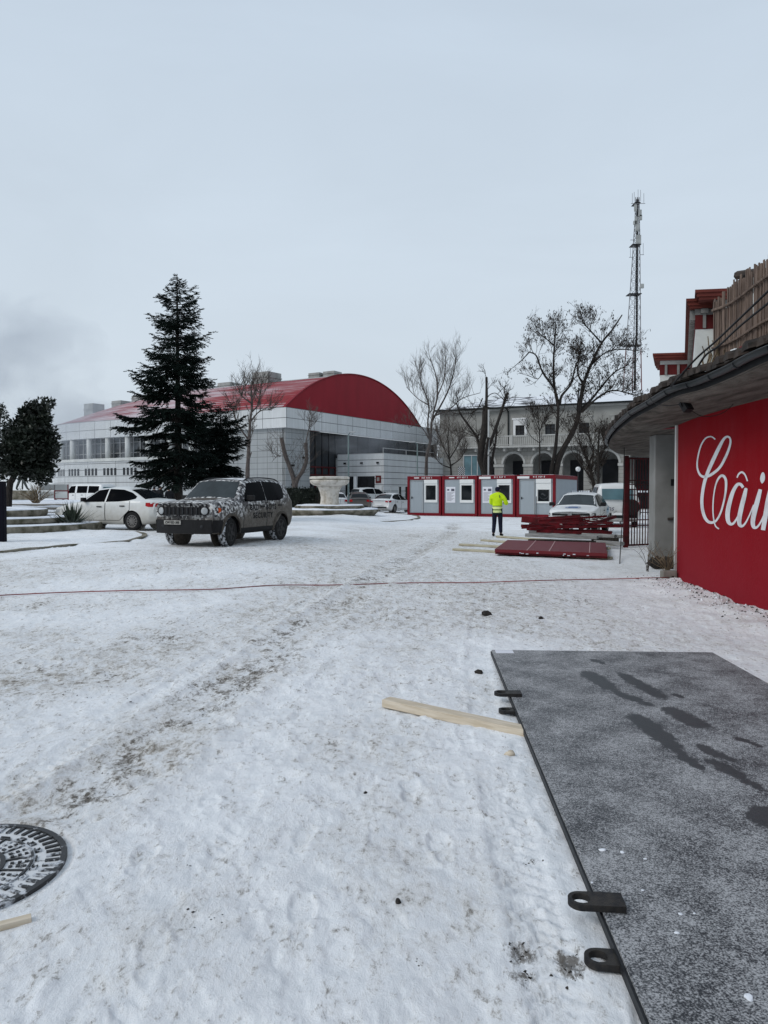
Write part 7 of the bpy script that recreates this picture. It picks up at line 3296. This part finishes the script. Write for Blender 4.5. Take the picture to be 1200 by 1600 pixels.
# black pylon cut by the left edge
pyl = MB()
e_ = at(10.4, 768, 18.78)
pyl.box((e_.x - .62, 18.6, 0), (e_.x, 18.78, at(5, 752, 18.6).z))
o = pyl.build('sign_pylon', m['blackbox'])
bevel(o, .015, 2)
tag(o, 'black rectangular steel pylon cut off by the left edge of the picture', 'pylon')

# clipped hedge
hc = at(474, 768, 50)
mb = MB()
rn = random.Random(14)
mb.box((-1.35, -.6, 0), (1.25, .6, 1.35))
for k in range(5200):
    x, y, z = rn.uniform(-1.45, 1.32), rn.uniform(-.72, .72), rn.uniform(0, 1.55)
    f = rn.randint(0, 2)
    if f == 0:
        y = -.68 + rn.gauss(0, .06)
    elif f == 1:
        z = 1.46 + rn.gauss(0, .06) - .22 * max(0, x - .8) ** 2
    else:
        x = (1.33 if rn.random() < .5 else -1.42) + rn.gauss(0, .06)
    tri_leaf(mb, Vector((x, y, z)), Vector((rn.uniform(-1, 1), rn.uniform(-1, .2), rn.uniform(-.6, 1))).normalized(), rn.uniform(.10, .2), rn.uniform(.02, .04), rn)
o = mb.build('clipped_hedge', m['leaf'])
o.location = (hc.x, hc.y, 0)
o.scale = (1.1, 1, 1.13)
tag(o, 'dark clipped evergreen hedge block left of the stone urn', 'hedge')

# ================================================================ sheets, planks and red steel
def corner(px, py, z):
    return gnd(px, py, z)


rs = thing('red_sheet_panel', 'flat dark red painted sheet panel with pale joints lying on planks', 'panel', (0, 0, 0))
A_, B_, C_, D_ = corner(773, 858, .17), corner(949, 864.5, .17), corner(946, 848, .17), corner(793, 843.5, .17)
O = (A_ + B_ + C_ + D_) / 4
rs.location = (O.x, O.y, .13)
mb = MB()
q = [v - O for v in (A_, B_, C_, D_)]
mb.prism([(v.x, v.y) for v in q], -.035, .04)
mb.build('sheet', m['redsheet'], rs)
mb = MB()
for t in (.30, .50, .85):
    a, b = q[0].lerp(q[1], t), q[3].lerp(q[2], t)
    mb.bar((a.x, a.y, .043), (b.x, b.y, .043), .022, .006)
mb.build('joint_strips', MAT('pink_joint', (.48, .30, .30), .8, scale=4, var=.2), rs)
mb = MB()
rn = random.Random(3)
for k in range(9):
    t = rn.random()
    a = q[0].lerp(q[1], t)
    mb.cbox((a.x, a.y - .006, -.03 + rn.uniform(-.02, .02)), (rn.uniform(.02, .07), .02, rn.uniform(.008, .022)))
mb.build('edge_snow', m['snow'], rs)
mb = MB()
mb.prism([(v.x * 1.0 + .02, v.y + .06) for v in q], -.085, -.037)
o = mb.build('lower_sheet', m['redbar'], rs)

for (a, b, lab) in (((709, 857.5), (956, 871), 'snowy plank nearest the viewer, under the front edge of the red sheet panel'), ((719, 850), (948, 862), 'snowy plank second nearest, running under the red sheet panel'),
                    ((753, 843.5), (952, 856), 'snowy plank third from the viewer, running under the back of the red sheet panel'), ((777, 837.5), (960, 850), 'snowy plank farthest back, beginning at the worker\'s feet')):
    p, q_ = gnd(*a, .05), gnd(*b, .05)
    timber('plank', (p.x, p.y, .035), (q_.x, q_.y, .035), .15, .06, m['plank'], lab, 'plank', 'snowy planks under the red panels')
for (a, b, z, mt, lab, w) in (((822, 836), (934, 840), .28, 'greywood', 'pale grey timber at the front of the red steel pile', .16), ((828, 831), (962, 838), .30, 'greywood', 'second grey timber under the red steel bars', .14),
                              ((930, 846.5), (973, 849.5), .16, 'greywood', 'short grey timber end sticking out lowest at the right of the pile', .14), ((925, 842), (966, 843.5), .22, 'bark', 'short black timber end sticking out right of the pile', .13),
                              ((936, 838), (978, 838.5), .28, 'greywood', 'short timber end sticking out highest near the gate', .11), ((826, 845), (945, 848), .14, 'bark', 'dark bearer beam under the red steel pile', .2)):
    p, q_ = gnd(*a, z), gnd(*b, z)
    timber('timber', p, q_, w, .10, m[mt], lab, 'timber')

rn = random.Random(31)
bars = []
for k in range(20):
    lvl = k // 5
    d = 23.1 + (k % 5) * .50 + rn.uniform(-.1, .1)
    z = .40 + lvl * .105 + rn.uniform(-.01, .03)
    x0 = rn.uniform(4.35, 5.1) + (.0 if lvl < 2 else .25)
    x1 = rn.uniform(6.1, 7.15)
    sk = rn.uniform(-.6, .6)
    tz = rn.uniform(-.08, .14)
    bars.append(((x0, d, z), (x1, d + sk, z + tz)))
for a, b in bars:
    w = rn.choice((.035, .05, .07, .10))
    timber('steel_bar', a, b, w, rn.choice((.04, .06, .09)), m['redbar'], 'one of the dark red square steel bars in the tangled pile', 'steel bar', 'red steel bars in the pile')
for a, b, w, h_, lab in ((at(815, 811, 24), at(905, 820, 23.4), .10, .20, 'wide red channel beam pointing left across the top of the pile'), (at(905, 826, 23.0), at(962, 807, 23.8), .06, .10, 'long red beam slanting up to the right on the pile'),
                         (at(842, 817, 24.6), at(900, 812, 25.2), .09, .12, 'short red beam lying crosswise behind the wide channel beam'), (at(828, 826, 22.9), at(900, 822, 23.1), .07, .07, 'bent red tube at the front left of the pile')):
    timber('steel_beam', a, b, w, h_, m['redbar'], lab, 'steel beam')
# white and red frame lying on top
fr = thing('ladder_frame', 'small white and red ladder-like frame lying on top of the red steel pile', 'frame', at(908, 816, 23.6), math.radians(12))
mb = MB()
mb.bar((-.75, -.25, -.05), (.7, -.10, .06), .035)
mb.bar((-.65, .25, -.02), (.75, .35, .08), .035)
mb.build('stringer', m['redbar'], fr)
mb = MB()
for k in range(6):
    t = k / 5
    mb.bar(Vector((-.75, -.25, -.05)).lerp(Vector((.7, -.1, .06)), t), Vector((-.65, .25, -.02)).lerp(Vector((.75, .35, .08)), t), .03)
mb.build('rungs', m['white_dirty'], fr)
tw = MB()
rn = random.Random(6)
for k in range(60):
    b = at(rn.uniform(915, 950), rn.uniform(808, 816), 24.5)
    tw.tube([b, b + Vector((rn.uniform(-.4, .4), rn.uniform(-.3, .3), rn.uniform(-.02, .22)))], [.008, .004], 3)
tag(tw.build('twig_bundle', m['twig']), 'loose bundle of bare twigs thrown on the red steel pile', 'twigs')

# ================================================================ posts, lamps, railings
def lamp_post(px, ytop, d, arm, label):
    b = at(px, 768, d)
    t = thing('street_lamp', label, 'street lamp', (b.x, b.y, 0))
    H_ = at(px, ytop, d).z
    mb = MB()
    mb.smooth = True
    mb.tube([(0, 0, 0), (0, 0, H_ * .6), (0, 0, H_)], [.07, .055, .045], 8)
    mb.tube([(0, 0, H_), (arm * .4, 0, H_ + .12), (arm, 0, H_ + .16)], .03, 6)
    mb.build('pole', MAT('green_grey_pole', (.16, .21, .21), .5, scale=3, var=.2), t)
    mb = MB()
    mb.box((arm - .22, -.09, H_ + .12), (arm + .22, .09, H_ + .2))
    bevel(mb.build('lamp_head', m['rail'], t), .02, 2)
    return t


lamp_post(544.5, 679, 50, .25, 'slim street lamp before the annex of the hall')
lamp_post(652, 694, 57, -.4, 'slim street lamp at the right end of the hall beside the fine twigged tree')
b = at(763, 768, 51)
mb = MB()
mb.smooth = True
mb.tube([(b.x, b.y, 0), (b.x, b.y, at(763, 640, 51).z)], .055, 8)
tag(mb.build('metal_pole', m['rail']), 'thin pale metal pole standing before the black pollarded tree', 'pole')
b = at(306, 768, 40)
mb = MB()
mb.smooth = True
mb.tube([(b.x, b.y, 0), (b.x, b.y, 3.6)], .04, 8)
tag(mb.build('metal_pole', MAT('teal_pole', (.08, .14, .14), .5, scale=3, var=.2)), 'thin dark green pole between the fir trunk and the low conifer', 'pole')
b = at(903, 768, 47)
gl_ = thing('globe_lamp', 'white globe lamp on a short post beside the rightmost cabin', 'lamp', (b.x, b.y, 0))
zc = at(903, 733, 47).z
mb = MB()
mb.smooth = True
mb.tube([(0, 0, 0), (0, 0, zc - .15)], .035, 8)
mb.build('post', m['darksteel'], gl_)
mb = MB()
mb.smooth = True
mb.lathe([(.0, -.16), (.06, -.15), (.115, -.11), (.15, -.05), (.155, .02), (.13, .09), (.08, .135), (0, .155)], 20, Matrix.Translation((0, 0, zc)))
mb.build('globe', m['white'], gl_)

fe = thing('iron_fence', 'low dark iron fence with snow on its top rail behind the white car', 'fence', (11.2, 50.0, 0), math.radians(-14))
mb = MB()
mb.bar((0, 0, 1.52), (12, 0, 1.52), .05)
mb.bar((0, 0, .25), (12, 0, .25), .05)
for k in range(92):
    mb.bar((.06 + k * .13, 0, .1), (.06 + k * .13, 0, 1.52), .022)
mb.build('bars', m['darksteel'], fe)
for k in range(6):
    mb = MB()
    mb.box((k * 2.4 - .05, -.05, 0), (k * 2.4 + .05, .05, 1.72))
    mb.build('post', m['darksteel'], fe)
mb = MB()
for k in range(84):
    mb.cbox((.12 + k * .142, 0, 1.60), (.115, .09, .11 + .02 * math.sin(k * 1.7)))
mb.build('rail_snow', m['snow'], fe)

rl = thing('metal_railing', 'thin grey railing in front of the annex behind the clean white saloon', 'railing', (-.1, 61.8, 0), math.radians(40))
mb = MB()
for z in (1.0, 1.5, 2.05):
    mb.bar((0, 0, z), (4.4, 0, z), .05)
for k in range(6):
    mb.bar((k * .88, 0, 0), (k * .88, 0, 2.05), .05)
mb.build('bars', m['rail'], rl)
mb = MB()
for k in (1.75, 2.5, 3.5):
    mb.box((k, -.04, .6), (k + .22, .04, 2.0))
mb.build('dark_panels', m['black'], rl)

bo = thing('glass_booth', 'pale blue glazed booth standing between arcade and cabins', 'booth', at(738, 768, 66) * 1, math.radians(-25))
bo.location.z = 0
zb = at(738, 712, 66).z
mb = MB()
mb.box((-.62, -.5, 0), (.62, .5, zb))
mb.build('glazing', m['blueglass'], bo)
mb = MB()
for x in (-.62, .1, .62):
    mb.bar((x, -.52, 0), (x, -.52, zb), .06)
mb.bar((-.65, -.52, zb), (.65, -.52, zb), .08)
mb.bar((-.65, -.52, 2.6), (.65, -.52, 2.6), .06)
mb.build('frame', m['rail'], bo)

ck = thing('checkered_board', 'small black and white checkered board on a post behind the cabins', 'sign', at(721, 768, 58) * 1, math.radians(-10))
ck.location.z = 0
zc = at(721, 735.5, 58).z
mb = MB()
mb.bar((0, .05, 0), (0, .05, zc), .06)
mb.build('post', m['darksteel'], ck)
mb = MB()
for i in range(7):
    for j in range(8):
        mb.cur = (i + j) % 2
        mb.box((-.26 + i * .075, -.01, zc - .30 + j * .075), (-.26 + i * .075 + .075, .01, zc - .30 + j * .075 + .075))
mb.build('board', [m['white'], m['black']], ck)

# ================================================================ smoke drifting over the hall
def smoke_mat():
    mt = bpy.data.materials.new('drifting_smoke')
    mt.use_nodes = True
    t = mt.node_tree
    t.nodes.clear()
    out = t.nodes.new('ShaderNodeOutputMaterial')
    pv = t.nodes.new('ShaderNodeVolumePrincipled')
    pv.inputs['Color'].default_value = (.60, .64, .70, 1)
    tc2 = t.nodes.new('ShaderNodeTexCoord')
    ns = t.nodes.new('ShaderNodeTexNoise')
    ns.inputs['Scale'].default_value = 1.7
    ns.inputs['Detail'].default_value = 4
    ns.inputs['Roughness'].default_value = .5
    ns.inputs['Distortion'].default_value = .6
    t.links.new(tc2.outputs['Object'], ns.inputs['Vector'])
    ln = t.nodes.new('ShaderNodeVectorMath')
    ln.operation = 'LENGTH'
    t.links.new(tc2.outputs['Object'], ln.inputs[0])
    a = t.nodes.new('ShaderNodeMath')
    a.operation = 'SUBTRACT'
    a.inputs[0].default_value = 1.0
    t.links.new(ln.outputs['Value'], a.inputs[1])
    b = t.nodes.new('ShaderNodeMath')
    b.operation = 'MULTIPLY_ADD'
    b.inputs[1].default_value = 2.6
    t.links.new(ns.outputs['Fac'], b.inputs[0])
    b.inputs[2].default_value = -1.45
    c = t.nodes.new('ShaderNodeMath')
    c.operation = 'ADD'
    t.links.new(a.outputs[0], c.inputs[0])
    t.links.new(b.outputs[0], c.inputs[1])
    d = t.nodes.new('ShaderNodeMath')
    d.operation = 'MULTIPLY'
    d.use_clamp = False
    d.inputs[1].default_value = SMOKE_D
    cl = t.nodes.new('ShaderNodeClamp')
    t.links.new(c.outputs[0], cl.inputs['Value'])
    t.links.new(cl.outputs[0], d.inputs[0])
    t.links.new(d.outputs[0], pv.inputs['Density'])
    t.links.new(pv.outputs[0], out.inputs['Volume'])
    return mt


SMOKE_D = .16
smk = smoke_mat()
for (px, py, d, rx, ry, rz, lab) in ((18, 548, 58, 7.4, 7, 5.0, 'grey smoke plume drifting up the sky at the far left'), (95, 668, 66, 7.0, 6, 5.0, 'thin pale smoke veil over the far end of the red roof'), (585, 690, 59, 5.0, 2.2, 1.9, 'faint drift of steam before the dark glazing of the hall')):
    c = at(px, py, d)
    bm = bmesh.new()
    bmesh.ops.create_icosphere(bm, subdivisions=3, radius=1.0)
    me = bpy.data.meshes.new('smoke')
    bm.to_mesh(me)
    bm.free()
    me.materials.append(smk)
    o = link(bpy.data.objects.new('smoke', me))
    o.location = c
    o.scale = (rx, ry, rz)
    tag(o, lab, 'smoke', kind='stuff')
